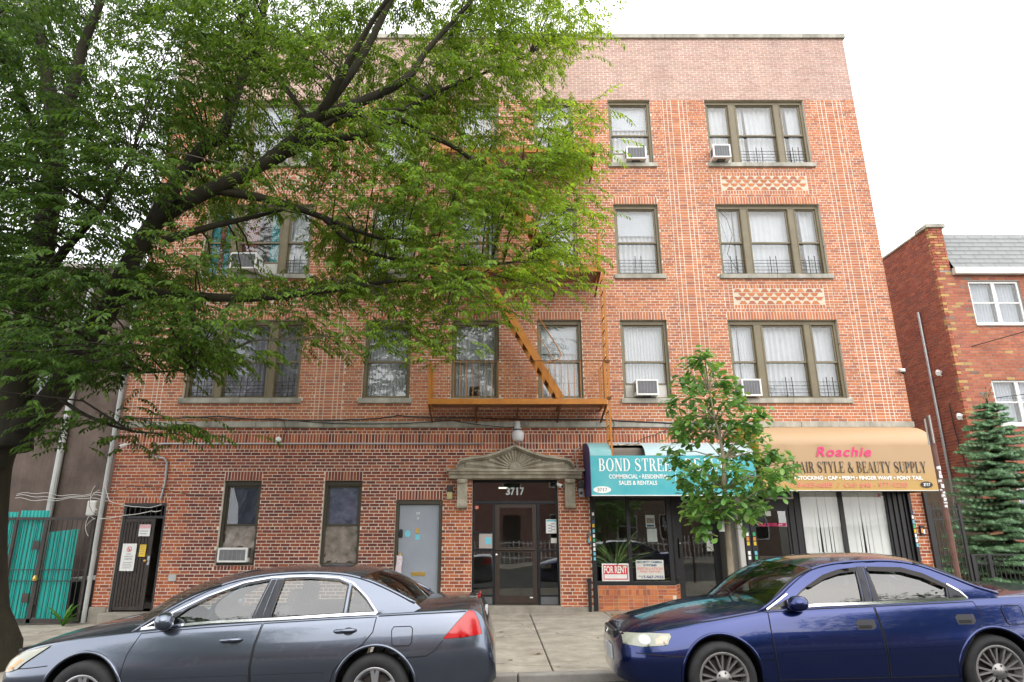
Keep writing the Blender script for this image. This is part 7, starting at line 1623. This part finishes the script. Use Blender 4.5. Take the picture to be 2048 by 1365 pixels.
# ---- blue sedan
CAM = dict(seats=(2.42, 2.95), ntop=11, L=4.76, wheels=(.94, 3.61), wr=.325, rim=.232, arch=.372, cab=(1.50, 3.82),
    yw=[(0, .48), (.05, .60), (.15, .70), (.35, .79), (.7, .855), (1.1, .885), (2.4, .89), (3.6, .885), (4.2, .865), (4.5, .82), (4.68, .74), (4.76, .58)],
    zs=[(0, .60), (.06, .68), (.2, .735), (.5, .775), (.9, .85), (1.2, .895), (1.48, .93), (2.0, .945), (2.6, .955), (3.2, .97), (3.6, .985), (4.1, .995), (4.5, .985), (4.68, .93), (4.76, .7)],
    zc=[(0, .62), (.06, .72), (.2, .80), (.5, .875), (.9, .95), (1.3, .995), (1.5, 1.01), (2.7, 1.0), (3.82, 1.03), (4.2, 1.055), (4.55, 1.05), (4.66, 1.0), (4.76, .72)],
    zb=[(0, .28), (.2, .22), (.6, .20), (4.2, .20), (4.6, .26), (4.76, .34)],
    frame=[(1.38, .905), (1.58, 1.02), (1.80, 1.165), (2.0, 1.27), (2.25, 1.325), (2.55, 1.345), (2.9, 1.34), (3.15, 1.295), (3.4, 1.19), (3.62, 1.085), (3.82, 1.02), (3.78, .985), (3.45, .96), (2.5, .935), (1.48, .895)],
    wins=[[(1.66, .955), (2.44, .972), (2.49, 1.275), (2.30, 1.262), (2.10, 1.21), (1.88, 1.10)], [(2.60, .975), (3.30, .992), (3.325, 1.10), (3.14, 1.20), (2.95, 1.262), (2.60, 1.278)]],
    tints=('glass_tint', 'glass_tint'),
    pillars=[([(2.455, .972), (2.53, .974), (2.57, 1.30), (2.505, 1.30)], 'trim_matt'), ([(2.54, .974), (2.592, .975), (2.592, 1.30), (2.58, 1.30)], 'trim_matt'), ([(3.315, .992), (3.47, .997), (3.40, 1.065), (3.335, 1.105)], 'trim_matt'), ([(1.50, .94), (1.65, .955), (1.80, 1.05), (1.72, 1.03)], 'trim_blk')],
    chrome=[([(1.46, .93), (2.0, .958), (2.6, .963), (3.2, .975), (3.48, .985)], .024), ([(1.46, .93), (1.62, 1.02), (1.70, 1.065)], .014), ([(3.49, .985), (3.44, 1.05), (3.34, 1.12)], .014)],
    visors=[[(1.90, 1.125), (2.12, 1.232), (2.30, 1.28), (2.49, 1.296), (2.485, 1.258), (2.30, 1.24), (2.12, 1.192), (1.96, 1.12)], [(2.60, 1.30), (2.95, 1.285), (3.14, 1.225), (3.34, 1.11), (3.30, 1.085), (3.12, 1.18), (2.93, 1.24), (2.60, 1.258)]],
    doors=[('f', [(1.475, .30), (1.455, .52), (1.45, .75), (1.46, .905), (2.0, .925), (2.515, .932), (2.525, .65), (2.54, .30)]), ('r', [(2.555, .30), (2.54, .65), (2.53, .932), (3.1, .945), (3.52, .955), (3.55, .86), (3.53, .77), (3.42, .66), (3.32, .55), (3.25, .40), (3.22, .30)])],
    handles={'f': (2.30, .775), 'r': (3.29, .80)}, hw=.2, hstyle='flap', seams=[[(.14, .545), (.35, .535), (.60, .525)], [(.30, .735), (.50, .79), (.9, .835), (1.40, .91)], [(1.40, .91), (1.46, .905)]],
    moulds=[([(1.52, .525), (2.52, .535)], .05), ([(2.56, .535), (3.24, .545)], .05), ([(1.30, .515), (1.44, .52)], .05)], fuel=(3.87, .83),
    tail=[(4.40, .72), (4.36, .90), (4.50, .935), (4.64, .90), (4.66, .75)], head=[(.045, .615), (.05, .70), (.10, .715), (.30, .728), (.475, .725), (.485, .70), (.44, .625), (.2, .605)], amber=[(.33, .632), (.43, .64), (.46, .70), (.40, .71), (.335, .675)], bulb=(.235, .668),
    mirror=(1.74, .985), mdim=(.10, .075), mmat=M['paint_blue'], rail=[(2.0, 1.27), (2.25, 1.325), (2.55, 1.345), (2.9, 1.34), (3.15, 1.295)], roof=(2.03, 3.10), bow=.20, crown=.06, cowl=(1.50, .74, .955, .34, .05), deck=(3.78, .64, 1.0, .10, .035),
    spokes=9, twin=(-.16, .16), root=-.2, sw=(.009, .008), rimmat=M['gun_alloy'])
car2 = make_car('parked_car', 'royal blue sedan with tinted windows parked in front of the shops', CAM, (1.2285, -.0796), 6.72, .9765, M['paint_blue'])
root, put, sideY, zs_, zc_2, yw_, strip, side_f = car2
g = put(MB().cbox((.022, 0, .67), (.05, .56, .09)), 'grille', M['trim_blk'], smooth=False, bevel=.015)
for i in range(3): put(MB().cbox((-.008, 0, .645 + i * .025), (.012, .52, .007)), 'grille_bar', M['gun_alloy'], g, smooth=False)
put(MB().tube([(-.022, .05 * cos(a), .67 + .034 * sin(a)) for a in np.linspace(0, 2 * pi, 21)], .005, 5), 'emblem', M['chrome'], g); put(MB().tube([(-.022, .022 * cos(a), .675 + .028 * sin(a)) for a in np.linspace(0, 2 * pi, 15)], .004, 5), 'emblem', M['chrome'], g)
put(MB().cbox((-.012, 0, .47), (.02, .31, .15)), 'front_plate', M['plate'], smooth=False, bevel=.004); put(MB().cbox((.045, 0, .34), (.07, .74, .07)), 'lower_grille', M['trim_blk'], smooth=False, bevel=.02)
for yq in (-.28, .32): put(MB().tube([(1.24, yq - .1, 1.02), (1.30, yq, 1.04), (1.40, yq + .42, 1.045)], [.014, .009, .006], 6), 'wiper', M['trim_blk'], smooth=False)
put(MB().box(1.50, 1.72, -.42, -.20, .885, .89), 'dashboard_paper', M['white'], smooth=False)
# ================================================================== across the street (seen mirrored in the door and shop glass)
def brickwall(name, c1, c2, mo):
    m = mat(name, c1, .9, .1); N = m.node_tree.nodes; L = m.node_tree.links; b = N['Principled BSDF']; tc = N.new('ShaderNodeTexCoord'); sx = N.new('ShaderNodeSeparateXYZ'); cb = N.new('ShaderNodeCombineXYZ'); L.new(tc.outputs['Object'], sx.inputs[0]); L.new(sx.outputs['X'], cb.inputs[0]); L.new(sx.outputs['Z'], cb.inputs[1])
    bt_ = N.new('ShaderNodeTexBrick'); bt_.inputs['Scale'].default_value = 1; bt_.inputs['Brick Width'].default_value = .21; bt_.inputs['Row Height'].default_value = .07; bt_.inputs['Mortar Size'].default_value = .008; bt_.inputs['Color1'].default_value = (*c1, 1); bt_.inputs['Color2'].default_value = (*c2, 1); bt_.inputs['Mortar'].default_value = (*mo, 1); L.new(cb.outputs[0], bt_.inputs[0]); L.new(bt_.outputs[0], b.inputs['Base Color']); return m
def far_house(x0, x1, y, h, m_, label, roofm):
    r = empty('row_house', ((x0 + x1) / 2, y, 0), label, 'house')
    bx('wall', m_, r, x0, x1, y - 9, y, -.4, h); MB().prismx([(y + .5, h), (y - 9.5, h), (y - 4.5, h + 1.6)], x0 - .2, x1 + .2).build('roof', roofm, r)
    n = max(2, int((x1 - x0) / 2.6))
    for fl in range(2):
        for i in range(n):
            xc = x0 + (x1 - x0) * (i + .5) / n
            if fl == 0 and i == n // 2:
                d = bx('door', M['brown'], r, xc - .5, xc + .5, y, y + .05, .3, 2.5); bx('step', M['concrete_d'], r, xc - .8, xc + .8, y, y + 1.0, -.2, .3); continue
            z0 = 1.2 + fl * 2.9; f = bx('window', M['white'], r, xc - .6, xc + .6, y, y + .05, z0, z0 + 1.4); bx('pane', M['glass_tint'], f, xc - .52, xc + .52, y + .051, y + .056, z0 + .08, z0 + 1.32); bx('glazing_bar', M['white'], f, xc - .52, xc + .52, y + .058, y + .066, z0 + .68, z0 + .72)
far_house(-15, -4.5, -11.5, 6.3, brickwall('dark_brick_wall', (.20, .07, .05), (.15, .055, .045), (.3, .27, .24)), 'dark brick house across the street at the left, mirrored in the entrance glass', M['shingle'])
far_house(-3.4, 5.2, -11.0, 6.0, brickwall('red_brick_wall', (.30, .10, .07), (.24, .08, .06), (.4, .36, .32)), 'red brick house across the street, mirrored in the estate office window', M['trim_blk'])
far_house(6.5, 17, -11.6, 6.4, brickwall('brown_brick_wall', (.24, .14, .09), (.20, .11, .08), (.36, .33, .3)), 'brown brick house across the street at the right, mirrored in the salon door', M['shingle'])
wf = empty('picket_fence', (1, -7.3, 0), 'white metal fence across the street mirrored in the entrance door', 'fence')
for z in (.25, 1.0): bx('rail', M['white'], wf, -9, 12, -7.33, -7.30, gz(1) + z, gz(1) + z + .05)
for i in range(88): x = -8.9 + i * .24; MB().bar((x, -7.32, gz(x)), (x, -7.32, gz(x) + 1.15), .04, .02).build('picket', M['white'], wf)
for (x, y, h, rr, lb_) in ((-9.0, -6.0, 9.0, 3.0, 'leafy street tree across the street at the far left'), (5.9, -8.6, 6.5, 1.9, 'dark evergreen across the street, mirrored in the entrance door'), (12.5, -5.8, 9.5, 3.2, 'leafy street tree across the street at the right')):
    t_ = empty('tree', (x, y, gz(x)), lb_, 'tree'); MB().tube([(x, y, gz(x) - .1), (x + .1, y, h * .4), (x, y, h * .8)], [.2, .14, .05], 8).build('trunk', M['bark'], t_)
    n = 9000; P_ = rng.normal(0, 1, (n, 3)); P_ /= np.linalg.norm(P_, axis=1)[:, None]; P_ *= (rng.random(n) ** .45)[:, None]; lob = 1 + .25 * np.sin(P_[:, 0] * 7 + P_[:, 2] * 5); P_ = P_ * np.array((rr, rr, h * .36)) * lob[:, None] + np.array((x, y, h * .62))
    A_ = rng.normal(0, 1, (n, 3)); A_ /= np.linalg.norm(A_, axis=1)[:, None]; B_ = np.cross(A_, rng.normal(0, 1, (n, 3))); B_ /= np.linalg.norm(B_, axis=1)[:, None]
    Vv = np.stack([P_ - A_ * .13, P_ + B_ * .06, P_ + A_ * .13, P_ - B_ * .06], 1).reshape(-1, 3); me = bpy.data.meshes.new('far_leaves'); me.from_pydata(Vv.tolist(), [], (np.arange(n * 4).reshape(-1, 4)).tolist()); me.materials.append(M['leafy']); mkobj('crown', me, t_, kind='stuff')

# ================================================================== litter on the pavement
M['dead_leaf'] = mat('dead_leaf', (.24, .12, .04), .8, .4, 20, col2=(.35, .24, .06))
spots = [(at(1345, 1312, 1), 0)] 
for i in range(26):
    x = rng.uniform(-6, 4.5); y = rng.uniform(8.7, 14.2); s = rng.uniform(.03, .07); a = rng.uniform(0, 6); c_, s_ = cos(a), sin(a)
    pr = [(-1, 0, .1), (-.3, .45, .25), (.5, .35, .1), (1, 0, .3), (.5, -.4, .05), (-.4, -.4, .2), (0, 0, .0)]
    o = MB().add([(x + s * (p[0] * c_ - p[1] * s_), y + s * (p[0] * s_ + p[1] * c_), gz(x) + .006 + s * p[2]) for p in pr], [(0, 1, 6), (1, 2, 6), (2, 3, 6), (3, 4, 6), (4, 5, 6), (5, 0, 6)]).build('fallen_leaf', M['dead_leaf'], label='small dry brown leaf lying on the concrete pavement', cat='leaf', group='dry leaves scattered on the pavement')
slope_box(2.25, 3.25, 13.25, 13.85, .022, .016).build('floor_board', mat('plywood', (.30, .19, .09), .8, .2, 3, .2, 20, stretch=(.3, 2, 1)), label='thin plywood board lying on the pavement by the bulkhead', cat='board')
for (px, py, lb_) in ((45, 1290, 'small green weed sprouting beside the tree pit'), (75, 1300, 'tiny green weed right of the larger one by the tree pit')):
    p = Vector((-6.75 + (px - 45) * .01, 10.4, gz(-6.7))); w2 = empty('weed', p, lb_, 'plant')
    for k in range(7):
        a = k * .9; d = Vector((cos(a), sin(a), 1.2)).normalized(); q = p + d * .10; sd_ = Vector((-sin(a), cos(a), 0)) * .03
        MB().add([p, p + d * .06 + sd_, q + Vector((0, 0, .01)), p + d * .06 - sd_], [(0, 1, 2, 3)]).build('leaf', M['weed'], w2, fix=False)
